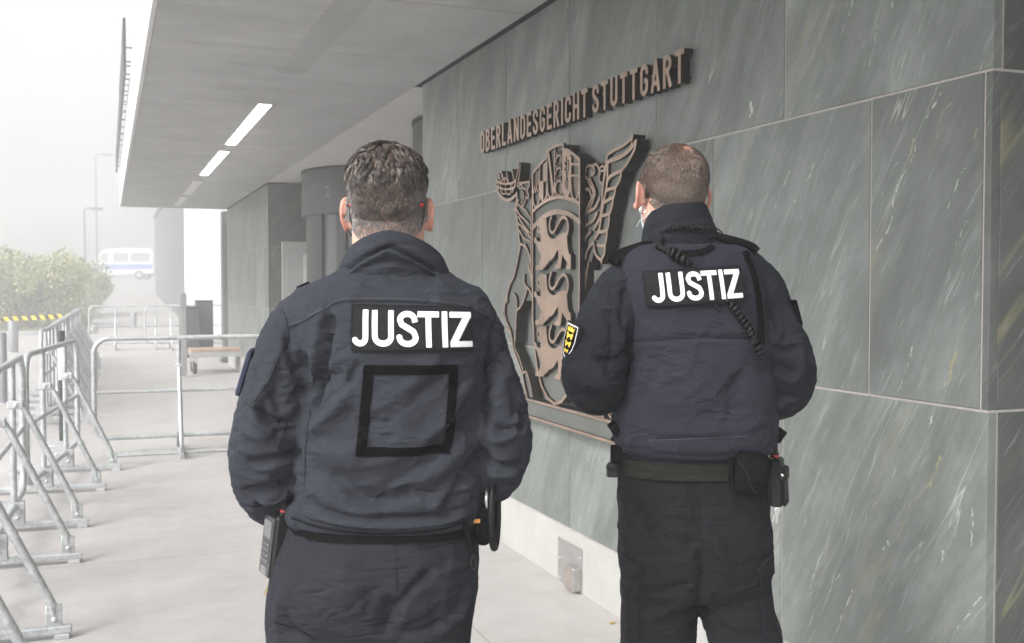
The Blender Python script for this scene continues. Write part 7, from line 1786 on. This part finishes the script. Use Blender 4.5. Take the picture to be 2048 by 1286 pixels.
tp = np.clip((q[:, 2] - .0) / .07, 0, 1) * np.clip((q[:, 1] + .09) / .09, 0.25, 1); ln_ = (.0055 + .010 * tp) * rg.uniform(.7, 1.25, len(P)); kp = rg.rand(len(P)) < np.clip(dist_ / .034, .22, 1) ** 1.3 * np.clip((q[:, 2] + .085) / .04, .25, 1)
V_, F__, S_, lk = strands(P[kp], Nn[kp], d[kp], ln_[kp], np.full(kp.sum(), .0008), .4, 14, (.5 + .45 * tp)[kp], 5200, (.10 + .25 * tp)[kp])
ho = mesh_np('hair', V_, F__, hair_mat('hair_cropped_brown', (.045, .030, .022), (.17, .115, .085), (.32, .30, .28)), B)
tq = np.clip(rg.uniform(0, .6, len(P)) + .3 * noise(P * 60), 0, 1); tq[kp] = np.clip(tq[kp] + rg.uniform(-.1, .35, lk.max() + 1)[lk], 0, 1)
set_attr(ho, 'tone', np.repeat(tq[kp], S_), 'FACE'); set_attr(ho, 'grey', np.repeat((np.clip(.03 - q[:, 2], 0, .06) / .06 * .35 * rg.uniform(.2, 1, len(P)))[kp], S_), 'FACE')
# earring, mask with white loop
loc = lambda x, y, z: np.array([x, y, z]) @ RB.T + HB
for s_ in (-1, 1):
    c = loc(s_ * .0775, -.004, -.0545); mb = MB(); v, f = tube_np([c + np.array([.0065 * math.cos(a), -.002, .0065 * math.sin(a)]) for a in np.linspace(0, 2 * math.pi, 24, endpoint=False)], .0014, 8, closed=True); mb.add(v, f); mb.build('earring', M_chrome, B, True)
mkb = mask(B, HB, plain('mask_pale_blue', (.50, .62, .70), .8, var=.05), None, rot=RB)
for s_ in (-1, 1):
    mb = MB(); mb.tube(catmull([loc(s_ * .066, .060, -.030), loc(s_ * .0705, .035, -.012), loc(s_ * .0745, .016, .006)], 5), .0012, 6)
    mb.tube(catmull([loc(s_ * .058, .070, -.080), loc(s_ * .066, .035, -.073), loc(s_ * .0665, .005, -.068), loc(s_ * .064, -.016, -.060)], 5), .0013, 6); mb.build('ear_loop', M_let, mkb, True)
mb = MB(); e0 = loc(0, .106, .012); [mb.tube(catmull([loc(s_ * .02, .108, .004), loc(s_ * .05, .096, .006), loc(s_ * .074, .06, .004), loc(s_ * .08, .0, .002)], 5), .0014, 6) for s_ in ()]
# ---- carried things
radio(B, Vector((bx_(1554), -.03, bz(968))), -3, 'slim black radio with an orange ring on the vest wearer\'s right hip', sc=.86, yaw=-24)
keys(B, Vector((bx_(1557), -.03, bz(1012))), 'ring of keys and round fob under the radio of the vest wearer', M_chrome, 2, .040)
r = empty('belt_pouch', (bx_(1508, -.15), -.128, bz(950, -.15)), label='rounded black pouch on the back of the belt under the vest', cat='belt pouch')
mb = MB(); v, f = loft([(0, 0, -.048, .022, .020, .02, 2.4), (0, 0, -.042, .034, .028, .026, 2.6), (0, 0, -.01, .040, .036, .030, 2.6), (0, 0, .028, .040, .034, .030, 2.6), (0, 0, .040, .034, .026, .024, 2.4), (0, 0, .045, .02, .014, .014, 2.2)], 36); v = np.array(v); v = v + np.array([0, 0, 0]); Mt = np.array(Matrix.Rotation(R(12), 3, 'Y')); mb.add(v @ Mt.T, f); pbd = mb.build('pouch_body', M_web, r, True)
mb = MB(); v, f = tube_np(catmull([(-.042, -.006, .034), (-.046, -.016, 0), (-.040, -.014, -.040)], 6), .0065, 10); mb.add(v, f); mb.build('side_roll', M_web, r, True)
v, f = tube_np(catmull([(-.034, -.030, .030), (-.018, -.040, .008), (-.010, -.041, -.018), (.004, -.034, -.040)], 6), .0016, 6); mb = MB(); mb.add(v, f); mb.build('flap_edge', M_rub, pbd, True)
to_world(r, B)
r = empty('torch_holder', (bx_(1231), -.045, bz(930)), label='short black torch in a holder on the left end of the belt under the vest', cat='torch holder')
mb = MB(); mb.box(-.012, .012, -.014, .014, -.012, .040, .003); mb.build('holder', M_web, r, True)
v, f = tube_np([(-.006, 0, -.030), (-.006, 0, -.012)], .016, 20); mb = MB(); mb.add(v, f); th_ = mb.build('torch_head', M_pl, r, True)
v, f = ellipsoid((-.007, -.004, -.008), (.016, .015, .013), None, 18, 12); mb = MB(); mb.add(v, f); mb.build('torch_cap', M_rub, r, True)
to_world(r, B)
r = empty('baton_grip', (bx_(1548), -.03, bz(915)), label='upright black grip of a baton at the right hip under the vest', cat='baton')
v, f = tube_np([(0, 0, -.05), (0, 0, .03), (0, 0, .036)], [.0085, .0085, .006], 14); mb = MB(); mb.add(v, f); mb.build('grip', M_rub, r, True)
v, f = tube_np([(0, 0, -.014), (0, 0, -.006)], .0095, 14); mb = MB(); mb.add(v, f); mb.build('orange_ring', plain('orange_ring', (.55, .12, .03), .4), r, True)
v, f = tube_np([(0, 0, -.022), (0, 0, -.015)], .0105, 14); mb = MB(); mb.add(v, f); mb.build('steel_ring', M_chrome, r, True)
to_world(r, B)

# ---- pieces that are separate in reality become parts of their own
def split_loose(o):
    me = o.data; n = len(me.vertices); E = np.empty(len(me.edges) * 2, np.int32); me.edges.foreach_get('vertices', E); E = E.reshape(-1, 2); lab = np.arange(n)
    while True:
        m = np.minimum(lab[E[:, 0]], lab[E[:, 1]]); new = lab.copy(); np.minimum.at(new, E[:, 0], m); np.minimum.at(new, E[:, 1], m); new = new[new]
        if (new == lab).all(): break
        lab = new
    ids = np.unique(lab)
    if len(ids) < 2: return
    co = [tuple(v.co) for v in me.vertices]; faces = [(tuple(p.vertices), p.material_index) for p in me.polygons]
    for i in ids:
        idx = np.nonzero(lab == i)[0]; mp = {int(a): k for k, a in enumerate(idx)}; fs = [(f, m) for f, m in faces if lab[f[0]] == i]
        c = mesh_np(o.name.split('.')[0], [co[a] for a in idx], [[mp[a] for a in f] for f, m in fs], None, o.parent, mats=list(me.materials), midx=[m for f, m in fs])
        c.matrix_parent_inverse = o.matrix_parent_inverse.copy(); c.location = o.location; c.rotation_euler = o.rotation_euler
        c.data.polygons.foreach_set('use_smooth', np.array([me.polygons[0].use_smooth] * len(fs)))
    bpy.data.objects.remove(o)
for o in list(bpy.data.objects):
    if o.type == 'MESH' and o.name.split('.')[0] in ('shadow_gap', 'deck_frame', 'bracket', 'mounting_pin', 'foot_pad', 'fork', 'supporter_bodies', 'supporter_lines', 'crown_fields', 'ledge_lines', 'plinth') and o.parent and 'crowd_barrier' not in o.parent.name and not (o.parent.parent and 'crowd_barrier' in o.parent.parent.name): split_loose(o)
